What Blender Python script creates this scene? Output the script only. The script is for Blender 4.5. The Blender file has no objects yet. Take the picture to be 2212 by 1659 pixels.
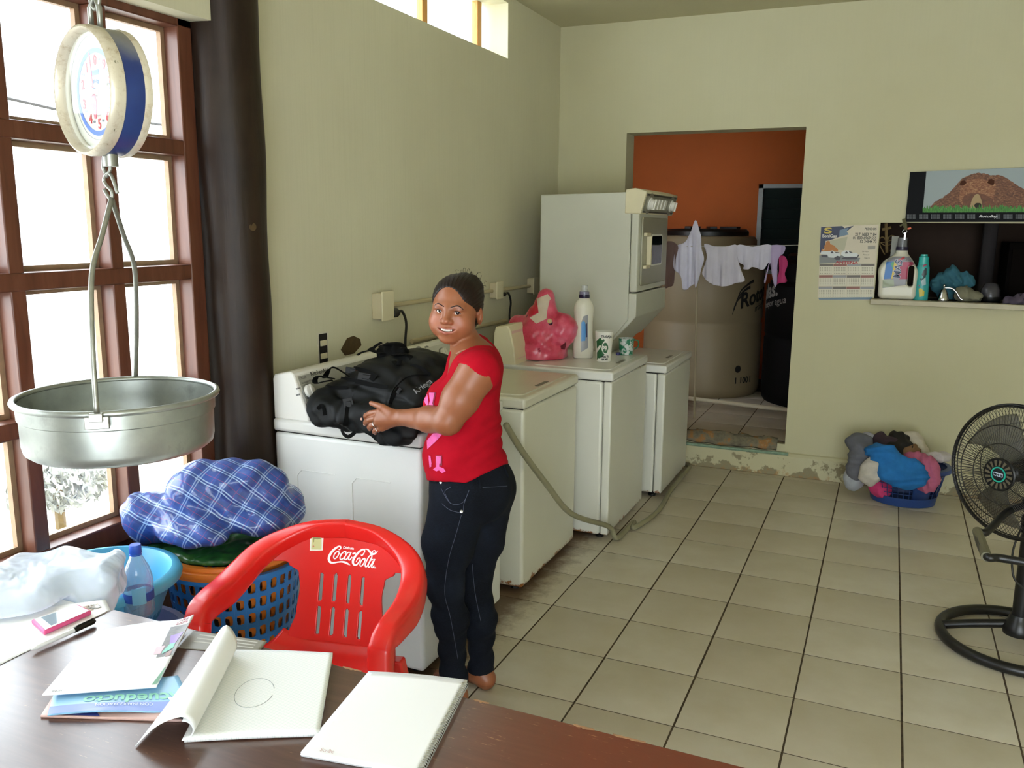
import bpy, bmesh, math, random
import numpy as np
from mathutils import Vector, Matrix, Euler
random.seed(7); np.random.seed(7)
PI = math.pi
scene = bpy.context.scene
COL = scene.collection

# ------------------------------------------------------------------ camera
CAM = np.array([2.179, 0.0, 1.616]); FPX = 1852.353
YAW, PITCH, ROLL = 0.4117, 0.1827, 0.00807
def cam_axes():
    cy, sy, cp, sp, cr, sr = math.cos(YAW), math.sin(YAW), math.cos(PITCH), math.sin(PITCH), math.cos(ROLL), math.sin(ROLL)
    f = np.array([-sy*cp, cy*cp, -sp]); rt = np.array([cy, sy, 0]); up = np.cross(rt, f)
    return rt*cr+up*sr, -rt*sr+up*cr, f
RT, UP, FW = cam_axes()
cd = bpy.data.cameras.new('camera'); cam = bpy.data.objects.new('camera', cd); COL.objects.link(cam)
cd.sensor_fit = 'HORIZONTAL'; cd.sensor_width = 36.0; cd.lens = FPX*36/2212; cd.clip_start = 0.02; cd.clip_end = 200
M3 = Matrix((RT, UP, -FW)).transposed()
cam.matrix_world = Matrix.Translation(CAM) @ M3.to_4x4()
scene.camera = cam
def ray(u, v): return RT*((u-1106)/FPX) - UP*((v-829.5)/FPX) + FW
def atx(u, v, x): d = ray(u, v); return CAM+d*((x-CAM[0])/d[0])
def aty(u, v, y): d = ray(u, v); return CAM+d*((y-CAM[1])/d[1])
def atz(u, v, z): d = ray(u, v); return CAM+d*((z-CAM[2])/d[2])

# ------------------------------------------------------------------ light: overcast white sky, exposure
w = bpy.data.worlds.new('sky'); scene.world = w; w.use_nodes = True
bg = w.node_tree.nodes['Background']; bg.inputs[0].default_value = (0.86, 0.94, 1.0, 1); bg.inputs[1].default_value = 1.0
vs = scene.view_settings
vs.view_transform = 'Standard'; vs.look = 'None'; vs.gamma = 1.0; vs.use_curve_mapping = False
vs.exposure = 3.5

# ------------------------------------------------------------------ helpers
def lin(h):
    if isinstance(h, tuple): return h
    c = [int(h[i:i+2], 16)/255 for i in (0, 2, 4)]
    return tuple((x/12.92 if x <= .04045 else ((x+.055)/1.055)**2.4) for x in c)
class NT:
    """tiny node helper"""
    def __init__(s, m): s.m = m; s.t = m.node_tree; s.n = s.t.nodes; s.l = s.t.links; s.b = s.n['Principled BSDF']
    def node(s, typ, **kw):
        n = s.n.new(typ)
        for k, v in kw.items():
            if k.startswith('i_'):
                key = k[2:]; key = int(key) if key.isdigit() else key.replace('_', ' ')
                n.inputs[key].default_value = v
            else: setattr(n, k, v)
        return n
    def link(s, a, b): s.l.new(a, b)
    def coord(s, scale=(1, 1, 1), out='Object'):
        c = s.node('ShaderNodeTexCoord'); mp = s.node('ShaderNodeMapping'); mp.inputs['Scale'].default_value = scale
        s.link(c.outputs[out], mp.inputs[0]); return mp.outputs[0]
    def noise(s, vec, scale, detail=3, rough=.55, dist=0):
        n = s.node('ShaderNodeTexNoise'); n.inputs['Scale'].default_value = scale; n.inputs['Detail'].default_value = detail
        n.inputs['Roughness'].default_value = rough; n.inputs['Distortion'].default_value = dist
        s.link(vec, n.inputs['Vector']); return n.outputs[0]
    def ramp(s, fac, stops, interp='LINEAR'):
        r = s.node('ShaderNodeValToRGB'); r.color_ramp.interpolation = interp; e = r.color_ramp.elements
        while len(e) < len(stops): e.new(.5)
        for k, (p, c) in enumerate(stops):
            e[k].position = p; c = lin(c) if isinstance(c, str) else c
            if isinstance(c, (int, float)): c = (c, c, c)
            e[k].color = (*c[:3], 1)
        s.link(fac, r.inputs[0]); return r.outputs[0]
    def mix(s, fac, a, b, mode='MIX'):
        m = s.node('ShaderNodeMix', data_type='RGBA', blend_type=mode)
        for val, i in ((fac, 0), (a, 6), (b, 7)):
            if isinstance(val, str): val = (*lin(val), 1)
            if isinstance(val, tuple) and len(val) == 3: val = (*val, 1)
            if isinstance(val, (int, float, tuple)): m.inputs[i].default_value = val
            else: s.link(val, m.inputs[i])
        return m.outputs[2]
    def math(s, op, a, b=0.0, c=None):
        m = s.node('ShaderNodeMath', operation=op)
        for i, val in enumerate((a, b, c)):
            if val is None: continue
            if isinstance(val, (int, float)): m.inputs[i].default_value = val
            else: s.link(val, m.inputs[i])
        return m.outputs[0]
    def xyz(s, vec):
        n = s.node('ShaderNodeSeparateXYZ'); s.link(vec, n.inputs[0]); return n.outputs
    def base(s, col): s.link(col, s.b.inputs['Base Color'])
    def bump(s, h, strength=.3, dist=.01):
        b = s.node('ShaderNodeBump'); b.inputs['Strength'].default_value = strength; b.inputs['Distance'].default_value = dist
        s.link(h, b.inputs['Height']); s.link(b.outputs[0], s.b.inputs['Normal'])
MATS = {}
def mat(name, col='808080', rough=.6, var=.0, vscale=6., metal=0., bump=0., bscale=40., spec=None, alpha=None, trans=0., ior=None, coat=0., sheen=0., sss=0., emit=None, estr=0.):
    if name in MATS: return MATS[name]
    m = bpy.data.materials.new(name); m.use_nodes = True; MATS[name] = m; t = NT(m); b = t.b
    c = lin(col); b.inputs['Base Color'].default_value = (*c, 1); b.inputs['Roughness'].default_value = rough; b.inputs['Metallic'].default_value = metal
    m.diffuse_color = (*c, 1)
    if spec is not None: b.inputs['Specular IOR Level'].default_value = spec
    if alpha is not None: b.inputs['Alpha'].default_value = alpha
    if trans: b.inputs['Transmission Weight'].default_value = trans
    if ior: b.inputs['IOR'].default_value = ior
    if coat: b.inputs['Coat Weight'].default_value = coat; b.inputs['Coat Roughness'].default_value = .1
    if sheen: b.inputs['Sheen Weight'].default_value = sheen
    if sss: b.inputs['Subsurface Weight'].default_value = sss; b.inputs['Subsurface Radius'].default_value = (.012, .005, .003); b.inputs['Subsurface Scale'].default_value = 1.0
    if emit: b.inputs['Emission Color'].default_value = (*lin(emit), 1); b.inputs['Emission Strength'].default_value = estr
    if var or bump:
        v = t.coord()
        if var:
            n = t.noise(v, vscale, 4); lo = tuple(max(0, x*(1-var)) for x in c); hi = tuple(min(1, x*(1+var)) for x in c)
            t.base(t.ramp(n, [(.3, lo), (.7, hi)]))
        if bump: t.bump(t.noise(v, bscale, 3), bump, .004)
    return m
def newmat(name):
    m = bpy.data.materials.new(name); m.use_nodes = True; MATS[name] = m; return NT(m)

class MB:
    def __init__(s): s.v = []; s.f = []; s.mi = []; s.cur = 0
    def add(s, vs, fs, T=None):
        o = len(s.v)
        for p in vs: s.v.append(tuple((T @ Vector(p)) if T is not None else p))
        for f in fs: s.f.append(tuple(i+o for i in f)); s.mi.append(s.cur)
        return s
    def box(s, x0, x1, y0, y1, z0, z1, T=None):
        vs = [(x, y, z) for z in (z0, z1) for y in (y0, y1) for x in (x0, x1)]
        return s.add(vs, [(0, 2, 3, 1), (4, 5, 7, 6), (0, 1, 5, 4), (2, 6, 7, 3), (0, 4, 6, 2), (1, 3, 7, 5)], T)
    def loft(s, rings, closed=True, cap=True, loop=False, T=None):
        n = len(rings[0]); vs = [p for r in rings for p in r]; fs = []; m = len(rings)
        for i in range(m if loop else m-1):
            j = (i+1) % m
            for k in range(n if closed else n-1):
                l = (k+1) % n; fs.append((i*n+k, i*n+l, j*n+l, j*n+k))
        if cap and not loop and closed: fs.append(tuple(range(n-1, -1, -1))); fs.append(tuple((m-1)*n+k for k in range(n)))
        return s.add(vs, fs, T)
    def lathe(s, prof, n=32, c=(0, 0, 0), T=None, cap=True, sx=1., sy=1.):
        rings = [[(c[0]+r*sx*math.cos(2*PI*k/n), c[1]+r*sy*math.sin(2*PI*k/n), c[2]+z) for k in range(n)] for r, z in prof]
        return s.loft(rings, True, cap, False, T)
    def tube(s, pts, r, n=8, loop=False, cap=True, T=None, flat=1.0, nrm=None):
        P = [Vector(p) for p in pts]; m = len(P); R = r if isinstance(r, (list, tuple)) else [r]*m
        rings = []; N = None
        for i in range(m):
            if loop: t = P[(i+1) % m]-P[i-1]
            else: t = P[min(i+1, m-1)]-P[max(i-1, 0)]
            if t.length < 1e-9: t = Vector((0, 0, 1))
            t.normalize()
            if nrm is not None: N = Vector(nrm)-t*Vector(nrm).dot(t)
            elif N is None:
                a = Vector((0, 0, 1)) if abs(t.z) < .9 else Vector((1, 0, 0)); N = a-t*a.dot(t)
            else: N = N-t*N.dot(t)
            N.normalize(); B = t.cross(N)
            rings.append([tuple(P[i]+(N*math.cos(2*PI*k/n)*flat+B*math.sin(2*PI*k/n))*R[i]) for k in range(n)])
        return s.loft(rings, True, cap, loop, T)
    def grid(s, fn, nu, nv, cu=False, cv=False, mask=None, T=None):
        vs = [fn(i/(nu if cu else nu-1), j/(nv if cv else nv-1)) for i in range(nu) for j in range(nv)]; fs = []
        for i in range(nu if cu else nu-1):
            for j in range(nv if cv else nv-1):
                if mask and not mask(i, j): continue
                a = (i+1) % nu; b = (j+1) % nv
                fs.append((i*nv+j, a*nv+j, a*nv+b, i*nv+b))
        return s.add(vs, fs, T)
    def prism(s, poly, z0, z1, T=None):
        """closed 2D polygon (x,y) extruded z0..z1 then transformed"""
        n = len(poly); vs = [(x, y, z0) for x, y in poly]+[(x, y, z1) for x, y in poly]
        fs = [tuple(range(n-1, -1, -1)), tuple(range(n, 2*n))]+[(k, (k+1) % n, n+(k+1) % n, n+k) for k in range(n)]
        return s.add(vs, fs, T)
    def mesh(s, name, smooth=30):
        me = bpy.data.meshes.new(name); me.from_pydata(s.v, [], s.f)
        if any(s.mi): me.polygons.foreach_set('material_index', s.mi)
        finish(me, smooth); return me
    def build(s, name, m, parent=None, smooth=30, **kw): return link(name, s.mesh(name, smooth), m, parent, **kw)
def finish(me, smooth=30):
    bm = bmesh.new(); bm.from_mesh(me); bmesh.ops.recalc_face_normals(bm, faces=bm.faces); bm.to_mesh(me); bm.free()
    if smooth:
        me.polygons.foreach_set('use_smooth', [True]*len(me.polygons))
        if smooth < 180: me.set_sharp_from_angle(angle=math.radians(smooth))
    me.update()
def link(name, me, m, parent=None, bev=0., seg=2, solid=0., off=0., sub=0, tri=None, label=None, cat=None, group=None, kind=None, local=False):
    o = bpy.data.objects.new(name, me); COL.objects.link(o)
    for x in (m if isinstance(m, (list, tuple)) else [m]): me.materials.append(x)
    if parent is not None:
        o.parent = parent
        root_ = parent
        while root_.parent is not None: root_ = root_.parent
        if not root_.get('_local'): o.matrix_parent_inverse = parent_inv(parent)
    if sub: d = o.modifiers.new('sub', 'SUBSURF'); d.levels = sub; d.render_levels = sub
    if solid: d = o.modifiers.new('solid', 'SOLIDIFY'); d.thickness = solid; d.offset = off
    if bev: d = o.modifiers.new('bev', 'BEVEL'); d.width = bev; d.segments = seg; d.limit_method = 'ANGLE'; d.angle_limit = math.radians(40); d.harden_normals = False
    tag(o, label, cat, group, kind); return o
def parent_inv(p):
    M = Matrix.Translation(p.location) @ p.rotation_euler.to_matrix().to_4x4()
    if p.parent is not None: M = parent_world(p.parent) @ p.matrix_parent_inverse @ M
    return M.inverted()
def parent_world(p):
    M = Matrix.Translation(p.location) @ p.rotation_euler.to_matrix().to_4x4()
    return (parent_world(p.parent) @ p.matrix_parent_inverse @ M) if p.parent is not None else M
def tag(o, label=None, cat=None, group=None, kind=None):
    for k, v in (('label', label), ('category', cat), ('group', group), ('kind', kind)):
        if v: o[k] = v
    return o
def thing(name, label, cat, loc=(0, 0, 0), rz=0., group=None, local=False):
    o = bpy.data.objects.new(name, None); COL.objects.link(o); o.location = Vector(loc); o.rotation_euler = (0, 0, rz); o.empty_display_size = .05
    if local: o['_local'] = 1
    return tag(o, label, cat, group)
def F3(o, x, y):
    """frame: origin o, x axis, y axis -> z = x cross y"""
    x = Vector(x).normalized(); y = Vector(y); y = (y-x*y.dot(x)).normalized(); z = x.cross(y)
    return Matrix.Translation(Vector(o)) @ Matrix((x, y, z)).transposed().to_4x4()
def text(name, s, size, T, m, parent, ext=.0004, align='LEFT', sx=1., bold=0., shear=0., fn=None, spacing=1.):
    cu = bpy.data.curves.new(name, 'FONT'); cu.body = s; cu.size = size; cu.align_x = align; cu.extrude = ext; cu.offset = bold; cu.shear = shear; cu.space_character = spacing
    o = bpy.data.objects.new(name, cu); me = bpy.data.meshes.new_from_object(o); bpy.data.objects.remove(o); bpy.data.curves.remove(cu)
    me.transform(Matrix.Diagonal((sx, 1, 1, 1)))
    if fn:
        for v in me.vertices: v.co = fn(v.co)
    if T is not None: me.transform(T)
    me.name = name; return link(name, me, m, parent)
def catmull(pts, n=8, loop=False):
    P = [np.array(p, float) for p in pts]; out = []; m = len(P)
    for i in range(m if loop else m-1):
        g = lambda k: P[k % m] if loop else P[min(max(k, 0), m-1)]
        a, b, c, d = g(i-1), g(i), g(i+1), g(i+2)
        for k in range(n):
            t = k/n; out.append(tuple(.5*((2*b)+(c-a)*t+(2*a-5*b+4*c-d)*t*t+(3*b-a-3*c+d)*t**3)))
    if not loop: out.append(tuple(P[-1]))
    return out
def rrect(w, h, r, n=4, cx=0., cy=0.):
    out = []
    for sx, sy, a0 in ((1, 1, 0), (-1, 1, 90), (-1, -1, 180), (1, -1, 270)):
        for k in range(n+1):
            a = math.radians(a0+90*k/n); out.append((cx+sx*(w/2-r)+r*math.cos(a), cy+sy*(h/2-r)+r*math.sin(a)))
    return out
def ring(n, fn): return [fn(2*PI*k/n) for k in range(n)]
# ================================================================== setting
def wall_mat(name, col, hi, stains):
    t = newmat(name); v = t.coord()
    n = t.noise(v, 1.3, 4); c = t.ramp(n, [(.3, col), (.7, hi)])
    vs_ = t.coord((30, 30, .6)); st = t.noise(vs_, 3, 3); c = t.mix(t.ramp(st, [(.45, 0.), (.8, .22)]), c, 'bbb798')
    if stains:                                            # damp stains and worn plaster low on the wall
        x, y, z = t.xyz(v)
        d = t.noise(v, 9, 5, .65); low = t.math('SUBTRACT', .33, z); low = t.math('MULTIPLY', low, 1.6)
        msk = t.math('ADD', d, low); c = t.mix(t.ramp(msk, [(.93, 0.), (.97, 1.)]), c, '8d8468')
        d2 = t.noise(v, 23, 4, .7); m2 = t.math('ADD', d2, t.math('MULTIPLY', t.math('SUBTRACT', .12, z), 3.0))
        c = t.mix(t.ramp(m2, [(.80, 0.), (.95, .6)]), c, 'a9763c')
    t.base(c); t.b.inputs['Roughness'].default_value = .75
    t.bump(t.noise(v, 60, 4), .12, .004); return t.m
M_WALL = wall_mat('wall_paint', 'cbc6aa', 'd2ceb2', False)
M_WALLB = wall_mat('wall_paint_worn', 'bfb996', 'c6c1a0', True)
M_CEIL = mat('ceiling_paint', 'c3bd9c', .8, .04, 2)
M_ORANGE = mat('orange_paint', 'b5560c', .7, .08, 2.5)
M_WOOD = None
def wood(name, a, b, c, scale=(6, 6, .7), rough=.4, bump=.1):
    t = newmat(name); v = t.coord(scale); n = t.noise(v, 5, 6, .6, .6); w_ = t.ramp(n, [(.25, a), (.5, b), (.75, c)])
    t.base(w_); t.b.inputs['Roughness'].default_value = rough; t.bump(n, bump, .003); return t.m
M_WOOD = wood('window_wood', '4a2618', '5f3524', '6d4330')
M_WOODL = wood('light_wood', 'a87338', 'b98445', 'c49356', rough=.55)
def structure(name, mb, m, **kw): return mb.build(name, m, None, kind='structure', **kw)
YB, YB2, H = 5.77, 5.955, 2.94
XR, YF = 4.45, -1.75

# left wall with big window, post gap and clerestory opening (inner face x = 0)
WY0, WY1, WZ1 = -1.0, 2.40, 2.29
HY0, HY1, HZ0, HZ1 = 2.75, 4.89, 2.59, 2.90
b = MB(); t_ = -.18
b.box(t_, 0, YF, WY0, 0, H); b.box(t_, .055, WY0, 2.352, 2.275, H); b.box(t_, -.12, 2.345, 2.60, 0, H)
b.box(t_, 0, 2.588, HY0, 0, H); b.box(t_, 0, HY0, HY1, 0, HZ0); b.box(t_, 0, HY0, HY1, HZ1, H); b.box(t_, 0, HY1, YB, 0, H)
structure('wall_left', b, M_WALL)
# back wall with doorway and serving hatch
DX0, DX1, DZ0, DZ1 = .485, 1.632, .22, 2.232
HX0, HX1, HAZ0, HAZ1 = 2.10, 3.30, 1.19, 1.652
b = MB()
b.box(-.18, DX0, YB, YB2, 0, H); b.box(DX0, DX1, YB, YB2, DZ1, H); b.box(DX0, DX1, YB+.001, YB2, 0, DZ0-.012)
b.box(DX1, HX0, YB, YB2, 0, H); b.box(HX0, HX1, YB, YB2, 0, HAZ0); b.box(HX0, HX1, YB, YB2, HAZ1, H); b.box(HX1, XR, YB, YB2, 0, H)
structure('wall_back', b, M_WALLB)
b = MB(); b.box(XR, XR+.15, YF, YB2, 0, H); structure('wall_right', b, M_WALL)
# street side: open shop front with a header and two piers
b = MB(); b.box(-.18, 1.7, YF-.15, YF, 0, H); b.box(1.7, 4.2, YF-.15, YF, 2.35, H); b.box(4.2, XR+.15, YF-.15, YF, 0, H); structure('wall_front', b, M_WALL)
b = MB(); b.box(-.18, XR+.15, YF-.15, YB2, H, H+.12); structure('ceiling', b, M_CEIL)
# baseboard along the back wall
b = MB(); b.loft([[(x, YB, 0), (x, YB-.03, 0), (x, YB-.03, .135), (x, YB-.018, .15), (x, YB, .155)] for x in (.30, 1.2, 2.0, 3.0, XR)]); structure('baseboard_back', b, M_WALLB)
b = MB(); b.tube([(.30, YB-.026, .152), (.9, YB-.03, .15), (1.3, YB-.03, .147), (1.66, YB-.026, .15)], .011, 8); structure('trim_1', b, mat('green_pipe', '7d9680', .6, .2, 30))
# floor: grout bed and one object per tile
TS = .345; TX0, TY0 = .9545, 3.263
tg = newmat('grout'); v = tg.coord(); tg.base(tg.ramp(tg.noise(v, 40, 3), [(.3, '2e2318'), (.7, '5a4a36')])); tg.b.inputs['Roughness'].default_value = .9
b = MB(); b.box(-.18, XR+.15, YF-.15, YB2, -.08, -.0018); FLOOR = structure('floor', b, tg.m)
tt = newmat('floor_tile'); v = tt.coord((1, 1, 1)); oi = tt.node('ShaderNodeObjectInfo')
c = tt.ramp(oi.outputs['Random'], [(0, 'c4bba8'), (.5, 'cac2b0'), (1, 'd0c9b9')])
gm = tt.node('ShaderNodeNewGeometry'); n = tt.noise(gm.outputs['Position'], 5, 5, .6); c = tt.mix(tt.ramp(n, [(.35, 0.), (.75, .35)]), c, 'a99a76')
px, py, pz = tt.xyz(gm.outputs['Position'])
dm = tt.math('ADD', tt.math('MULTIPLY', tt.math('SUBTRACT', .93, px), 2.2), tt.math('MULTIPLY', tt.noise(gm.outputs['Position'], 14, 5, .7), .55))
c = tt.mix(tt.ramp(dm, [(.34, 0.), (.6, .85)]), c, '5a3c1e')     # rust and dirt that has washed out along the machines
tt.base(c); tt.b.inputs['Roughness'].default_value = .42; tt.bump(n, .03, .004); M_TILE = tt.m
def tile_mesh(wx, wy):
    b = MB(); e = .003
    b.loft([[(-wx/2, -wy/2, -.0016), (wx/2, -wy/2, -.0016), (wx/2, wy/2, -.0016), (-wx/2, wy/2, -.0016)], [(-wx/2, -wy/2, -.0006), (wx/2, -wy/2, -.0006), (wx/2, wy/2, -.0006), (-wx/2, wy/2, -.0006)],
            [(-wx/2+e, -wy/2+e, 0), (wx/2-e, -wy/2+e, 0), (wx/2-e, wy/2-e, 0), (-wx/2+e, wy/2-e, 0)]])
    me = b.mesh('tile', 20); me.materials.append(M_TILE); return me
TM = tile_mesh(TS-.007, TS-.005); cache = {}
def tile(x0, x1, y0, y1, z, parent):
    wx, wy = round(x1-x0-.007, 4), round(y1-y0-.005, 4); me = cache.get((wx, wy)) or cache.setdefault((wx, wy), tile_mesh(wx, wy))
    o = bpy.data.objects.new('tile', me); COL.objects.link(o); o.location = ((x0+x1)/2+random.uniform(-.0006, .0006), (y0+y1)/2, z+random.uniform(-.0002, .0003)); o.parent = parent
    o.rotation_euler = (random.uniform(-.001, .001), random.uniform(-.001, .001), random.uniform(-.002, .002)); return o
for i in range(-3, 11):
    for j in range(-11, 8):
        x0, x1 = TX0+i*TS, min(TX0+(i+1)*TS, XR); y0, y1 = TY0+j*TS, min(TY0+(j+1)*TS, YB-.03)
        x0 = max(x0, 0.0)
        if x1-x0 < .05 or y1-y0 < .03: continue
        tile(x0, x1, y0, y1, 0, FLOOR)
# raised room behind the doorway
b = MB(); b.box(-.4, 2.5, YB+.04, 8.2, 0, DZ0-.0018); FB = structure('floor_back', b, tg.m)
for i, xs in enumerate((.28, .62, .965, 1.31)):
    for j in range(5):
        y0 = YB+.045+j*.345; tile(xs+j*0, xs+.345, y0, y0+.345, DZ0, FB)
t = newmat('worn_concrete'); v = t.coord(); n = t.noise(v, 14, 6, .7); t.base(t.ramp(n, [(.3, '4f4a3e'), (.5, '77705c'), (.62, '9a6a34'), (.75, 'a29a7c')])); t.b.inputs['Roughness'].default_value = .8; t.bump(n, .5, .01)
b = MB(); b.grid(lambda u, v_: (DX0+.001+(DX1-DX0-.05)*u, YB-.012+.055*min(1, v_*1.4), DZ0-.055*(1-min(1, v_*1.7))**1.5-.004+.006*math.sin(u*31)*math.sin(u*17+v_*5)), 60, 8); b2 = b.build('threshold_edge', t.m, None, kind='structure', solid=.03, off=-1); b2.name = 'trim_2'
b = MB()
b.box(-.42, -.4, YB2, 8.2, 0, 3.0)
structure('wall_back_room_left', b, M_ORANGE)
b = MB(); LX0, LX1, LZ0, LZ1 = 1.03, 1.75, 1.20, 2.0; OY = 8.2
b.box(-.42, LX0, OY, OY+.1, 0, 3.0); b.box(LX0, LX1, OY, OY+.1, 0, LZ0); b.box(LX0, LX1, OY, OY+.1, LZ1, 3.0); b.box(LX1, 2.6, OY, OY+.1, 0, 3.0)
structure('wall_back_room_far', b, M_ORANGE)
b = MB(); b.box(2.5, 2.6, 6.9, OY, 0, 3.0); structure('wall_back_room_right', b, M_ORANGE)
b = MB(); b.box(-.42, 2.6, YB2, OY+.1, 3.0, 3.1); structure('ceiling_back_room', b, M_CEIL)
# dark store behind the serving hatch
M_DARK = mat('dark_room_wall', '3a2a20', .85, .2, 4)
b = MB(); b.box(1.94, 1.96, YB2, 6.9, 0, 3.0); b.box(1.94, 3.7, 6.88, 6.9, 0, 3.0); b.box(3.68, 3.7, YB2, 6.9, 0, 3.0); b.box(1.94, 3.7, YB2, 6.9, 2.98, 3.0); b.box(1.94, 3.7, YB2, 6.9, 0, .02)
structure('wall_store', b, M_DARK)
b = MB(); b.box(HX0-.02, HX1, YB-.075, YB2+.12, HAZ0-.032, HAZ0); structure('trim_3', b, mat('shelf_board', 'b3aa90', .5, .1, 10), bev=.004)

# ---- wooden window beside the post
glass = newmat('window_glass'); nt = glass.t; out = nt.nodes['Material Output']; tr = glass.node('ShaderNodeBsdfTransparent'); gl = glass.node('ShaderNodeBsdfGlossy'); gl.inputs['Roughness'].default_value = .02
lw = glass.node('ShaderNodeLayerWeight'); lw.inputs[0].default_value = .5; fr_ = glass.math('ADD', glass.math('MULTIPLY', glass.math('POWER', lw.outputs[1], 5.0), .55), .04); ms = glass.node('ShaderNodeMixShader'); tr.inputs[0].default_value = (.97, .98, .98, 1)
glass.link(fr_, ms.inputs[0]); glass.link(tr.outputs[0], ms.inputs[1]); glass.link(gl.outputs[0], ms.inputs[2]); glass.link(ms.outputs[0], out.inputs[0]); M_GLASS = glass.m
W1 = thing('window_1', None, None, (-.06, 1.0, 0)); W1['kind'] = 'structure'
FX0, FX1 = -.11, -.025
def bar(name, y0, y1, z0, z1, x0=FX0, x1=FX1, m=M_WOOD, p=W1, bev=.004): b = MB(); b.box(x0, x1, y0, y1, z0, z1); return b.build(name, m, p, bev=bev)
muls = [1.612-k*.343 for k in range(-1, 8)]        # left edges of mullions, from the post outwards
ys = [2.345]+[m+.046 for m in []]
bar('stile', 2.283, 2.345, 0, 2.33)
cols_ = []; prev = 2.283
for m_ in muls:
    if m_ < WY0: break
    bar('mullion', m_, m_+.047, .0, 2.25, FX0+.004, FX1-.004); cols_.append((m_+.047, prev)); prev = m_
zb = [.60, 1.015, 1.425, 1.838]; zt = [.668, 1.063, 1.476, 1.888, 2.25]
for z0, z1 in zip(zb, zt): bar('rail', WY0, 2.283, z0, z1, FX0, FX1)
bar('rail', WY0, 2.345, 2.25, 2.33)
for (y0, y1) in cols_:
    for k in range(4):
        z0, z1 = zt[k], (zb[k+1] if k < 3 else 2.25)
        b = MB(); b.box(-.083, -.079, y0+.001, y1-.001, z0+.001, z1-.001); b.build('pane', M_GLASS, W1)
        e = .016; b = MB()                                  # putty-side glazing bead
        for q in ((y0, y0+e, z0, z1), (y1-e, y1, z0, z1), (y0+e, y1-e, z0, z0+e), (y0+e, y1-e, z1-e, z1)): b.box(-.104, -.085, *q)
        b.build('glazing_bead', mat('bead_wood', '8d6f52', .6, .15, 30), W1)
    b = MB(); b.box(-.085, -.06, y0, y1, 0.02, .60); b.build('panel', M_WOOD, W1)
bar('rail', WY0, 2.283, 0, .10)
# round log post at the end of the window
t = newmat('log_post'); v = t.coord((5, 5, .5)); n = t.noise(v, 4, 6, .62, .4); n2 = t.noise(t.coord((2, 2, 2)), 2.2, 3)
c = t.ramp(n, [(.25, '150c07'), (.5, '241710'), (.8, '332116')]); c = t.mix(t.ramp(n2, [(.4, 0.), (.7, .5)]), c, '3a2e22'); t.base(c); t.b.inputs['Specular IOR Level'].default_value = .3; t.b.inputs['Roughness'].default_value = .48; t.bump(n, .35, .006)
b = MB(); rings = []
for k in range(60):
    z = k/59*H; r = .117+.004*math.sin(z*3.1+1)+.003*math.sin(z*11)
    rings.append([(.0+.006*math.sin(z*1.3)+r*(1+.02*math.sin(5*a+z*2))*math.cos(a), 2.474-.010*(z-1.2)+r*(1+.02*math.sin(5*a+z*2))*math.sin(a), z) for a in [2*PI*q/40 for q in range(40)]])
b.loft(rings); POST = thing('wooden_post', 'dark brown varnished log post between the window and the pale wall', 'post', (0, 2.474, 0)); b.build('log', t.m, POST, smooth=60)
for (u, v_) in ((537, 490),):
    P = Vector(atx(u, v_, .09)); d = (Vector((0, 2.474, 0))-Vector((P.x, P.y, 0))).normalized()
    Pp = Vector((0, 2.474, P.z))-d*.118; b = MB(); b.lathe([(.016, -.002), (.014, .003), (.0, .004)], 16, T=F3(Pp, d.cross(Vector((0, 0, 1))), (0, 0, 1))); b.build('knot', mat('knot_wood', '4f3c22', .5, .2, 40), POST)
# clerestory window
W2 = thing('window_2', None, None, (-.15, 3.9, HZ0)); W2['kind'] = 'structure'
for y in (4.12, 4.77, 3.45, 2.80): bar('mullion', y, y+.055, HZ0, HZ1, -.18, -.14, M_WOODL, W2)
for y0, y1 in ((2.855, 3.45), (3.505, 4.12), (4.175, 4.77)): b = MB(); b.box(-.162, -.158, y0, y1, HZ0, HZ1); b.build('pane', M_GLASS, W2)
# louvre window in the orange wall
W3 = thing('window_3', None, None, ((LX0+LX1)/2, OY, LZ0)); W3['kind'] = 'structure'
M_ALU = mat('dull_aluminium', '8d8f8c', .5, .1, 10, metal=.6)
for q in ((LX0, LX0+.04, LZ0, LZ1), (LX1-.04, LX1, LZ0, LZ1), (LX0, LX1, LZ1-.035, LZ1), (LX0, LX1, LZ0, LZ0+.035)):
    b = MB(); b.box(q[0], q[1], OY-.03, OY+.06, q[2], q[3]); b.build('window_frame', M_ALU, W3)
M_SLAT = mat('dark_louvre_glass', '2a3432', .35, .1, 3)
for k in range(8):
    z = LZ0+.05+k*.09; b = MB(); T = F3(((LX0+LX1)/2, OY+.02, z+.04), (1, 0, 0), (0, -.55, .83)); b.box(-(LX1-LX0)/2+.04, (LX1-LX0)/2-.04, -.052, .052, -.003, .003, T); b.build('slat', M_SLAT, W3)
b = MB(); b.box(LX0, LX1, OY+.085, OY+.1, LZ0, LZ1); b.build('window_back', mat('black_void', '0a0a0a', .9), W3)
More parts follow.
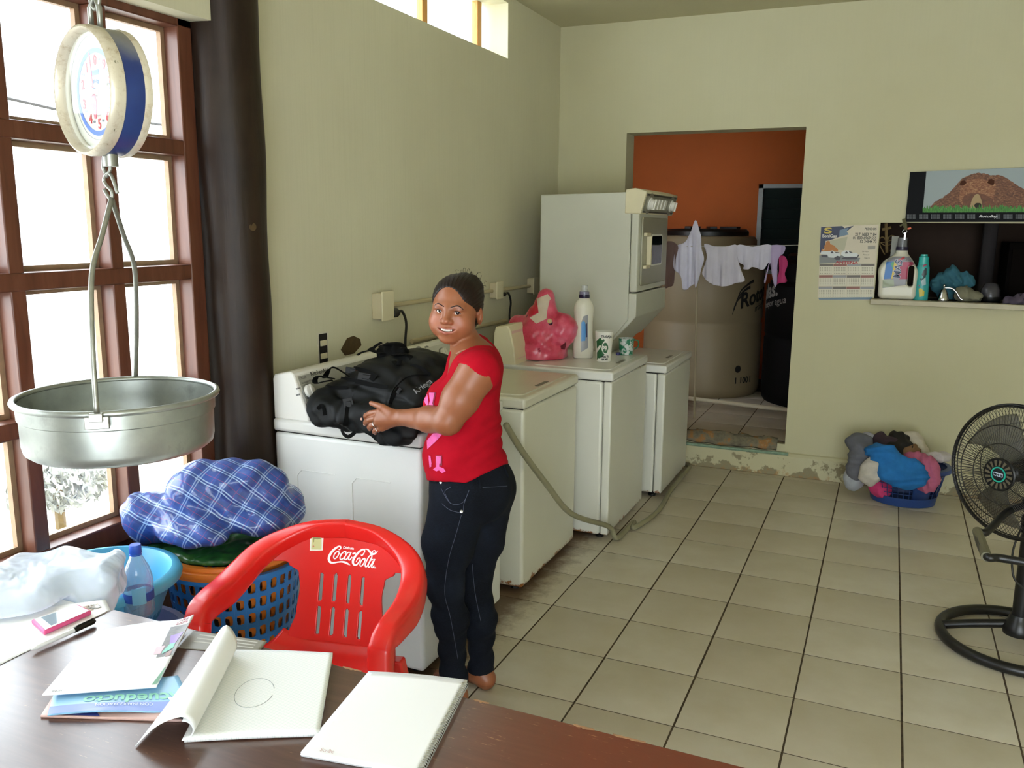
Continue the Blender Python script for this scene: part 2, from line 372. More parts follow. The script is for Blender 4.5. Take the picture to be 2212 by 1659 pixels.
# ================================================================== machines
def proj(P):
    d = np.array(P, float)-CAM; z = d@FW; return 1106+FPX*(d@RT)/z, 829.5-FPX*(d@UP)/z
def onplane(u, v, p, n):
    d = ray(u, v); p = np.array(p, float); n = np.array(n, float); return CAM+d*(((p-CAM)@n)/(d@n))
def enamel(name, col, rust=.5, z0=.05):
    t = newmat(name); v = t.coord(); g = t.node('ShaderNodeNewGeometry').outputs['Position']; x, y, z = t.xyz(g)
    c = t.ramp(t.noise(g, 3, 3), [(.3, col), (.7, tuple(min(1, k*1.05) for k in lin(col)))])
    n = t.noise(g, 26, 5, .7); c = t.mix(t.ramp(t.math('ADD', n, t.math('MULTIPLY', t.math('SUBTRACT', z0+.012, z), 8.0)), [(.60, 0.), (.68, 1.)]), c, '8a5426')
    n3 = t.noise(g, 55, 3); c = t.mix(t.ramp(t.math('ADD', n3, t.math('MULTIPLY', t.math('SUBTRACT', z0*.5, z), 6.0)), [(.62, 0.), (.72, .8)]), c, '3a2010')
    # rust creeping under the top seam near the front corner
    n2 = t.noise(t.coord((1, 1, .35)), 30, 5, .7); up = t.math('MULTIPLY', t.math('SUBTRACT', z, .815), 3.2)
    c = t.mix(t.ramp(t.math('ADD', n2, t.math('MINIMUM', up, .12)), [(.78-.12*rust, 0.), (.84-.12*rust, .8)]), c, '9a6230')
    t.base(c); t.b.inputs['Roughness'].default_value = .32; return t.m
M_EN1 = enamel('white_enamel', 'dfe0dc', 0., .0); M_EN2 = enamel('old_enamel', 'cfcdbc', .6, .045); M_EN3 = enamel('older_enamel', 'd2d1c6', .9, .04)
M_LID = mat('lid_enamel', 'd9d8d2', .25, .03, 4); M_LID2 = mat('lid_enamel_yellowed', 'cfcbb8', .3, .05, 4)
M_CREAM = mat('cream_plastic', 'd8cfae', .45, .04, 6); M_WPLAST = mat('white_plastic', 'e2e0d8', .4, .02, 6); M_PANEL = mat('console_grey', 'a3a297', .4, .05, 8)
M_SEAM = mat('dark_seam', '1e1b17', .8); M_CHROME = mat('chrome', 'c8c8c8', .18, metal=1.); M_BLACK = mat('black_plastic', '121212', .4); M_PRINT = mat('dark_print', '3a3a3a', .6)
def rot_frame(P, n, upv=(0, 1, 0)):
    n = Vector(n).normalized(); x = Vector(upv)-n*Vector(upv).dot(n); x.normalize(); return F3(P, x, n.cross(x))
def knob(P, n, r, h, m, parent, mbase=None, name='knob'):
    T = rot_frame(P, n); b = MB(); b.lathe([(r*1.22, 0), (r*1.22, h*.25), (r*1.05, h*.3)], 24, T=T); k = b.build(name, mbase or m, parent)
    b = MB(); b.lathe([(r, h*.2), (r, h*.9), (r*.85, h)], 24, T=T); b.box(-r*.16, r*.16, -r*.95, r*.95, h*.9, h*1.25, T); b.build('knob_cap', m, k, bev=.001); return k
def washer(label, x0, x1, y0, y1, zt, m, ml, seam=False, cons=None, hseam=True, dents=False):
    w_ = thing('washing_machine', label, 'washer', ((x0+x1)/2, (y0+y1)/2, 0), group='top-loading washing machines along the left wall')
    fx = x1-.045 if seam else x1
    b = MB(); b.box(x0, fx-(.002 if seam else 0), y0, y1, .025, zt-.052); b.build('body', m, w_, bev=.014, seg=3)
    if seam: b = MB(); b.box(fx+.002, x1, y0, y1, .03, zt-.052); b.build('front_panel', m, w_, bev=.008, seg=3)
    b = MB(); b.box(x0+.01, x1-.01, y0+.01, y1-.01, zt-.056, zt-.046); b.build('seam', M_SEAM, w_)
    b = MB(); b.box(x0-.002, x1+.006, y0-.005, y1+.005, zt-.048, zt); b.build('top_deck', ml, w_, bev=.012, seg=3)
    lx0 = x0+.21 if cons else x0+.12
    b = MB(); b.prism(rrect(x1-.03-lx0, (y1-y0)-.10, .035, 4, (lx0+x1-.03)/2, (y0+y1)/2), zt-.003, zt+.004); ld = b.build('lid', ml, w_, bev=.003)
    b = MB(); yc = (y0+y1)/2; b.prism(rrect(.022, .14, .01, 3, x1-.055, yc), zt+.0035, zt+.0048); b.build('lid_recess', mat('recess_grey', '6d6a60', .6), ld)
    for sx in (x0+.06, x1-.06):
        for sy in (y0+.06, y1-.06): b = MB(); b.lathe([(.022, 0), (.022, .012), (.012, .014), (.012, .03)], 12, (sx, sy, 0)); b.build('foot', M_BLACK, w_)
    if dents:
        for (ya, yb2) in ((x0+.10, x0+.27), (x0+.34, x0+.50)):
            b = MB(); b.tube([(ya, y0-.0005, .15), (ya, y0-.0005, .70), (ya+.02, y0-.0005, .722), (yb2, y0-.0005, .722)], .0018, 6); b.build('pressed_rib', m, w_)
    if cons:
        prof = cons['prof']; e = .02
        b = MB(); b.loft([[(x, y, z) for x, z in prof] for y in (y0+.004, y1-.004)]); c = b.build('console', cons.get('m', M_CREAM), w_, bev=.006, seg=2)
        (xa, za), (xb, zb_) = cons['face']; n = Vector((za-zb_, 0, xb-xa)).normalized()
        A = Vector((xa, 0, za)); B = Vector((xb, 0, zb_)); T = Matrix.Translation(n*.0005)
        a_, b_ = A.lerp(B, .07), A.lerp(B, .90)
        b = MB(); b.loft([[tuple(p+n*k+Vector((0, y, 0))) for p, k in ((a_, -.002), (b_, -.002), (b_, .0015), (a_, .0015))] for y in (y0+e, y1-e)]); c2 = b.build('control_panel', cons.get('mp', M_PANEL), w_)
        w_['_n'] = 1
        return w_, c2, n
    return w_, None, None
# nearest machine, under the backpack
prof = [(.126, .905), (.126, 1.055), (.134, 1.072), (.205, 1.086), (.222, 1.078), (.283, .925), (.283, .905)]
W, PN, n = washer('white washing machine nearest the red chair, with a black backpack lying on top', .126, .752, 2.492, 3.165, .908, M_EN1, M_LID, cons=dict(prof=prof, face=((.222, 1.078), (.283, .925)), m=M_WPLAST), dents=True)
ref = (.2525, 0, 1.0)
def face_pt(u, v): return onplane(u, v, Vector(ref)+n*.002, n)
knob(face_pt(664, 846), n, .024, .02, M_WPLAST, W, mat('knob_ring', '8a8a84', .35, metal=.5))
dn = Vector((.283-.222, 0, .925-1.078)).normalized()
text('console_print', 'KitchenAid', .022, F3(face_pt(672, 812), (0, 1, 0), -dn), M_PRINT, W, sx=1.1, bold=.0004)
for q, (u, v) in enumerate(((640, 842), (652, 830), (662, 826), (640, 856))): text('console_print', ('HEAVY', 'NORMAL', 'GENTLE', 'RINSE')[q], .009, F3(face_pt(u, v), (0, 1, 0), -dn), M_PRINT, W)
text('console_print', 'CYCLES', .011, F3(face_pt(648, 820), (0, 1, 0), -dn), M_PRINT, W)
# second machine: three knobs
prof2 = [(.10, .885), (.10, 1.03), (.115, 1.05), (.19, 1.066), (.205, 1.058), (.262, .905), (.262, .885)]
W, PN, n = washer('yellowed washing machine directly behind the woman, with a rusty bottom edge', .10, .79, 3.312, 3.995, .889, M_EN2, M_LID2, cons=dict(prof=prof2, face=((.205, 1.058), (.262, .905)), m=M_WPLAST, mp=mat('console_pale', 'c9c9bf', .4)))
ref = (.2335, 0, .98); dn = Vector((.262-.205, 0, .905-1.058)).normalized()
M_RING = MATS['knob_ring']
for u, v in ((905, 778), (933, 772), (955, 764)): knob(face_pt(u, v), n, .024, .022, M_WPLAST, W, M_RING)
b = MB(); b.lathe([(.026, 0), (.026, .001)], 24, T=rot_frame(face_pt(905, 755), n) @ Matrix.Diagonal((1, .6, 1, 1))); b.build('badge', M_RING, W)
text('console_print', 'ULTRA', .012, F3(face_pt(918, 752), (0, 1, 0), -dn), M_PRINT, W)
# third machine: carries the bag, bottle and cups
prof3 = [(.275, .88), (.278, 1.05), (.29, 1.09), (.355, 1.098), (.372, 1.08), (.395, .985), (.405, .90), (.405, .88)]
W, PN, n = washer('white washing machine with the pink bag, detergent bottle and two cups on its lid', .27, .938, 4.10, 4.775, .893, M_EN3, M_LID, seam=True, cons=dict(prof=prof3, face=((.372, 1.08), (.405, .90)), m=M_CREAM, mp=mat('console_pink', 'd5b9ae', .4)))

# stacked washer and dryer in the corner
LC = thing('stacked_washer_dryer', 'tall stacked washer and dryer in the corner beside the doorway', 'dryer', (.6, 5.26, 0))
y0, y1 = 4.913, 5.600
b = MB(); b.box(.27, .965, y0, y1, .03, .762); b.build('washer_body', M_EN3, LC, bev=.012, seg=3)
b = MB(); b.box(.969, 1.018, y0, y1, .03, .762); b.build('front_panel', M_EN3, LC, bev=.01, seg=3)
b = MB(); b.box(.30, 1.0, y0+.01, y1-.01, .758, .772); b.build('seam', M_SEAM, LC)
b = MB(); b.box(.27, 1.024, y0-.004, y1+.004, .768, .813); b.build('top_deck', M_LID, LC, bev=.01, seg=3)
b = MB(); b.prism(rrect(.40, .56, .03, 4, .79, (y0+y1)/2), .811, .817); l_ = b.build('lid', M_LID, LC, bev=.003)
b = MB(); b.prism(rrect(.02, .12, .008, 3, .955, (y0+y1)/2), .8165, .8178); b.build('lid_recess', MATS['recess_grey'], l_)
for sx in (.33, .95):
    for sy in (y0+.06, y1-.06): b = MB(); b.lathe([(.025, 0), (.025, .012), (.012, .014), (.012, .035)], 12, (sx, sy, 0)); b.build('foot', M_BLACK, LC)
M_DRY = mat('dryer_enamel', 'c6c6b8', .38, .03, 3)
side = [(.212, .81), (.212, 1.80), (.76, 1.812), (.776, 1.70), (.7765, 1.071), (.655, .918), (.56, .81)]
b = MB(); b.loft([[(x, y, z) for x, z in side] for y in (y0, y1+.02)]); b.build('dryer_body', M_DRY, LC, bev=.006)
b = MB(); b.box(.78, .826, y0, y1+.02, 1.236, 1.70); b.build('dryer_front', M_DRY, LC, bev=.01, seg=3)
b = MB(); b.loft([[(.777, y, 1.228), (.826, y, 1.228), (.826, y, 1.09), (.672, y, .918), (.655, y, .918), (.777, y, 1.072)] for y in (y0, y1+.02)]); b.build('dryer_skirt', M_DRY, LC, bev=.005)
b = MB(); b.loft([[(.74, y, 1.69), (.742, y, 1.826), (.80, y, 1.834), (.868, y, 1.815), (.835, y, 1.688)] for y in (y0-.006, y1+.09)]); b.build('control_box', M_CREAM, LC, bev=.006, seg=3)
A = Vector((.868, 0, 1.815)); B = Vector((.835, 0, 1.688)); n = Vector((A.z-B.z, 0, B.x-A.x)).normalized()
if n.x < 0: n = -n
def cp(s, y, k=0.): p = A.lerp(B, s)+n*k; return Vector((p.x, y, p.z))
b = MB(); b.loft([[tuple(cp(s, y, k)) for s, k in ((.08, -.001), (.93, -.001), (.93, .0015), (.08, .0015))] for y in (y0+.012, y1+.07)]); b.build('control_panel', mat('control_grey', '8f8d7c', .45, .05, 10), LC)
for s in (.14, .9): b = MB(); b.loft([[tuple(cp(s+d, y, k)) for d, k in ((-.035, .001), (.035, .001), (.035, .0025), (-.035, .0025))] for y in (y0+.02, y1+.06)]); b.build('stripe', mat('control_stripe', '3f3a33', .5), LC)
for yy in (y0+.12, y1-.04):
    b = MB(); b.lathe([(.062, 0), (.062, .002)], 28, T=rot_frame(cp(.52, yy, .0015), n)); d_ = b.build('dial_plate', mat('dial_plate', 'a09d8b', .3, metal=.5), LC)
    knob(cp(.52, yy, .003), n, .030, .03, M_WPLAST, LC)
for k in range(4): b = MB(); T = rot_frame(cp(.52, y0+.245+k*.075, .0015), n); b.box(-.024, .024, -.03, .03, 0, .012, T); b.build('push_button', M_WPLAST, LC, bev=.003)
b = MB(); b.prism(rrect(.60, .40, .02, 4), 0, .012, F3((.826, (4.955+5.575)/2, 1.47), (0, 1, 0), (0, 0, 1))); dr = b.build('dryer_door', mat('door_silver', 'a7a592', .35, .04, 4, metal=.3), LC, bev=.004)
b = MB(); T = F3((.838, 5.215, 1.475), (0, 1, 0), (0, 0, 1))
b.prism(rrect(.27, .19, .025, 4, .08, 0), 0, .003, T); b.build('door_trim', M_WPLAST, dr, bev=.001)
b = MB(); b.prism(rrect(.245, .17, .02, 4, .075, 0), .002, .0045, T); b.build('door_window', mat('dark_glass', '0c1214', .06, spec=.8), dr)
b = MB(); T = F3((.838, 4.985, 1.475), (0, 1, 0), (0, 0, 1))
b.box(0, .09, .085, .105, 0, .022, T); b.box(0, .09, -.105, -.085, 0, .022, T); b.box(.068, .09, -.085, .085, 0, .03, T); b.build('door_handle', M_CREAM, dr, bev=.004)

# grey drain hose looping over the floor
hp = [atx(1093, 918, .83), atx(1128, 975, .84), atx(1180, 1045, .86), atx(1235, 1110, .90), (.957, 4.05, .10), (.985, 4.12, .018), (.995, 4.40, .016), atz(1370, 1140, .016), atz(1420, 1105, .016), (1.045, 5.05, .016), (1.05, 5.33, .03), (1.048, 5.60, .03), (1.0, 5.67, .02)]
b = MB(); b.tube(catmull([tuple(p) for p in hp], 8), .0135, 10); b.build('drain_hose', mat('hose_grey', '8b876c', .45, .08, 12), None, smooth=180, label='grey-green drain hose looping from the machines down to the floor', cat='hose')

# ---- electrical boxes, conduit, plugs on the left wall
M_BOX = mat('beige_box', 'c9bd9b', .5, .05, 10); M_CORD = mat('black_rubber', '15130f', .5)
def elbox(lab, y0, y1, z0, z1, d, plug=None):
    t = thing('outlet_box', lab, 'outlet', (d/2, (y0+y1)/2, z0), group='surface-mounted outlet boxes on the left wall')
    b = MB(); b.box(.001, d-.008, y0, y1, z0, z1); b.build('box', M_BOX, t, bev=.003)
    b = MB(); b.box(d-.008, d, y0-.006, y1+.006, z0-.008, z1+.008); b.build('cover_plate', M_CREAM, t, bev=.003)
    for k in (.3, .72):
        b = MB(); b.lathe([(.016, 0), (.016, .0012)], 20, T=rot_frame(((d-.008)/2, y0-.0004, z0+(z1-z0)*k), (0, -1, 0))); b.build('knockout', mat('knockout', 'b8ab88', .5), t)
    return t
elbox('large cream outlet box with a thick black plug above the backpack', 3.365, 3.455, 1.185, 1.305, .062)
elbox('cream outlet box on the wall above the woman\'s shoulder, between the other two', 4.64, 4.72, 1.19, 1.28, .055)
elbox('cream outlet box farthest along the wall, beside the tall dryer', 5.22, 5.30, 1.18, 1.275, .055)
b = MB(); cz = 1.238
b.tube([(.018, 3.46, cz), (.018, 4.64, cz-.005)], .011, 10); b.tube([(.018, 4.72, cz-.006), (.018, 5.22, cz-.012)], .011, 10)
b.build('conduit', mat('conduit_cream', 'bfb28e', .5, .05, 10), None, label='thin cream conduit running between the outlet boxes on the wall', cat='conduit')
def cord(lab, P, end, pr=.022):
    t = thing('power_cord', lab, 'cord', P, group='black power cords')
    P = Vector(P); b = MB(); b.tube([P, P+Vector((.0, .045, 0))], [pr, pr], 16); b.build('plug', M_CORD, t, bev=.004)
    b = MB(); b.tube([P+Vector((0, .045, 0)), P+Vector((0, .06, 0))], [pr*.8, pr*.5], 14); b.build('plug_collar', mat('grey_collar', '77756e', .4), t)
    b = MB(); b.tube(catmull([P+Vector((0, .055, 0)), P+Vector((0, .10, .0)), P+Vector((0, .135, -.06)), P+Vector((-.01, .14, -.16)), Vector(end)], 6), .0065, 8); b.build('cable', M_CORD, t, smooth=180)
cord('thick black cord dropping behind the backpack from the nearest outlet box', (.045, 3.462, 1.205), (.035, 3.60, .85))
cord('black cord hanging behind the console of the third washing machine', (.04, 4.735, 1.205), (.03, 4.93, .8), .012)
# open switch recess in the plaster
t = thing('switch_box', 'open wall switch recess with loose switches above the nearest machine', 'switch', (0, 2.985, 1.04))
b = MB(); y0, y1, z0, z1 = 2.955, 3.012, 1.035, 1.16
b.box(-.04, -.035, y0, y1, z0, z1); b.box(-.04, .0015, y0, y0+.003, z0, z1); b.box(-.04, .0015, y1-.003, y1, z0, z1); b.box(-.04, .0015, y0, y1, z0, z0+.003); b.box(-.04, .0015, y0, y1, z1-.003, z1)
b.build('recess', mat('recess_dark', '17110b', .9), t); b = MB(); b.box(-.002, .0012, y0+.003, y1-.003, z0+.003, z1-.003); b.build('dark_opening', MATS['recess_dark'], t)
b = MB(); r_ = random.Random(3); pl = [(y0-.008+r_.uniform(-.004, .004), z) for z in np.linspace(z0-.006, z1+.006, 9)]+[(y1+.008+r_.uniform(-.004, .004), z) for z in np.linspace(z1+.006, z0-.006, 9)]
b.prism(pl, 0, .0008, F3((.0001, 0, 0), (0, 1, 0), (0, 0, 1))); b.build('broken_plaster', mat('bare_plaster', 'cfc9b8', .9, .1, 60), t)
for zz in (1.065, 1.12): b = MB(); b.box(.001, .006, y0+.006, y1-.006, zz-.012, zz+.012); b.build('switch', M_CREAM, t, bev=.002)
# low water pipe with tap behind the woman
t = thing('water_pipe', 'water pipe with a brass tap low on the wall behind the woman', 'pipe', (.04, 4.0, 1.02))
b = MB(); b.tube([(.015, 3.7, 1.042), (.015, 4.4, 1.038), (.015, 4.85, 1.035)], .012, 10); b.build('pipe', MATS['conduit_cream'], t)
b = MB(); b.tube([(.015, 4.20, 1.035), (.075, 4.20, 1.03), (.085, 4.20, .985)], .012, 10); b.tube([(.06, 4.20, 1.03), (.06, 4.20, 1.06)], .007, 8); b.tube([(.06, 4.16, 1.062), (.06, 4.24, 1.062)], .006, 8); b.build('tap', mat('old_brass', '8f7f62', .4, .2, 40, metal=.7), t)
# broken plaster hole behind the console
b = MB(); b.prism([(0, 0), (.05, .045), (.10, .05), (.15, .03), (.16, 0), (.1, -.03), (.03, -.03)], 0, .002, F3((.0005, 3.11, 1.075), (0, 1, 0), (0, 0, 1))); b.build('plaster_hole', mat('hole_brown', '4b3a20', .95, .2, 40), None, kind='structure').name = 'trim_4'

# ---- water tanks behind the doorway
def tank(lab, cx, cy, r, z0, h, m, ml, mtext, u0, vtext, size, xo=0.):
    t = thing('water_tank', lab, 'water tank', (cx, cy, z0), group='round plastic water tanks in the back room')
    p = [(r*.96, 0), (r*.985, .02), (r, .06), (r, h*.44), (r*.985, h*.45), (r*.985, h*.47), (r, h*.48), (r, h*.80), (r*.985, h*.815), (r*.86, h*.835), (r*.84, h*.85), (r*.84, h*.965), (r*.80, h*.985), (r*.5, h), (0, h)]
    b = MB(); b.lathe(p, 64, (cx, cy, z0), cap=True); b.build('tank_body', m, t, smooth=40)
    b = MB(); b.lathe([(r*.70, h*.985), (r*.70, h*1.015), (r*.66, h*1.03), (0, h*1.035)], 48, (cx, cy, z0)); l = b.build('lid', ml, t)
    for a in (-1.9, -1.2, -.4): b = MB(); T = Matrix.Translation((cx, cy, z0+h*1.03)) @ Matrix.Rotation(a, 4, 'Z'); b.box(r*.3, r*.62, -.03, .03, 0, .022, T); b.build('lid_rib', ml, l, bev=.004)
    # printed lettering wrapped round the shell
    zt_ = None; best = min((abs(proj((cx+(r+.002)*math.cos(a), cy+(r+.002)*math.sin(a), 1.2))[0]-u0), a) for a in np.linspace(-PI*.95, 0, 1500))[1]
    P = aty(u0, vtext, cy+r*math.sin(best)); zc = P[2]
    def wrap(x0, y0, slope):
        def f(co): a = best+(x0+co.x)/r; rr = r+.0015+co.z; return Vector((cx+rr*math.cos(a), cy+rr*math.sin(a), zc+y0+co.y+slope*(co.x+x0)))
        return f
    text('lettering', 'Rotoplas.', size, None, mtext, t, fn=wrap(xo, 0, .22), bold=size*.025, sx=.92)
    text('lettering', 'más y mejor agua', size*.45, None, mtext, t, fn=wrap(xo+.18, -size*.42, .22), sx=.95)
    b = MB()
    for k in range(3):
        pts = [(-.07+.012*k, -.03+.03*k), (-.05+.02*k, .05+.045*k), (.0+.03*k, .105+.04*k), (.06+.04*k, .125+.04*k)]; cc = catmull(pts, 6)
        f = wrap(xo, 0, .22); up_ = [f(Vector((x, y, 0))) for x, y in cc]; dn_ = [f(Vector((x+.006, y-.025*(i/len(cc))-.002, 0))) for i, (x, y) in enumerate(cc)]
        b.add([tuple(q) for q in up_+dn_], [(i, i+1, len(cc)+i+1, len(cc)+i) for i in range(len(cc)-1)])
    b.build('swoosh', mtext, t)
    return t, wrap
M_TB = mat('tank_beige', '85765a', .5, .04, 2); M_TK = mat('tank_black', '08080a', .6, spec=.1)
T1, wr = tank('beige round water tank beyond the doorway, behind the hanging laundry', .715, 7.48, .50, DZ0, 1.34, M_TB, M_BLACK, mat('tank_ink', '0b0908', .6), 1602, 667, .175)
text('lettering', '1 100 l', .07, None, MATS['tank_ink'], T1, fn=wr(-.02, -.62, 0), bold=.002)
b = MB(); f = wr(0, 0, 0); q = [f(Vector((.015+.03*math.cos(a), -.50+.03*math.sin(a), 0))) for a in np.linspace(0, 2*PI, 20)[:-1]]; b.add([tuple(x) for x in q], [tuple(range(len(q)))]); b.build('round_mark', MATS['tank_ink'], T1)
tank('black round water tank beside the beige one, half hidden by the door jamb', 1.75, 7.36, .49, DZ0, 1.16, M_TK, M_TK, mat('tank_white_ink', '7f7d78', .6), 1655, 648, .175, -.33)
# pole, pipe in the back room
b = MB(); b.tube([(.93, 6.25, DZ0), (.905, 6.22, 1.50)], .008, 8); b.build('line_prop', mat('prop_stick', '9c8f72', .6), None, label='thin pale prop stick standing under the clothesline', cat='stick')
b = MB(); b.tube([(.25, 6.66, .30), (1.95, 6.62, .255)], .017, 10); b.build('plastic_pipe', mat('pale_pipe', 'b5ab92', .5), None, label='pale plastic pipe lying across the floor of the back room', cat='pipe')
b = MB(); b.tube([(.99, 7.0, .30), (.99, 7.0, .2)], .01, 6)
# ================================================================== table and chair
def table_mat():
    t = newmat('table_varnish'); v = t.coord(); vv = t.coord((2.2, 26, 8)); n = t.noise(vv, 3, 5, .6, .3); c = t.ramp(n, [(.3, '46291c'), (.6, '553526'), (.8, '5f3e2c')])
    x, y, z = t.xyz(v); n2 = t.noise(v, 2.2, 3); red = t.math('ADD', t.math('MULTIPLY', t.math('SUBTRACT', x, 1.55), 1.6), t.math('MULTIPLY', n2, .6)); c = t.mix(t.ramp(red, [(.2, 0.), (.7, .75)]), c, '74301e')
    s = t.noise(t.coord((7, 60, 8)), 4, 3, .7); m = t.math('ADD', s, t.math('MULTIPLY', t.ramp(n2, [(.45, 0.), (.7, 1.)]), .12)); c = t.mix(t.ramp(m, [(.70, 0.), (.76, .7)]), c, 'b48a63')
    t.base(c); t.b.inputs['Roughness'].default_value = .30; t.b.inputs['Coat Weight'].default_value = .6; t.b.inputs['Coat Roughness'].default_value = .22; t.bump(n, .04, .002); return t.m
M_TABLE = table_mat()
TX0_, TX1_, TYN, TYF, TZ = .622, 2.75, .42, 1.312, .75
TB = thing('desk_table', 'brown varnished wooden table with notebooks and magazines in the foreground', 'table', ((TX0_+TX1_)/2, (TYN+TYF)/2, 0))
b = MB(); b.box(TX0_, TX1_, TYN, TYF, TZ-.028, TZ); b.build('table_top', M_TABLE, TB, bev=.003)
r_ = random.Random(5)
for (u0, u1) in ((1245, 1290), (1330, 1400), (1030, 1062), (700, 722), (744, 785)):           # chipped bare wood along the far edge
    xa, xb = atz(u0, 1500+(u0-1010)*.235, TZ)[0], atz(u1, 1500+(u1-1010)*.235, TZ)[0]; k = 10; b = MB()
    up_ = [(xa+(xb-xa)*i/k, TYF+.0005) for i in range(k+1)]; dn_ = [(xa+(xb-xa)*i/k, TYF-.003-.005*r_.random()*math.sin(PI*i/k)) for i in range(k, -1, -1)]; b.prism(dn_+up_, TZ-.012, TZ+.0006)
    b.build('chipped_edge', mat('bare_wood', '9c7452', .8, .15, 60), TB)
for x in (TX0_+.06, TX1_-.06):
    for y in (TYN+.06, TYF-.06): b = MB(); b.box(x-.03, x+.03, y-.03, y+.03, 0, TZ-.028); b.build('leg', M_TABLE, TB, bev=.003)
b = MB(); b.box(TX0_+.09, TX1_-.09, TYN+.05, TYN+.07, TZ-.12, TZ-.028); b.box(TX0_+.09, TX1_-.09, TYF-.07, TYF-.05, TZ-.12, TZ-.028); b.build('apron', M_TABLE, TB)

CH = thing('plastic_armchair', 'red plastic armchair with white drink lettering on its back', 'chair', (.81, 1.835, 0), .18, local=True)
M_RED = mat('red_plastic', 'dc2420', .26, .04, 3, spec=.55)
HW = [(0, .175), (.10, .152), (.28, .134), (.48, .128), (.60, .134), (.70, .165), (.80, .222), (.88, .240), (1, .240)]
def lerp_t(tab, v):
    for (a, p), (c, q) in zip(tab, tab[1:]):
        if v <= c: k = (v-a)/(c-a) if c > a else 0; k = k*k*(3-2*k); return p+(q-p)*k
    return tab[-1][1]
def ztop(x): return .762-.075*abs(x/.25)**2.3
def yback(x, z): v = (z-.40)/.36; return .082+.095*v-.95*x*x*(.35+.65*max(0, v))
def back(u, v):
    s = 2*u-1; h_ = lerp_t(HW, v); x = s*.150 if abs(s) < .66 else math.copysign(.099+(h_-.099)*(abs(s)-.66)/.34, s); z = .40+v*(ztop(x)-.40); return (x, yback(x, z), z)
NU, NV = 133, 97
slots = [(-.435, 0), (-.145, 0), (.145, 0), (.435, 0)]
def bmask(i, j):
    s = 2*(i+.5)/(NU-1)-1; v = (j+.5)/(NV-1)
    for c, _ in slots:
        for v0, v1 in ((.10, .325), (.36, .585)):
            hw_ = .036
            if abs(s-c) < hw_ and v0 < v < v1:
                d = min(v-v0, v1-v); 
                if d > .016 or abs(s-c) < hw_*(.35+.65*(max(d, 0)/.016)**.5): return False
    return True
b = MB(); b.grid(back, NU, NV, mask=bmask); b.build('backrest', M_RED, CH, smooth=60, solid=.006, off=0)
def seatf(u, v):
    s = 2*u-1; y = .088-.40*v; x = s*(.172+.06*min(1, v*2.2)**.8); z = .405-.012*math.sin(PI*min(1, v*1.1))*(1-.5*s*s)+.02*(abs(s)**4)-(.06*max(0, (v-.86)/.14)**2)+(.02*max(0, 1-v/.12)**2); return (x, y, z)
b = MB(); b.grid(seatf, 41, 41); b.build('seat', M_RED, CH, smooth=60, solid=.006, off=-1)
def band(sgn):
    path = [(0, .170, .752, .050, .016), (.10, .160, .741, .050, .018), (.185, .125, .712, .050, .026), (.235, .075, .682, .060, .032), (.258, .01, .652, .070, .034), (.266, -.06, .633, .074, .034), (.266, -.13, .630, .070, .032), (.262, -.185, .622, .066, .03), (.258, -.215, .598, .055, .03), (.256, -.225, .55, .05, .03), (.262, -.245, .30, .04, .026), (.268, -.26, 0., .034, .022)]
    P = catmull([np.array(p) for p in path], 6); rings = []
    for i, p in enumerate(P):
        a = np.array(P[max(i-1, 0)][:3]); c = np.array(P[min(i+1, len(P)-1)][:3]); t = Vector((c-a)); t.normalize()
        up_ = Vector((0, 0, 1)) if abs(t.z) < .75 else Vector((0, -1, 0))
        tt_ = abs(t.z); up_ = (Vector((0, 0, 1))*(1-tt_)+Vector((0, -1, 0))*tt_); up_ = up_-t*up_.dot(t); up_.normalize(); s_ = t.cross(up_)
        hgt, wd = p[3]/2, p[4]; c0 = Vector(p[:3])
        rr = rrect(wd*2, hgt*2, min(wd, hgt)*.45, 3)
        rings.append([tuple((c0+s_*x+up_*(y-hgt*.55)) * 1) for x, y in rr])
    rings = [[(sgn*x, y, z) for x, y, z in r] for r in rings]
    b = MB(); b.loft(rings); return b
for s in (-1, 1): band(s).build('arm', M_RED, CH, smooth=60)
for s in (-1, 1):
    b = MB(); b.loft([[(s*(.175+dx), .075+dy, .40) for dx, dy in ((-.03, -.02), (.03, -.02), (.03, .02), (-.03, .02))], [(s*(.21+dx), .20+dy, 0) for dx, dy in ((-.025, -.015), (.025, -.015), (.025, .015), (-.025, .015))]]); b.build('leg', M_RED, CH, bev=.006)
    b = MB(); b.loft([[(s*.20, y, .375+.02), (s*.27, y, .36), (s*.27, y, .34), (s*.20, y, .37)] for y in (-.24, -.05)]); b.build('arm_bracket', M_RED, CH)
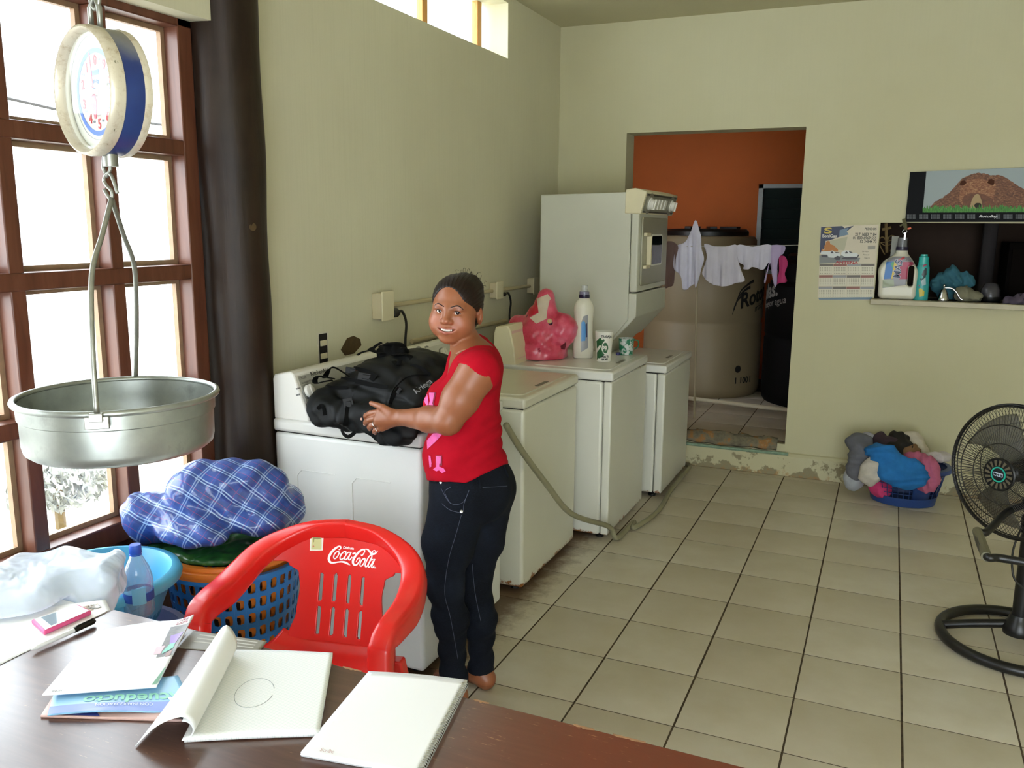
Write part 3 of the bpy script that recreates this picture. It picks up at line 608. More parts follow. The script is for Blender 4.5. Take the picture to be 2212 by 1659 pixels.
# printing on the backrest: image of each stroke laid on the shell
Mc = Matrix.Translation((.81, 1.835, 0)) @ Matrix.Rotation(.18, 4, 'Z'); Mi = Mc.inverted(); Mn = np.array(Mc.to_3x3() @ Vector((0, -1, .25))); Mp = np.array(Mc @ Vector((0, yback(0, .67), .67)))
def on_back(u, v, k=.0042):
    P = Vector(onplane(u, v, Mp, Mn)); L = Mi @ P
    for _ in range(6):                                   # slide along the ray until it meets the curved shell
        yy = yback(L.x, L.z)-k; d = Vector(ray(u, v)); dl = Mi.to_3x3() @ d; L = L+dl*((yy-L.y)/dl.y)
    return (L.x, L.y, L.z)
def zpt(x, y): return 660+x/12.289, 1140+y/12.289
def stroke(b, pts, wid, n=5):
    W_ = wid if isinstance(wid, list) else [wid]*len(pts)
    P = catmull([(x, y, w_) for (x, y), w_ in zip(pts, W_)], n); L = []; R_ = []
    for i in range(len(P)):
        a = np.array(P[max(i-1, 0)]); c = np.array(P[min(i+1, len(P)-1)]); t = (c-a)[:2]; t = t/(np.linalg.norm(t)+1e-9); nn = np.array([-t[1], t[0]])*P[i][2]/2
        L.append(on_back(*zpt(P[i][0]+nn[0], P[i][1]+nn[1]))); R_.append(on_back(*zpt(P[i][0]-nn[0], P[i][1]-nn[1])))
    m = len(L); b.add(L+R_, [(i, i+1, m+i+1, m+i) for i in range(m-1)])
b = MB()
stroke(b, [(880, 585), (925, 560), (930, 505), (870, 500), (770, 565), (685, 660), (628, 765), (622, 855), (665, 918), (745, 930), (860, 912), (960, 903), (1050, 920), (1120, 955), (1190, 995)], [22, 30, 38, 42, 56, 64, 64, 64, 56, 44, 34, 42, 54, 48, 6])
o1 = [(880, 625), (805, 655), (752, 740), (755, 812), (800, 812), (862, 740), (890, 665), (870, 622)]
stroke(b, o1, 32); stroke(b, [(885, 680), (920, 700), (965, 680)], 20)
stroke(b, [(1050, 690), (1075, 645), (1030, 632), (962, 690), (916, 780), (926, 835), (978, 830), (1045, 770)], 32)
stroke(b, [(1185, 655), (1125, 660), (1062, 740), (1036, 808), (1055, 848), (1110, 812), (1185, 700)], 30); stroke(b, [(1215, 640), (1165, 750), (1140, 830), (1175, 850), (1240, 775)], 32)
stroke(b, [(1248, 695), (1330, 665)], 44)
stroke(b, [(1475, 715), (1495, 742), (1540, 690), (1572, 620), (1545, 578), (1490, 588), (1400, 660), (1312, 768), (1262, 870), (1266, 950), (1312, 992), (1372, 970), (1430, 890), (1450, 832), (1420, 800), (1380, 830), (1338, 910)], [24, 28, 28, 30, 38, 44, 54, 60, 60, 54, 44, 38, 36, 32, 28, 26, 14])
stroke(b, [(1540, 572), (1640, 572), (1700, 630), (1760, 690), (1830, 692), (1880, 655), (1925, 608)], [20, 34, 50, 58, 48, 32, 6]); stroke(b, [(1770, 665), (1790, 615), (1835, 602), (1855, 635)], 20)
stroke(b, [(1575, 810), (1502, 850), (1450, 950), (1455, 1012), (1502, 1006), (1562, 920), (1582, 845), (1565, 808)], 32)
stroke(b, [(1775, 705), (1690, 760), (1622, 880), (1582, 990), (1602, 1036), (1645, 1005), (1705, 890), (1755, 790), (1765, 720)], 32)
stroke(b, [(1800, 840), (1735, 860), (1682, 950), (1662, 1020), (1682, 1048), (1732, 1000), (1800, 880)], 30); stroke(b, [(1840, 830), (1775, 975), (1752, 1045), (1790, 1050), (1825, 1000)], 32)
b.build('script_lettering', mat('white_print', 'f2eef0', .45), CH, smooth=0)
def flat_txt(s, x, y, size, slope, bold=0., sx=1., shear=0.):
    cu = bpy.data.curves.new('t', 'FONT'); cu.body = s; cu.size = size; cu.offset = bold; cu.shear = shear; o = bpy.data.objects.new('t', cu); me = bpy.data.meshes.new_from_object(o); bpy.data.objects.remove(o)
    for v in me.vertices: X, Y = x+v.co.x*sx, y-v.co.y+slope*v.co.x*sx; v.co = on_back(*zpt(X, Y))
    link('lettering', me, MATS['white_print'], CH)
flat_txt('Disfruta', 995, 552, 92, .10, 2.5, .95, .15); flat_txt('MR', 1808, 1072, 46, .05, 2)
b = MB(); q = [(125, 175), (460, 180), (478, 240), (455, 600), (285, 612), (112, 608), (118, 400)]; b.add([on_back(*zpt(*p)) for p in q], [tuple(range(len(q)))]); st = b.build('paper_sticker', mat('sticker_white', 'eeeae0', .7), CH)
for (col, q) in (('c9c98e', [(165, 230), (425, 235), (415, 580), (150, 575)]), ('8b8a5c', [(190, 240), (400, 240), (405, 300), (270, 315), (205, 400)]), ('9aa37a', [(290, 330), (410, 330), (405, 560), (270, 560)]), ('b9705a', [(185, 480), (210, 465), (235, 490), (225, 515), (190, 515)]), ('6e7152', [(235, 395), (300, 420), (330, 460), (315, 470), (250, 410)])):
    b = MB(); b.add([on_back(*zpt(*p), .0046+.0002*len(q)) for p in q], [tuple(range(len(q)))]); b.build('sticker_print', mat('sticker_'+col, col, .7), st)
# ================================================================== smooth implicit modelling for soft shapes
class Field:
    def __init__(s, lo, hi, h):
        s.lo = np.array(lo, float); s.h = h; s.n = np.ceil((np.array(hi)-s.lo)/h).astype(int)+1
        s.ax = [s.lo[i]+h*np.arange(s.n[i]) for i in range(3)]; s.D = np.full(tuple(s.n), .2, np.float32)
    def sub(s, lo, hi):
        a = np.clip(np.floor((np.array(lo)-s.lo)/s.h).astype(int), 0, s.n); b = np.clip(np.ceil((np.array(hi)-s.lo)/s.h).astype(int)+1, 0, s.n)
        if np.any(b <= a): return None, None
        sl = tuple(slice(a[i], b[i]) for i in range(3)); g = np.meshgrid(*[s.ax[i][sl[i]].astype(np.float32) for i in range(3)], indexing='ij'); return sl, np.stack(g, -1)
    def op(s, prim, k=.01, mode='add', off=0.):
        m = k+4*s.h+abs(off)+(.02 if mode == 'sub' else .0); sl, P = s.sub(np.array(prim.lo)-m, np.array(prim.hi)+m)
        if sl is None: return s
        d = prim(P)-off; D = s.D[sl]
        if mode == 'add': h = np.clip(.5+.5*(D-d)/k, 0, 1); s.D[sl] = D+(d-D)*h-k*h*(1-h)
        else: d = -d; h = np.clip(.5-.5*(D-d)/k, 0, 1); s.D[sl] = D+(d-D)*h+k*h*(1-h)
        return s
    def apply(s, fn):
        """D += fn(P) in slabs"""
        for i in range(0, s.n[0], 24):
            g = np.meshgrid(s.ax[0][i:i+24].astype(np.float32), s.ax[1].astype(np.float32), s.ax[2].astype(np.float32), indexing='ij'); P = np.stack(g, -1); s.D[i:i+24] = fn(P, s.D[i:i+24])
        return s
    def surface(s):
        D = s.D; n = D.shape; S = D < 0
        c = np.zeros((n[0]-1, n[1]-1, n[2]-1), np.int8)
        for a in (0, 1):
            for b in (0, 1):
                for e in (0, 1): c += S[a:n[0]-1+a, b:n[1]-1+b, e:n[2]-1+e]
        act = (c > 0) & (c < 8); idx = np.argwhere(act); N = len(idx)
        vid = np.full(act.shape, -1, np.int64); vid[act] = np.arange(N)
        corner = {}
        for a in (0, 1):
            for b in (0, 1):
                for e in (0, 1): corner[(a, b, e)] = D[idx[:, 0]+a, idx[:, 1]+b, idx[:, 2]+e].astype(np.float64)
        acc = np.zeros((N, 3)); cnt = np.zeros(N)
        keys = list(corner)
        for p in keys:
            for ax in range(3):
                if p[ax] == 0:
                    q = list(p); q[ax] = 1; q = tuple(q); d0, d1 = corner[p], corner[q]; m = (d0 < 0) != (d1 < 0); t = np.where(m, d0/(d0-d1+1e-12), 0)
                    pos = np.tile(np.array(p, float), (N, 1)); pos[:, ax] += t; acc[m] += pos[m]; cnt[m] += 1
        V = s.lo+(idx+acc/np.maximum(cnt, 1)[:, None])*s.h
        Q = []
        for ax in range(3):
            u, w_ = (ax+1) % 3, (ax+2) % 3
            A = [slice(None)]*3; B = [slice(None)]*3; A[ax] = slice(0, n[ax]-1); B[ax] = slice(1, n[ax])
            cr = S[tuple(A)] != S[tuple(B)]
            ii = np.argwhere(cr); ok = (ii[:, u] > 0) & (ii[:, w_] > 0) & (ii[:, u] < n[u]-1) & (ii[:, w_] < n[w_]-1); ii = ii[ok]
            if not len(ii): continue
            def vv(du, dw): j = ii.copy(); j[:, u] += du; j[:, w_] += dw; return vid[j[:, 0], j[:, 1], j[:, 2]]
            q = np.stack([vv(-1, -1), vv(0, -1), vv(0, 0), vv(-1, 0)], 1); flip = ~S[tuple(A)][tuple(ii_col(A, ii))]
            q[flip] = q[flip][:, ::-1]; Q.append(q)
        return V, np.concatenate(Q)
def ii_col(A, ii): return (ii[:, 0], ii[:, 1], ii[:, 2])
class P_rc:
    def __init__(s, a, b, ra, rb=None, sq=None):
        s.a, s.b, s.ra, s.rb = np.array(a, float), np.array(b, float), ra, (ra if rb is None else rb); r = max(ra, s.rb); s.lo = np.minimum(s.a, s.b)-r; s.hi = np.maximum(s.a, s.b)+r
    def __call__(s, P):
        ba = (s.b-s.a).astype(np.float32); pa = P-s.a.astype(np.float32); t = np.clip(pa@ba/max(1e-9, float(ba@ba)), 0, 1); d = pa-t[..., None]*ba; return np.sqrt((d*d).sum(-1))-(s.ra+(s.rb-s.ra)*t)
class P_ell:
    def __init__(s, c, r, R=None):
        s.c, s.r = np.array(c, float), np.array(r, float); s.R = None if R is None else np.array(R, float); m = max(r); s.lo, s.hi = s.c-m, s.c+m
        if R is None: s.lo, s.hi = s.c-s.r, s.c+s.r
    def __call__(s, P):
        p = P-s.c.astype(np.float32)
        if s.R is not None: p = p@s.R.T.astype(np.float32)            # rows of R are local axes
        q = p/s.r.astype(np.float32); k0 = np.sqrt((q*q).sum(-1)); q2 = q/s.r.astype(np.float32); k1 = np.sqrt((q2*q2).sum(-1))+1e-9; return k0*(k0-1)/k1
class P_box:
    def __init__(s, c, half, rad, R=None):
        s.c, s.hf, s.rad = np.array(c, float), np.array(half, float), rad; s.R = None if R is None else np.array(R, float); m = np.linalg.norm(half)+rad; s.lo, s.hi = s.c-m, s.c+m
    def __call__(s, P):
        p = P-s.c.astype(np.float32)
        if s.R is not None: p = p@s.R.T.astype(np.float32)
        q = np.abs(p)-(s.hf-s.rad).astype(np.float32); return np.sqrt((np.maximum(q, 0)**2).sum(-1))+np.minimum(q.max(-1), 0)-s.rad
def chain(F, pts, rad, k=.01, mode='add', off=0.):
    for i in range(len(pts)-1): F.op(P_rc(pts[i], pts[i+1], rad[i], rad[i+1]), k, mode, off)
def smooth_verts(V, Q, it=2, lam=.5):
    n = len(V); E = np.concatenate([Q[:, [0, 1]], Q[:, [1, 2]], Q[:, [2, 3]], Q[:, [3, 0]]]); E = np.concatenate([E, E[:, ::-1]]); deg = np.bincount(E[:, 0], minlength=n).astype(float)
    for _ in range(it):
        A = np.stack([np.bincount(E[:, 0], V[E[:, 1], k], n) for k in range(3)], 1)/np.maximum(deg, 1)[:, None]; V = V+(A-V)*lam
    return V
def mesh_from(name, V, Q):
    me = bpy.data.meshes.new(name); me.vertices.add(len(V)); me.vertices.foreach_set('co', V.astype(np.float32).ravel())
    me.loops.add(len(Q)*4); me.loops.foreach_set('vertex_index', Q.astype(np.int32).ravel()); me.polygons.add(len(Q)); me.polygons.foreach_set('loop_start', (np.arange(len(Q))*4).astype(np.int32)); 
    me.update(calc_edges=True); me.validate(); me.polygons.foreach_set('use_smooth', [True]*len(me.polygons)); me.update(); return me
def cut(V, Q, keep):
    k = keep(V); m = k[Q].any(1); Q = Q[m]; u, inv = np.unique(Q, return_inverse=True); return V[u], inv.reshape(-1, 4)
def merge(parts):
    Vs, Qs, o = [], [], 0
    for V, Q in parts: Vs.append(V); Qs.append(Q+o); o += len(V)
    return np.concatenate(Vs), np.concatenate(Qs)
def set_color(me, C):
    a = me.color_attributes.new('tint', 'FLOAT_COLOR', 'POINT'); a.data.foreach_set('color', np.c_[C, np.ones(len(C))].astype(np.float32).ravel())
def tint_mat(name, rough=.5, **kw):
    m = mat(name, 'ffffff', rough, **kw); t = NT(m); a = t.node('ShaderNodeVertexColor', layer_name='tint'); t.base(a.outputs[0]); return m
# ================================================================== the woman
PER = thing('person', 'woman in a red top and dark jeans holding the black backpack', 'person', (.94, 2.46, 0))
# landmarks (metres, world)
yaw = math.radians(24); f = np.array([-math.cos(yaw), -math.sin(yaw), 0]); l = np.array([math.sin(yaw), -math.cos(yaw), 0]); zz = np.array([0, 0, 1.])
RB = np.array([f, l, zz])                                    # body axes: forward, left, up
Lsh = aty(1030, 806, 2.335); Lel = aty(968, 908, 2.275); Lwr = aty(868, 902, 2.36); 
hipL = np.array([.945, 2.395, .735]); kneeL = aty(960, 1262, 2.37); ankL = aty(979, 1452, 2.385)
hipR = np.array([.985, 2.53, .735]); kneeR = aty(1024, 1262, 2.515); ankR = aty(1040, 1450, 2.53)
Rsh = np.array([.90, 2.585, 1.195]); Rel = np.array([.80, 2.70, 1.02]); Rwr = np.array([.64, 2.78, 1.03]); Rha = np.array([.58, 2.80, 1.03])
tc = np.array([.945, 2.462, 0])
def tp(z, df=0., dl=0.): return tc+zz*z+f*df+l*dl
torso = [P_ell(tp(.80), (.126, .148, .112), RB), P_ell(tp(.755, -.045, .042), (.100, .090, .105), RB), P_ell(tp(.755, -.045, -.05), (.100, .090, .105), RB), P_ell(tp(.90, .010), (.116, .136, .12), RB), P_ell(tp(1.02, -.002), (.100, .138, .13), RB),
         P_ell(tp(1.045, .068, .058), (.064, .064, .060), RB), P_ell(tp(1.045, .068, -.062), (.064, .064, .060), RB), P_ell(tp(1.14, -.022), (.082, .138, .085), RB), P_ell(tp(1.185, -.03), (.068, .128, .052), RB), P_ell(tp(.86, .040), (.09, .105, .075), RB)]
HC = np.array(aty(978, 672, 2.455))+np.array([0, .02, 0])     # head centre
g = np.array([.15, -.985, -.03]); g /= np.linalg.norm(g); hr = np.cross(g, zz); hr /= np.linalg.norm(hr)
roll = math.radians(4); hu = np.cross(hr, g); hr, hu = hr*math.cos(roll)+hu*math.sin(roll), -hr*math.sin(roll)+hu*math.cos(roll)
RH = np.array([hr, g, hu])                                   # head axes: image right, forward, up
def hp_(x, y, z): return HC+hr*x+g*y+hu*z
def add_torso(F, off=0., k=.05):
    for p in torso: F.op(p, k, off=off)
def add_neck(F, off=0.):
    nb = tp(1.20, -.012); F.op(P_rc(nb, hp_(0, -.030, -.05), .053, .046), .018, off=off)
    F.op(P_rc(tp(1.175, -.01), Lsh+np.array([.0, .02, -.005]), .044, .054), .04, off=off); F.op(P_rc(tp(1.175, -.01), Rsh, .044, .054), .04, off=off)
def add_arms(F, off=0.):
    chain(F, [Lsh, Lsh*.45+Lel*.55+np.array([0, -.006, 0]), Lel], [.062, .056, .045], .02, off=off)
    mid = Lel*.6+Lwr*.4; chain(F, [Lel, mid, Lwr], [.043, .041, .026], .015, off=off)
    chain(F, [Rsh, Rel, Rwr], [.058, .043, .026], .02, off=off)
KN = aty(826, 899, 2.385)                                     # centre of the knuckle row
def hand_prims():
    out = []
    wr = Lwr; kx = [aty(822, 889, 2.362), aty(818, 901, 2.358), aty(820, 913, 2.36), aty(826, 924, 2.366)]     # knuckles index..little
    mid = [aty(800, 893, 2.372), aty(798, 907, 2.368), aty(803, 919, 2.37), aty(811, 929, 2.375)]
    tip = [aty(782, 905, 2.398), aty(788, 917, 2.396), aty(799, 927, 2.394), aty(811, 935.5, 2.392)]
    for q, kk in enumerate(kx): out.append((P_rc(wr*.8+kk*.2, kk, .017, .0125), .012))
    out.append((P_rc(wr, (kx[1]+kx[2])/2, .024, .017), .012))
    for q in range(4):
        r = (.0098, .0102, .0096, .0085)[q]; m2 = mid[q]*.45+tip[q]*.55+np.array([-.004, .0, .0])
        out.append((P_rc(kx[q], mid[q], r*1.1, r), .004)); out.append((P_rc(mid[q], m2, r, r*.92), .003)); out.append((P_rc(m2, tip[q], r*.92, r*.74), .003))
    tb = aty(846, 893, 2.352); t1 = aty(826, 880, 2.355); t2 = aty(802, 871, 2.378)
    out.append((P_rc(tb, t1, .0155, .0115), .012)); out.append((P_rc(t1, t2, .0112, .0078), .004)); return out, tip, t2, mid
HP, TIPS, THT, MIDS = hand_prims()
def add_hand(F):
    H_ = Field(F.lo, F.lo+(F.n-1)*F.h, F.h)
    for p, k in HP: F.op(p, k)
def rhand(F):
    F.op(P_rc(Rwr, Rha, .028, .02), .01)
    for k in range(4): b_ = Rha+np.array([0, 0, -.024+.016*k]); F.op(P_rc(b_, b_+np.array([-.035, -.01, 0]), .009), .004); F.op(P_rc(b_+np.array([-.035, -.01, 0]), b_+np.array([-.05, -.035, 0]), .008), .004)
    F.op(P_rc(Rwr+np.array([-.02, 0, .02]), Rwr+np.array([-.06, -.02, .045]), .011, .008), .006)
def foot(F, ank, heel_x, dirv):
    d = np.array(dirv, float); d /= np.linalg.norm(d); h = np.array([ank[0]+.018, ank[1], .033]); b_ = h+d*.15+np.array([0, 0, -.012])
    F.op(P_rc(ank, h+np.array([0, 0, .01]), .036, .034), .02); F.op(P_rc(h, h+np.array([0, 0, -.002]), .033), .01); F.op(P_rc(h+d*.03+np.array([0, 0, .012]), b_, .033, .022), .02)
    s = np.cross(d, zz)
    for k in range(5): o_ = b_+s*(-.034+.016*k); F.op(P_rc(o_-d*.03, o_+d*(.045-.006*abs(k-1)), .013, .0095), .006)
def add_legs(F, off=0., k=.035, seat=True):
    chain(F, [hipL, hipL*.5+kneeL*.5+np.array([-.01, 0, 0]), kneeL, kneeL*.62+ankL*.38+np.array([.012, 0, 0]), ankL], [.092, .078, .054, .050, .036], k, off=off)
    chain(F, [hipR, hipR*.5+kneeR*.5, kneeR, kneeR*.62+ankR*.38+np.array([.014, 0, 0]), ankR], [.092, .074, .051, .048, .036], k, off=off)
def head(F):
    A = lambda c, r, k=.012, mode='add', R=RH: F.op(P_ell(hp_(*c), r, R), k, mode)
    A((0, -.018, .036), (.075, .092, .080)); A((0, .022, -.020), (.067, .062, .078), .03)
    for s in (-1, 1):
        A((s*.037, .047, -.032), (.031, .028, .032), .025); A((s*.034, .018, -.050), (.030, .042, .034), .03)
        A((s*.024, .066, .022), (.026, .012, .009), .018)
    A((0, .060, -.084), (.026, .019, .016), .025)
    for s in (-1, 1): A((s*.0288, .090, .004), (.0185, .013, .0115), .008, 'sub')
    for s in (-1, 1):
        A((s*.0288, .0722, .0128), (.0175, .0085, .0042), .004); A((s*.0288, .0722, -.0068), (.0165, .0075, .0040), .005)
    F.op(P_rc(hp_(0, .079, .012), hp_(0, .092, -.018), .0085, .0105), .014); A((0, .0945, -.0220), (.0140, .012, .0095), .006)
    for s in (-1, 1): A((s*.0140, .0865, -.0250), (.0085, .0105, .0072), .005)
    for s in (-1, 1): A((s*.007, .098, -.0305), (.0042, .005, .0022), .002, 'sub')
    A((0, .074, -.055), (.030, .012, .018), .014)                                       # muzzle
    sm = [(-.0295, .0715, -.0478), (-.018, .0830, -.0520), (0, .0885, -.0540), (.018, .0830, -.0520), (.0295, .0715, -.0478)]
    chain(F, [hp_(x*.94, y-.001, z+.0052) for x, y, z in sm], [.0018, .0040, .0042, .0040, .0018], .003)
    chain(F, [hp_(x*.90, y-.002, z-.0068) for x, y, z in sm], [.0018, .0046, .0056, .0046, .0018], .003)
    chain(F, [hp_(x, y+.002, z) for x, y, z in sm], [.0012, .0034, .0042, .0034, .0012], .0012, 'sub'); chain(F, [hp_(x*.85, y-.003, z) for x, y, z in sm], [.0012, .0036, .0042, .0036, .0012], .0012, 'sub'); chain(F, [hp_(x, y+.007, z) for x, y, z in sm], [.0012, .0034, .0042, .0034, .0012], .0012, 'sub')
    for s in (-1, 1):
        Re = np.array([hr*math.cos(.8*s)-g*math.sin(.8*s)*-1*-1, g*math.cos(.8*s)+hr*math.sin(.8*s), hu])
        e_ = 0 if s < 0 else -.012; F.op(P_ell(hp_(s*(.078+e_*.6), -.016+e_, -.012), (.007, .0185, .028), Re), .005); F.op(P_ell(hp_(s*(.083+e_*.6), -.008+e_, -.007), (.0055, .0105, .0175), Re), .004, 'sub'); F.op(P_ell(hp_(s*(.079+e_*.6), -.014+e_, -.014), (.004, .007, .0105), Re), .003)
# --- skin surface: coarse body, fine head and fine hand
ZN = hp_(0, 0, -.118)[2]-.006
B = Field((.50, 2.18, -.005), (1.22, 2.88, ZN+.02), .0048); add_torso(B, -.004); add_neck(B); add_arms(B); add_hand(B); rhand(B); add_legs(B, -.012); foot(B, ankL, 0, (-.97, -.18, 0)); foot(B, ankR, 0, (-.97, .05, 0))
V1, Q1 = B.surface(); V1 = smooth_verts(V1, Q1, 1, .4)
xw = Lwr[0]+.005; inh = lambda V: (V[:, 0] < xw) & (V[:, 1] < 2.46) & (V[:, 2] > .8) & (V[:, 2] < 1.1)
V1, Q1 = cut(V1, Q1, lambda V: ~inh(V) & (V[:, 2] < ZN+.003))
Hh = Field((Lwr[0]-.16, 2.31, .90), (Lwr[0]+.03, 2.44, 1.04), .0018); add_arms(Hh); add_hand(Hh); V2, Q2 = Hh.surface(); V2, Q2 = cut(V2, Q2, lambda V: V[:, 0] < xw+.004)
hb = HC-np.array([.135, .15, .135]); he = HC+np.array([.135, .15, .14]); hb[2] = ZN-.012
Hd = Field(hb, he, .0018); head(Hd); Hn = Field(hb, he, .0018); add_neck(Hn); add_torso(Hn, -.004); h_ = np.clip(.5+.5*(Hd.D-Hn.D)/.012, 0, 1); Hd.D = Hd.D+(Hn.D-Hd.D)*h_-.012*h_*(1-h_); V3, Q3 = Hd.surface(); V3, Q3 = cut(V3, Q3, lambda V: V[:, 2] > ZN-.003)
V, Q = merge([(V1, Q1), (V2, Q2), (V3, Q3)]); me = mesh_from('body', V, Q)
L_ = (V-HC)@RH.T; skin = np.array(lin('8f5637')); C = np.tile(skin, (len(V), 1))
def blob(c, r, col, amt, base=None):
    global C
    d = np.sqrt((((L_-np.array(c))/np.array(r))**2).sum(1)); a = np.clip(1.25-d, 0, 1)[:, None]*amt; C = C*(1-a)+np.array(lin(col))*a
headm = V[:, 2] > ZN
for s in (-1, 1): blob((s*.04, .065, -.028), (.03, .04, .026), 'b8664a', .35)
blob((0, .095, -.022), (.02, .02, .014), 'b8745a', .3)
for x, y, z in ((-.017, .0835, -.0515), (-.009, .087, -.0535), (0, .0885, -.0545), (.009, .087, -.0535), (.017, .0835, -.0515), (.024, .077, -.0465), (-.024, .077, -.0465)):
    blob((x, y, z+.0050), (.0075, .02, .0042), '96483e', .55); blob((x*.92, y, z-.0066), (.0075, .02, .0050), 'a25048', .5); blob((x*.95, y-.008, z), (.008, .006, .0036), '3a1210', .9)
for s in (-1, 1): blob((s*.0288, .075, .0145), (.020, .03, .006), '6b3c2a', .55)
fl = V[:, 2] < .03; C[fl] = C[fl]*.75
set_color(me, C)
M_SKIN = tint_mat('skin', .42, sss=.08); BODY = link('body', me, M_SKIN, PER)
# eyes, brows, teeth
def surf_y(x, z, F=Hd):
    for y in np.arange(.13, .0, -.0004):
        p = hp_(x, y, z); i = ((p-F.lo)/F.h).astype(int)
        if np.all(i >= 0) and np.all(i < F.n) and F.D[tuple(i)] < 0: return y
    return .07
Th = Matrix.Translation(Vector(HC)) @ Matrix((hr, g, hu)).transposed().to_4x4()
M_EYE = mat('eye_white', 'd8d2cc', .15); M_IRIS = mat('iris_brown', '1c0e08', .1); M_BROW = mat('brow_dark', '1a0e0a', .7); M_TOOTH = mat('teeth', 'e8e2d8', .25)
for s in (-1, 1):
    c = Vector((s*.0288, .0655, .0045)); b = MB(); b.lathe([(.0125*math.sin(a), .0125*math.cos(a)) for a in np.linspace(PI-.01, .01, 16)], 24, T=Th @ Matrix.Translation(c)); e = b.build('eye', M_EYE, PER, smooth=180)
    lw_ = CAM-(HC+hr*c.x+g*c.y+hu*c.z); look = Vector(RH@lw_).normalized(); b = MB(); Tl = Th @ Matrix.Translation(c) @ F3((0, 0, 0), (look.y, -look.x, 0), (0, 0, 1)); Tl = Tl
    R0 = .0128; fr_ = look; xx = Vector((0, 0, 1)).cross(fr_).normalized(); Tl = Th @ F3(c, xx, fr_.cross(xx)); 
    b.lathe([(R0*math.sin(a), R0*math.cos(a)) for a in np.linspace(.56, .001, 7)], 20, T=Tl); b.build('iris', M_IRIS, e, smooth=180)
    pts = [(s*.0115, .0215), (s*.019, .0245), (s*.031, .0285), (s*.041, .0250), (s*.0495, .0165)]; pts = catmull(pts, 6)
    b = MB(); n_ = len(pts); b.tube([tuple(hp_(x, surf_y(x, z)+.0010, z)) for x, z in pts], [.0009+.0010*math.sin(PI*min(1, .12+i/(n_*1.1))) for i in range(n_)], 6); b.build('eyebrow', M_BROW, PER, smooth=180)
    pts = catmull([(-.0125, -.0010), (-.0065, .0045), (.001, .0058), (.008, .0040), (.0135, -.0025)], 5); R1 = .0150
    b = MB(); b.tube([tuple(hp_(c.x+s*x, c.y+math.sqrt(max(1e-6, R1*R1-x*x-z*z)), c.z+z)) for x, z in pts], [.0007+.0009*math.sin(PI*(.15+.8*i/len(pts))) for i in range(len(pts))], 5); b.build('eyelash', M_BROW, PER, smooth=180)
for k in range(8):
    x = (k-3.5)*.0046; zc_ = -.0535+6.5*x*x; b = MB(); b.loft([[tuple(hp_(x+dx*sc, .0815-9*x*x+dy, zc_+z)) for dx, dy in ((-.0022, 0), (.0022, 0), (.0022, .004), (-.0022, .004))] for z, sc in ((-.0024, .85), (.004, 1.))]); b.build('tooth', M_TOOTH, PER, bev=.0006)
for q in range(5):                                              # finger nails
    P = THT if q == 0 else TIPS[q-1]
    dv = (P-(aty(826, 880, 2.355) if q == 0 else MIDS[q-1])); dv /= np.linalg.norm(dv); nrm = np.array([.35, -.9, .25]); b = MB()
    b.lathe([(.0052, 0), (.0046, .0012), (0, .0016)], 12, T=F3(P+nrm*.0066+dv*.001, dv, np.cross(nrm, dv)) @ Matrix.Diagonal((1.3, .9, 1, 1))); b.build('fingernail', mat('nail', 'c79a88', .3), PER)
def fring(q, t_, m, r):
    a, c = np.array(MIDS[q]), (aty(818, 901, 2.358), aty(820, 913, 2.36), aty(826, 924, 2.366))[q-1]; P = c*(1-t_)+a*t_; dv = Vector(a-c).normalized(); X = dv.orthogonal().normalized(); Y = dv.cross(X)
    b = MB(); b.tube([tuple(Vector(P)+(X*math.cos(k)+Y*math.sin(k))*r) for k in np.linspace(0, 2*PI, 20)[:-1]], .0022, 6, loop=True); b.build('ring', m, PER, smooth=180)
fring(2, .55, M_CHROME, .0108); fring(3, .6, M_CHROME, .0098)
# --- hair: drawn back, knot high at the back, loose strands
Fh = Field(HC-np.array([.15, .17, .12]), HC+np.array([.15, .17, .17]), .0022)
Fh.op(P_ell(hp_(0, -.022, .036), (.0825, .0985, .0825), RH), .01)
Fh.op(P_ell(hp_(0, -.055, -.02), (.068, .055, .06), RH), .03)
Fh.op(P_ell(hp_(-.018, -.062, .072), (.046, .045, .042), RH), .025); Fh.op(P_ell(hp_(-.040, -.040, .070), (.028, .034, .026), RH), .015)
Fh.op(P_ell(hp_(.009, .105, -.020), (.0665, .135, .104), RH), .010, 'sub'); Fh.op(P_ell(hp_(.06, .06, -.06), (.05, .06, .07), RH), .01, 'sub')
Fh.op(P_ell(hp_(-.085, -.002, -.042), (.034, .046, .044), RH), .008, 'sub'); Fh.op(P_ell(hp_(.085, .008, -.035), (.030, .040, .042), RH), .008, 'sub')
def strands(P, D):
    L = (P-HC.astype(np.float32))@RH.T.astype(np.float32); ang = np.arctan2(L[..., 0], L[..., 2]+.02); w_ = L[..., 1]*30
    return D+.0004*np.sin(ang*57+w_+2*np.sin(w_*.7))+.0004*np.sin(ang*131+w_*1.7+ang*ang*9)+.0008*np.sin(ang*23+w_*.4)*np.clip(-L[..., 1]*20, 0, 1)
Fh.apply(strands); V, Q = Fh.surface(); th_ = newmat('dark_hair'); v = th_.coord((60, 12, 60)); nn = th_.noise(v, 3, 4); th_.base(th_.ramp(nn, [(.3, '0c0604'), (.7, '22110a')])); th_.b.inputs['Roughness'].default_value = .5; th_.b.inputs['Specular IOR Level'].default_value = .3
link('hair', mesh_from('hair', V, Q), th_.m, PER)
b = MB(); r_ = random.Random(11)
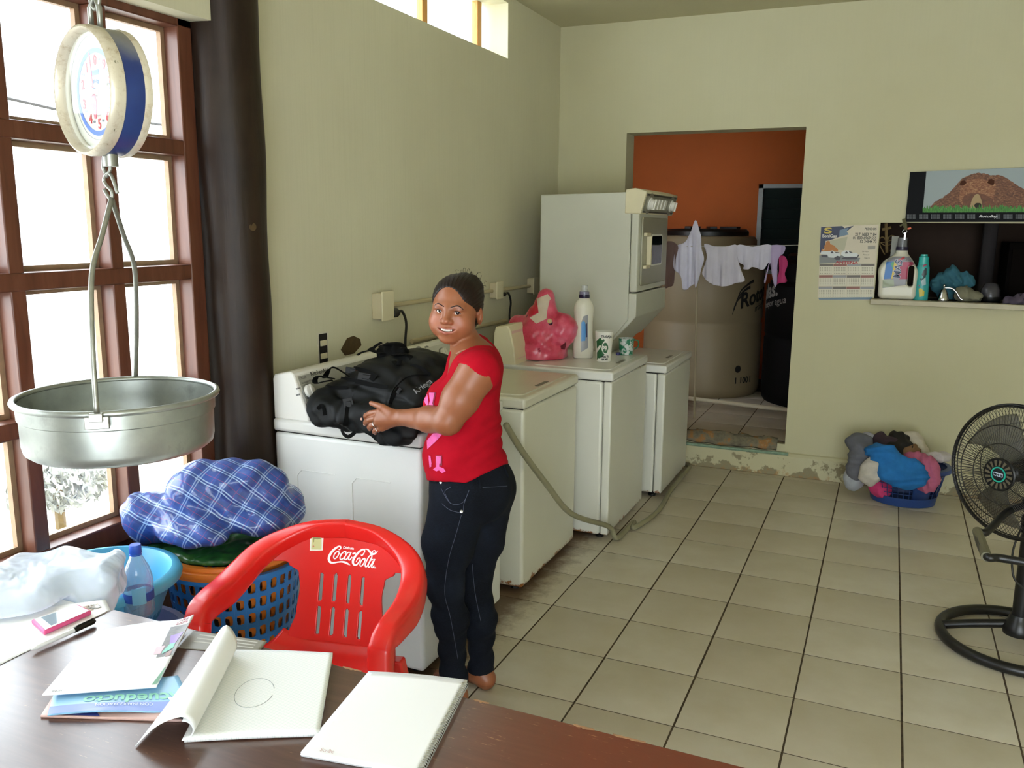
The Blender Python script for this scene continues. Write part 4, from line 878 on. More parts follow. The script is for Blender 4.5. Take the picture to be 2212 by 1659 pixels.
for k in range(22):
    a0 = r_.uniform(-1.1, .3); y0 = r_.uniform(-.10, -.02); p0 = np.array([.078*math.sin(a0), y0, .042+.080*math.cos(a0)]); d = np.array([math.sin(a0)*.6+r_.uniform(-.4, .4), r_.uniform(-.8, .4), math.cos(a0)]); L = r_.uniform(.006, .018)
    c1 = p0+d*L*.6; c2 = c1+np.array([r_.uniform(-1, 1), r_.uniform(-1, 1), -.2])*L*.7; b.tube([tuple(hp_(*q)) for q in catmull([p0-d*.006, p0, c1, c2], 3)], .0006, 4)
b.build('loose_hair', th_.m, PER, smooth=180, kind='stuff')
# --- red top with gathered side
T_ = Field((.70, 2.24, .74), (1.20, 2.76, 1.30), .0042)
for p in torso: T_.op(p, .05, off=.006)
T_.op(P_rc(tp(1.185, -.012), Lsh+np.array([0, .02, -.002]), .050, .060), .04, off=.004); T_.op(P_rc(tp(1.185, -.012), Rsh, .050, .060), .04, off=.004)
class P_sleeve(P_rc):
    def __call__(s, P):
        d = P_rc.__call__(s, P); ax = s.b-s.a; ax = ax/np.linalg.norm(ax); a = (P-s.a.astype(np.float32))@ax.astype(np.float32); return np.maximum(d, a-s.cutat)
sl = Lel-Lsh; ps = P_sleeve(Lsh+np.array([0, .008, .006]), Lsh+sl*.6+np.array([0, -.004, 0]), .068, .066); ps.cutat = .012; T_.op(ps, .012)
sr = Rel-Rsh; ps = P_sleeve(Rsh, Rsh+sr*.6, .064, .06); ps.cutat = .03; T_.op(ps, .012)
T_.op(P_rc(tp(1.215, -.012), tp(1.34, .0), .072, .08), .012, 'sub'); T_.op(P_rc(tp(1.25, .045, .03), tp(1.105, .15, .03), .080, .040), .010, 'sub')
sd = sl/np.linalg.norm(sl)
def top_cut(P, D):
    p = P.astype(np.float32); fb = (p-tc)@f.astype(np.float32); lb = (p-tc)@l.astype(np.float32)
    hem = .782+.035*np.clip(lb/.14, 0, 1)+.055*np.clip(-fb/.12, 0, 1)-p[..., 2]                         # lower hem, higher at the side and back
    return np.maximum(D+.0026*np.sin(p[..., 2]*150+6*np.sin(fb*14)+lb*8)*np.clip((-fb+.03)*9, .12, 1)*np.clip((1.08-p[..., 2])*9, .1, 1)+.0018*np.sin(fb*60+p[..., 2]*38), hem)
T_.apply(top_cut); V, Q = T_.surface(); me = mesh_from('top', V, Q)
fb = (V-tc)@f; lb = (V-tc)@l; C = np.tile(np.array(lin('c5142a')), (len(V), 1))
TOP = link('top', me, None or mat('red_jersey', 'a80d20', .9, .06, 40, spec=.1), PER)
# pink printed motif on the front of the top (raised flock print)
def on_mesh_front(lb_, z):
    best = None
    i = np.argmin(((V-tc)@l-lb_)**2+(V[:, 2]-z)**2-((V-tc)@f > 0)*.5); return V[i]
from mathutils.bvhtree import BVHTree
bvh = BVHTree.FromPolygons([tuple(p) for p in V], [tuple(int(k) for k in q) for q in Q])
def cast(u, v, off=.0016, src=bvh):
    d = Vector(ray(u, v)).normalized(); h = src.ray_cast(Vector(CAM), d)
    return (h[0]-d*off if h[0] is not None else None)
def decal(name, polys, m, parent, src=bvh, off=.0016, step=2.0):
    """small flat print: triangulated px polygon laid on the surface it is printed on"""
    b = MB()
    def clip(P, ax, lim, keep_less):
        out = []
        for i in range(len(P)):
            a, c = P[i-1], P[i]; ia = (a[ax] <= lim) if keep_less else (a[ax] >= lim); ic = (c[ax] <= lim) if keep_less else (c[ax] >= lim)
            if ia != ic: k = (lim-a[ax])/(c[ax]-a[ax]); out.append((a[0]+(c[0]-a[0])*k, a[1]+(c[1]-a[1])*k))
            if ic: out.append(c)
        return out
    step = max(step*2.2, 2.6)
    for poly in polys:
        xs = [p[0] for p in poly]; ys = [p[1] for p in poly]; ids = {}
        nx, ny = max(1, math.ceil((max(xs)-min(xs))/step)), max(1, math.ceil((max(ys)-min(ys))/step))
        for a in range(nx):
            x0_, x1_ = min(xs)+(max(xs)-min(xs))*a/nx, min(xs)+(max(xs)-min(xs))*(a+1)/nx
            col = clip(clip([tuple(p) for p in poly], 0, x0_, False), 0, x1_, True)
            if len(col) < 3: continue
            for c in range(ny):
                y0_, y1_ = min(ys)+(max(ys)-min(ys))*c/ny, min(ys)+(max(ys)-min(ys))*(c+1)/ny
                q = clip(clip(col, 1, y0_, False), 1, y1_, True)
                if len(q) < 3: continue
                f_ = []
                for p in q:
                    key = (round(p[0], 3), round(p[1], 3))
                    if key not in ids:
                        P = cast(p[0], p[1], off, src)
                        if P is None: ids[key] = None
                        else: ids[key] = len(b.v); b.v.append(tuple(P))
                    if ids[key] is not None and (not f_ or f_[-1] != ids[key]): f_.append(ids[key])
                f_ = [k for n_, k in enumerate(f_) if k not in f_[:n_]]
                if len(f_) >= 3: b.f.append(tuple(f_)); b.mi.append(0)
    if b.f: return b.build(name, m, parent, smooth=180)
M_PINK = mat('pink_print', 'e0559a', .6, .15, 60); M_MAR = mat('maroon_print', '7a1030', .7)
zb_ = lambda x, y: (550+x/3.687, 550+y/3.687)
for q in ([(1385, 1095), (1445, 1095), (1425, 1190), (1440, 1215), (1390, 1215), (1400, 1170)], [(1440, 1600), (1492, 1600), (1492, 1680), (1440, 1680)]): decal('print_outline', [[zb_(*p) for p in q]], M_MAR, TOP, off=.0022, step=1.2)
for q in [[zb_(*p) for p in q] for q in ([(1388, 1100), (1432, 1100), (1415, 1185), (1425, 1210), (1385, 1205), (1395, 1165)], [(1350, 1080), (1375, 1110), (1385, 1180), (1380, 1220), (1345, 1160)], [(1370, 1480), (1420, 1425), (1510, 1415), (1440, 1490), (1375, 1550)], [(1445, 1605), (1485, 1608), (1480, 1665), (1445, 1660)], [(1385, 1600), (1400, 1605), (1410, 1670), (1395, 1680)])]+[[(850+x/2.44, 850+y/2.44) for x, y in q] for q in ([(225, 335), (245, 335), (240, 385), (265, 395), (275, 410), (255, 420), (240, 405), (225, 410), (208, 400), (225, 385)], [(185, 340), (195, 345), (200, 385), (190, 390)])]: decal('print_motif', [q], M_PINK, TOP, off=.003, step=1.2)
# --- jeans
J = Field((.72, 2.24, .03), (1.20, 2.70, .88), .0045)
for p in torso[:3]: J.op(p, .05, off=.000)
J.op(torso[3], .05, off=-.004); add_legs(J, .004); ch = aty(979, 1470, 2.385)
J.op(P_rc(ankL, ankL+np.array([0, 0, -.04]), .046, .050), .02); J.op(P_rc(ankR, ankR+np.array([0, 0, -.035]), .045, .047), .02)
def jean(P, D):
    p = P; fb = (p-tc.astype(np.float32))@f.astype(np.float32); lb = (p-tc.astype(np.float32))@l.astype(np.float32); z = p[..., 2]
    low = np.clip((.5-z)*4, 0, 1); D = D+.0030*low*np.sin(z*85+fb*40+lb*30)+.0020*np.sin(z*55-fb*60)*np.clip((.75-z)*5, .1, 1)
    top_ = z-(.845+.05*np.clip(-fb/.12, -1, 1)); D = np.maximum(D, top_)
    hemz = np.where(p[..., 1] < 2.455, .062, .070); return np.maximum(D, hemz-z)
J.apply(jean); V, Q = J.surface(); tj = newmat('dark_denim'); v = tj.coord(); n = tj.noise(v, 7, 4); n2 = tj.noise(tj.coord((1, 1, 6)), 160, 2)
c = tj.ramp(n, [(.3, '090b11'), (.6, '10141d'), (.85, '1c2230')]); c = tj.mix(tj.ramp(n2, [(.45, 0.), (.75, .25)]), c, '2c3444'); tj.base(c); tj.b.inputs['Roughness'].default_value = .9; tj.b.inputs['Specular IOR Level'].default_value = .15; tj.bump(n2, .12, .002)
JE = link('jeans', mesh_from('jeans', V, Q), tj.m, PER)
bj = BVHTree.FromPolygons([tuple(p) for p in V], [tuple(int(k) for k in q) for q in Q])
zl = lambda x, y: (850+x/2.44, 850+y/2.44); M_STITCH = mat('stitching', '4b5165', .8); M_STUD = mat('metal_stud', 'b9b9bd', .25, metal=1.)
for pl in ([(250, 500), (300, 578), (365, 575), (398, 510)], [(255, 580), (300, 615), (362, 625), (372, 580), (398, 510)], [(300, 495), (270, 520), (300, 580)], [(358, 640), (330, 740), (290, 880), (270, 1050), (300, 1180), (340, 1400)], [(455, 440), (460, 500)], [(470, 495), (600, 488)], [(415, 900), (430, 1050), (460, 1200)]):
    pts = [cast(*zl(*p), .0012, bj) for p in catmull(pl, 5)]; pts = [p for p in pts if p is not None]
    if len(pts) > 2: b = MB(); b.tube(pts, .0008, 4); b.build('stitch_line', M_STITCH, JE)
for p in ((208, 447), (190, 418), (358, 622), (250, 468)):
    P = cast(*zl(*p), .001, bj)
    if P is not None: b = MB(); b.lathe([(.0055, -.001), (.005, .002), (0, .003)], 12, T=rot_frame(P, Vector(CAM)-P)); b.build('stud', M_STUD, JE)
for p0, p1 in (((452, 438), (462, 500)), ((575, 372), (605, 440))):
    a, c = cast(*zl(*p0), .003, bj), cast(*zl(*p1), .003, bj)
    if a is not None and c is not None: b = MB(); b.tube([a, (Vector(a)+Vector(c))/2-Vector(ray(1000, 1000)).normalized()*.004, c], .004, 6); b.build('belt_loop', tj.m, JE)
# ================================================================== hanging scale
def depth(P): return float((np.array(P)-CAM)@FW)
SF = aty(184, 196, 1.05); SR = 136*depth(SF)/FPX; SC = Vector(SF)
SCL = thing('hanging_scale', 'round blue and cream dial scale hanging in front of the window', 'scale', (SC.x, SC.y+.04, SC.z-SR))
TH_ = .27
def TS_(): return F3(SC, (math.cos(TH_), -math.sin(TH_), 0), (0, 0, 1))      # local z points to -y (towards the viewer)
t = newmat('scale_blue'); v = t.coord(); n = t.noise(v, 9, 4); c = t.ramp(n, [(.3, '1b2c63'), (.7, '24407c')]); x, y, z = t.xyz(v)
c = t.mix(t.ramp(t.math('ADD', z, t.math('MULTIPLY', n, .12)), [(SC.z+.085, 0.), (SC.z+.135, 1.)]) if False else t.ramp(t.math('SUBTRACT', t.math('ADD', z, t.math('MULTIPLY', n, .12)), SC.z), [(.085, 0.), (.14, 1.)]), c, '8f8d84'); t.base(c); t.b.inputs['Roughness'].default_value = .3; M_SBLUE = t.m
t = newmat('scale_cream'); v = t.coord(); n = t.noise(v, 70, 3, .7); t.base(t.ramp(n, [(.5, 'c9c0ac'), (.68, 'b5a78f'), (.74, '6a5138')])); t.b.inputs['Roughness'].default_value = .3; t.b.inputs['Metallic'].default_value = .25; M_SCREAM = t.m
D_ = .054; FZ = -.019
b = MB(); b.lathe([(0, -D_), (SR*.97, -D_), (SR*.985, -D_+.004), (SR*.985, -.012), (SR*.95, -.010), (SR*.95, FZ-.003), (0, FZ-.003)], 64, T=TS_()); b.build('drum', M_SBLUE, SCL, smooth=40)
b = MB(); b.lathe([(SR*1.0, -.016), (SR*1.005, -.006), (SR*.99, .004), (SR*.95, .007), (SR*.905, .003), (SR*.90, -.014), (SR*.96, -.014)], 64, T=TS_(), cap=False); b.build('bezel', M_SCREAM, SCL, smooth=60)
b = MB(); b.lathe([(SR*1.0, -D_-.006), (SR*1.005, -D_), (SR*.99, -D_+.006), (SR*.95, -D_+.006), (SR*.95, -D_-.006)], 64, T=TS_(), cap=False); b.build('rear_rim', M_SCREAM, SCL, smooth=60)

b = MB(); b.lathe([(SR*.94, FZ-.001), (SR*.94, FZ), (0, FZ)], 64, T=TS_()); b.build('dial_face', mat('dial_white', 'e4e4da', .5), SCL)
b = MB(); b.lathe([(SR*.905, -.010), (SR*.89, FZ+.001)], 64, T=TS_(), cap=False); b.build('inner_wall', mat('dial_cream', 'd5d2c4', .5), SCL, solid=.001)
def annulus(name, r0, r1, z, m, par, n=64): b = MB(); b.lathe([(r0, z), (r1, z), (r1, z+.0004), (r0, z+.0004)], n, T=TS_(), cap=False); b.build(name, m, par)
annulus('dial_band', SR*.60, SR*.675, FZ+.0004, mat('dial_blue', '5b7fd0', .5), SCL); annulus('dial_line', SR*.735, SR*.74, FZ+.0004, mat('dial_grey', '9aa0a6', .5), SCL); annulus('dial_line', SR*.36, SR*.363, FZ+.0004, MATS['dial_grey'], SCL)
M_DRED = mat('dial_red', 'c0343a', .5)
for d in range(10):
    a = math.radians(90+36*d); r = SR*.49; text('numeral', str(d), SR*.21, TS_() @ Matrix.Translation((r*math.cos(a)+SR*.02, r*math.sin(a)-SR*.07, FZ+.0006)), M_DRED, SCL, align='CENTER', bold=.0004)
    a += math.radians(18); text('half_mark', '500', SR*.055, TS_() @ Matrix.Translation((r*math.cos(a), r*math.sin(a), FZ+.0006)), MATS['dial_grey'], SCL, align='CENTER')
b = MB(); b.box(-.012, .012, SR*.26, SR*.34, FZ+.0005, FZ+.0009, TS_()); b.build('maker_badge', MATS['dial_blue'], SCL)
text('half_mark', '10 kg', SR*.09, TS_() @ Matrix.Translation((0, SR*.14, FZ+.0006)), MATS['dial_blue'], SCL, align='CENTER')
nd = Matrix.Rotation(math.radians(4), 4, 'Z'); b = MB(); z0, z1 = FZ+.006, FZ+.0072
b.prism([(-.0012, SR*.60), (.0012, SR*.60), (.003, 0), (-.003, 0)], z0, z1, TS_() @ nd); b.prism([(-.004, 0), (.004, 0), (.009, -SR*.18), (.003, -SR*.42), (-.003, -SR*.42), (-.009, -SR*.18)], z0, z1, TS_() @ nd); b.build('needle', mat('needle_red', 'c8485a', .4), SCL)
b = MB(); b.lathe([(.007, FZ), (.007, FZ+.010), (0, FZ+.011)], 16, T=TS_()); b.build('pivot', M_CHROME, SCL)
b = MB(); b.lathe([(.006, FZ), (.005, FZ+.005), (0, FZ+.007)], 14, T=TS_() @ Matrix.Translation((SR*.47, SR*.05, 0))); b.build('stop_pin', M_CHROME, SCL)
b = MB(); b.lathe([(SR*.905, -.0065), (SR*.905, -.0050), (0, -.0050), (0, -.0065)], 64, T=TS_(), cap=False); b.build('dial_glass', M_GLASS, SCL)
for k in range(6):
    a = math.radians(20+60*k); b = MB(); b.lathe([(.003, 0), (.002, .003)], 8, T=TS_() @ F3((SR*1.003*math.cos(a), SR*1.003*math.sin(a), -.006), (0, 0, 1), (-math.sin(a), math.cos(a), 0))); b.build('screw', M_CHROME, SCL)
M_STEEL = mat('dull_steel', '9a9a92', .4, .12, 60, metal=.8)
yc = SC.y+D_/2*math.cos(TH_); SC = SC+Vector((D_/2*math.sin(TH_)-.004, 0, 0)); zt_ = SC.z+SR
b = MB(); b.tube([(SC.x+.012, yc, zt_-.01), (SC.x+.012, yc, zt_+.03), (SC.x+.004, yc, zt_+.045), (SC.x-.008, yc, zt_+.03), (SC.x-.008, yc, zt_-.01)], .0045, 8); b.build('hanger_loop', M_STEEL, SCL, smooth=180)
b = MB(); b.lathe([(.012, 0), (.012, .02), (.008, .022)], 16, (SC.x+.012, yc, SC.z-SR-.016)); b.build('load_stem', M_STEEL, SCL)
b = MB(); zbo = SC.z-SR
b.tube([(SC.x-.002, yc, zbo), (SC.x-.006, yc, zbo-.018), (SC.x+.002, yc, zbo-.032), (SC.x+.011, yc, zbo-.020), (SC.x+.009, yc, zbo)], .0032, 8); b.build('load_shackle', M_STEEL, SCL, smooth=180)
# chain that carries the scale from the ceiling
CHN = thing('hanging_chain', 'grey steel chain holding the dial scale from above', 'chain', (SC.x, yc, zt_+.04))
k = 0; z = zt_+.035
while z < 2.90:
    T = Matrix.Translation((SC.x+.004, yc, z+.02)) @ Matrix.Rotation(PI/2*(k % 2), 4, 'Z'); pts = [(.010*math.cos(a), 0, .020*math.sin(a)+(.008 if math.sin(a) > 0 else -.008)) for a in np.linspace(0, 2*PI, 15)[:-1]]
    b = MB(); b.tube(pts, .0035, 6, loop=True, T=T); b.build('link', M_STEEL, CHN, smooth=180); z += .042; k += 1
b = MB(); b.lathe([(.03, 2.935), (.03, 2.94)], 16, (SC.x+.004, yc, 0)); b.tube([(SC.x+.004, yc, 2.94), (SC.x+.004, yc, 2.90)], .005, 8); b.build('ceiling_hook', M_STEEL, CHN)
# S hook, bail and pan
hk = Vector((SC.x+.002, yc, zbo-.031))
b = MB(); b.tube(catmull([hk+Vector(p)*.68 for p in ((.030, 0, -.042), (.020, 0, -.012), (.010, 0, .004), (-.002, 0, .004), (-.012, 0, -.010), (-.004, 0, -.024), (.010, 0, -.036), (.012, 0, -.050), (.002, 0, -.054), (-.014, 0, -.032))], 6), .003, 8); b.build('s_hook', M_STEEL, None, smooth=180, label='bent steel S-hook between the dial scale and the pan', cat='hook')
apex = hk+Vector((.006, 0, -.037)); PR = .5*(463-32)/FPX*depth(aty(248, 855, yc)); PZ = aty(248, 852, yc)[2]; PC = Vector((aty(256, 855, yc)[0], yc, PZ)); PR *= .945
t = newmat('galvanised'); v = t.coord(); n = t.noise(v, 12, 5, .6); t.base(t.ramp(n, [(.3, '8f938e'), (.6, 'a4a8a2'), (.8, '767a74')])); t.b.inputs['Metallic'].default_value = .75; t.b.inputs['Roughness'].default_value = .36; t.bump(n, .06, .003)
PAN = thing('weighing_pan', 'round galvanised metal pan hanging under the dial scale', 'pan', (PC.x, PC.y, PC.z-.095))
r = PR*.97; b = MB(); b.lathe([(0, -.093), (r*.90, -.093), (r*.955, -.086), (r*.97, -.075), (r*.975, -.030), (r*.992, -.028), (r*.995, -.004), (r*.975, -.002), (r*.965, -.03), (r*.95, -.075), (r*.90, -.088), (0, -.089)], 72, tuple(PC)); b.build('pan_body', t.m, PAN, smooth=40)
b = MB(); b.tube([(PC.x+PR*.985*math.cos(a), PC.y+PR*.985*math.sin(a), PC.z) for a in np.linspace(0, 2*PI, 73)[:-1]], .0055, 8, loop=True); b.build('rim', t.m, PAN, smooth=180)
E1 = Vector(atz(222, 893, PC.z-.006)); d1 = (E1-PC); d1.z = 0; d1.normalize()
for s in (1, -1):
    e = PC+d1*PR*s; mid = apex.lerp(e, .36)+d1*s*.030+(Vector((-.012, -.01, 0)) if s > 0 else Vector((.012, .012, 0)))+Vector((0, 0, .0))
    b = MB(); b.tube(catmull([apex+Vector((0, 0, .0)), apex.lerp(mid, .5), mid, mid.lerp(e, .5)+d1*s*.012, e+Vector((0, 0, .004))], 6), .0045, 8); b.build('bail_rod', M_STEEL, PAN, smooth=180)
    T = F3(e+d1*s*.004, Vector((0, 0, 1)).cross(d1), (0, 0, 1)); b = MB(); b.box(-.018, .018, -.022, -.002, -.002, .003, T); b.box(-.010, .010, -.010, .004, -.004, .007, T); b.build('bail_bracket', M_STEEL, PAN, bev=.001)
    b = MB(); b.tube([e+Vector((0, 0, -.006))-d1.cross(Vector((0, 0, 1)))*.016, e+Vector((0, 0, -.006))+d1.cross(Vector((0, 0, 1)))*.016], .004, 8); b.build('bolt', M_STEEL, PAN)

# ================================================================== pedestal fan
FC = Vector(aty(2190, 1020, 3.66)); FR = 145*depth(FC)/FPX
FAN = thing('pedestal_fan', 'black pedestal fan standing at the right beside the back wall', 'fan', (2.755, 3.69, 0))
ax = Vector((-.645, -.762, .02)).normalized(); TF = rot_frame(FC, ax, (0, 0, 1))      # local z = facing
M_FBLK = mat('fan_black', '0e0e10', .35); M_WIRE = mat('fan_wire', '1b1712', .4)
def dome(r, front): s = r/FR; return (.075*(1-s**2.2)+.012) if front else -(.095*(1-s**2.6)+.012)
for front, nm in ((True, 'front_guard'), (False, 'rear_guard')):
    b = MB(); nw = 110
    for k in range(nw):
        a0 = 2*PI*k/nw; pts = []
        for q in range(9):
            r = FR*(.22+.78*q/8); a = a0+(.22 if front else -.22)*(q/8); pts.append((r*math.cos(a), r*math.sin(a), dome(r, front)))
        b.tube(pts, .0011, 4, cap=False, T=TF)
    for rr in (.98, .72, .45): b.tube([(FR*rr*math.cos(a), FR*rr*math.sin(a), dome(FR*rr, front)) for a in np.linspace(0, 2*PI, 65)[:-1]], .0022, 6, loop=True, T=TF)
    b.build(nm, M_WIRE, FAN, smooth=180, kind='stuff')
b = MB(); b.tube([(FR*1.0*math.cos(a), FR*1.0*math.sin(a), 0) for a in np.linspace(0, 2*PI, 81)[:-1]], .0075, 8, loop=True, T=TF); b.build('guard_rim', M_FBLK, FAN, smooth=180)
zf = dome(FR*.2, True); b = MB(); b.lathe([(FR*.24, zf-.006), (FR*.25, zf+.002), (FR*.235, zf+.006)], 40, T=TF); hb_ = b.build('hub_badge', M_FBLK, FAN)
for k in range(16):
    a = 2*PI*k/16; b = MB(); b.prism([(FR*.13, -.003), (FR*.21, -.008), (FR*.215, .002), (FR*.13, .004)], zf+.0062, zf+.007, TF @ Matrix.Rotation(a, 4, 'Z')); b.build('vent', mat('vent_beige', '5c5546', .7, spec=.1), hb_)
b = MB(); b.lathe([(FR*.095, zf+.006), (FR*.095, zf+.008), (FR*.115, zf+.008), (FR*.115, zf+.006)], 32, T=TF, cap=False); b.build('green_ring', mat('badge_green', '1fa08a', .4), hb_)
b = MB(); b.lathe([(FR*.095, zf+.006), (FR*.095, zf+.0072)], 32, T=TF); b.build('badge_centre', mat('badge_navy', '10131c', .4), hb_)
Tt = F3(TF @ Vector((0, 0, zf+.008)), Vector((0, 0, 1)).cross(ax), (0, 0, 1))
b = MB(); b.prism(rrect(FR*.15, FR*.055, .002, 2), 0, .0006, Tt); b.build('badge_plate', mat('badge_white', 'b9c4d4', .5), hb_); text('badge_lettering', 'Mytek', FR*.055, Tt @ Matrix.Translation((0, -FR*.018, .0008)), MATS['badge_navy'], hb_, align='CENTER', bold=.0004)
M_BLADE = mat('fan_blade', '4a4842', .5, alpha=.55)
for k in range(3):
    a0 = 2*PI*k/3+.4; b = MB()
    def bl(u, v): r = FR*(.14+.72*u); a = a0+(v-.5)*(.75+.35*u)+.35*u; return (r*math.cos(a), r*math.sin(a), -.03+.03*(v-.5)*(1.4-u)*2)
    b.grid(bl, 14, 9, T=TF); b.build('blade', M_BLADE, FAN, solid=.002, smooth=60)
b = MB(); b.lathe([(FR*.15, -.05), (FR*.15, .03), (FR*.10, .04), (0, .042)], 28, T=TF); b.build('blade_hub', M_FBLK, FAN)
b = MB(); b.lathe([(0, -.23), (.045, -.225), (.062, -.19), (.066, -.10), (.06, -.09), (0, -.085)], 28, T=TF); b.build('motor', M_FBLK, FAN, smooth=50)
px, py = 2.755, 3.69; jt = TF @ Vector((0, 0, -.15)); 
b = MB(); b.tube([(px, py, .06), (px, py, .50)], .030, 20); b.build('pole', M_FBLK, FAN)
b = MB(); b.tube([(px, py, .50), (px, py, .62), (jt.x, jt.y, jt.z-.05), (jt.x, jt.y, jt.z)], [.022, .022, .02, .024], 16); b.build('neck', M_FBLK, FAN)
b = MB(); b.lathe([(.036, .47), (.036, .53), (.028, .54)], 20, (px, py, 0)); b.build('height_collar', M_FBLK, FAN)
b = MB(); b.tube([(px+.275*math.cos(a), py+.275*math.sin(a), .022) for a in np.linspace(0, 2*PI, 65)[:-1]], .021, 12, loop=True); b.build('base_ring', M_FBLK, FAN, smooth=180)
for a in (PI*.98, 2.2+PI, PI*.98+2.1+2.1):
    b = MB(); b.tube(catmull([(px+.27*math.cos(a), py+.27*math.sin(a), .024), (px+.16*math.cos(a), py+.16*math.sin(a), .055), (px+.03*math.cos(a), py+.03*math.sin(a), .085)], 6), [.018]*13, 10); b.build('base_arm', M_FBLK, FAN, smooth=180)
b = MB(); b.lathe([(.055, .05), (.06, .08), (.042, .105), (.034, .13)], 24, (px, py, 0)); b.build('pole_socket', M_FBLK, FAN, smooth=50)
zh = .58; H1, H2 = Vector(atz(2112, 1150, zh)), Vector(atz(2130, 1200, zh))
b = MB(); b.tube(catmull([(px, py+.03, zh), Vector((px, py, zh)).lerp(H1, .45)+Vector((0, .06, 0)), H1+Vector((.03, .02, 0)), H1, H2, H2+Vector((.04, -.005, 0)), Vector((px-.06, H2.y-.01, zh)), (px+.03, H2.y+.04, zh), (px+.02, py-.02, zh)], 6), .0135, 10); b.build('handle', M_FBLK, FAN, smooth=180)
b = MB(); b.tube([H1.lerp(H2, -.05), H1.lerp(H2, 1.05)], .0165, 12); b.build('handle_grip', mat('grip_olive', '6a6650', .6), FAN)
b = MB(); b.lathe([(.040, zh-.02), (.042, zh-.015), (.042, zh+.015), (.040, zh+.02)], 20, (px, py, 0)); b.build('handle_clamp', M_FBLK, FAN)
b = MB(); b.tube(catmull([(px-.035, py-.01, .48), (px-.052, py-.015, .40), (px-.05, py-.015, .33), (px-.03, py-.028, .27), (px+.05, py-.02, .22)], 6), .004, 6); b.build('power_cable', M_CORD, FAN, smooth=180)
# ================================================================== backpack and things on the machines
def bvh_of(o):
    me = o.data; M = o.matrix_world; return BVHTree.FromPolygons([tuple(v.co) for v in me.vertices], [tuple(p.vertices) for p in me.polygons])
def text_px(s, u, v, size, ang, m, parent, src, sx=1., bold=0., off=.0012, shear=0.):
    """flat lettering printed on a surface: glyph outline laid on the thing it is printed on"""
    cu = bpy.data.curves.new('t', 'FONT'); cu.body = s; cu.size = size; cu.offset = bold; cu.shear = shear; o = bpy.data.objects.new('t', cu); me = bpy.data.meshes.new_from_object(o); bpy.data.objects.remove(o); ok = True
    ca, sa = math.cos(ang), math.sin(ang); last = None
    for w_ in me.vertices:
        x, y = w_.co.x*sx, w_.co.y; P = cast(u+x*ca+y*sa, v+x*sa-y*ca, off, src)
        if P is None: P = last
        if P is None: ok = False; break
        w_.co = P; last = P
    if ok: return link('lettering', me, m, parent)
def sdf_obj(name, F, m, parent, **kw): V, Q = F.surface(); return link(name, mesh_from(name, V, Q), m, parent, **kw)
BP = thing('backpack', 'black nylon backpack lying on top of the nearest washing machine', 'backpack', (.53, 2.66, .91))
Rz = lambda a: np.array([[math.cos(a), math.sin(a), 0], [-math.sin(a), math.cos(a), 0], [0, 0, 1]])
Fb = Field((.20, 2.36, .84), (.90, 2.98, 1.26), .0055)
Fb.op(P_box((.555, 2.665, .990), (.215, .17, .075), .06, Rz(-.12)), .03); Fb.op(P_ell((.565, 2.70, 1.055), (.215, .16, .085), Rz(-.15)), .04)
Fb.op(P_rc((.335, 2.525, .970), (.34, 2.72, .985), .062, .06), .03); Fb.op(P_rc((.36, 2.475, .955), (.70, 2.462, .955), .052, .055), .03)
Fb.op(P_ell((.735, 2.56, .985), (.05, .11, .075), Rz(.1)), .03); Fb.op(P_ell((.665, 2.447, .915), (.095, .035, .045)), .015); Fb.op(P_ell((.60, 2.745, 1.125), (.13, .10, .035), Rz(-.2)), .03)
def wr_(P, D):
    x, y, z = P[..., 0], P[..., 1], P[..., 2]
    D = D+.0035*np.sin(x*75+z*60+4*np.sin(y*22))*np.clip((1.06-z)*12, .15, 1)+.0028*np.sin(x*34-z*90+y*41)+.0018*np.sin(y*120+x*50)
    for x0 in (.46, .62): D = D+.004*np.exp(-((x-x0-.1*(z-.95))/.006)**2)*(y < 2.56)                # seams
    D = D+.005*np.exp(-((z-1.045+.12*(x-.5))/.006)**2)
    return np.where(y > 2.482, np.maximum(D, .9145-z), np.maximum(D, np.where(y > 2.47, .9-z, .872-z)))
Fb.apply(wr_)
t = newmat('black_nylon'); v = t.coord(); n = t.noise(v, 5, 4); c = t.ramp(n, [(.3, '060708'), (.6, '0c0e0e'), (.8, '16191b')]); t.base(c); t.b.inputs['Roughness'].default_value = .6; t.b.inputs['Specular IOR Level'].default_value = .25; t.bump(t.noise(v, 220, 2), .1, .001); M_NYL = t.m
bpk = sdf_obj('pack_body', Fb, M_NYL, BP); bp_b = bvh_of(bpk); M_WEB = mat('black_webbing', '060606', .8, spec=.12); M_BUCK = mat('buckle_black', '0a0a0c', .45, spec=.25)
def strap(pts_px, w_=.011, m=M_WEB, name='strap', lift=.004):
    pts = []
    for p in catmull([np.array(q, float) for q in pts_px], 5):
        P = cast(p[0], p[1], lift, bp_b)
        if P is not None: pts.append(P)
    if len(pts) < 3: return None
    b = MB(); L, R_ = [], []; n = len(pts); rings = []
    for i in range(n):
        t = (pts[min(i+1, n-1)]-pts[max(i-1, 0)]).normalized(); vw = (Vector(CAM)-pts[i]).normalized(); s_ = t.cross(vw).normalized()
        rings.append([tuple(pts[i]+s_*w_*a+vw*c_) for a, c_ in ((-1, -.002), (1, -.002), (1, .0015), (-1, .0015))])
    b.loft(rings); return b.build(name, m, BP, smooth=40)
zz5 = lambda L: [zb_(*p) for p in L]
strap(zz5([(760, 1150), (745, 1220), (735, 1300), (720, 1370)]), .009); strap(zz5([(640, 905), (760, 915), (880, 940), (960, 985)]), .014); strap(zz5([(540, 1000), (640, 985), (760, 1000), (900, 1030), (1060, 1060)]), .008)
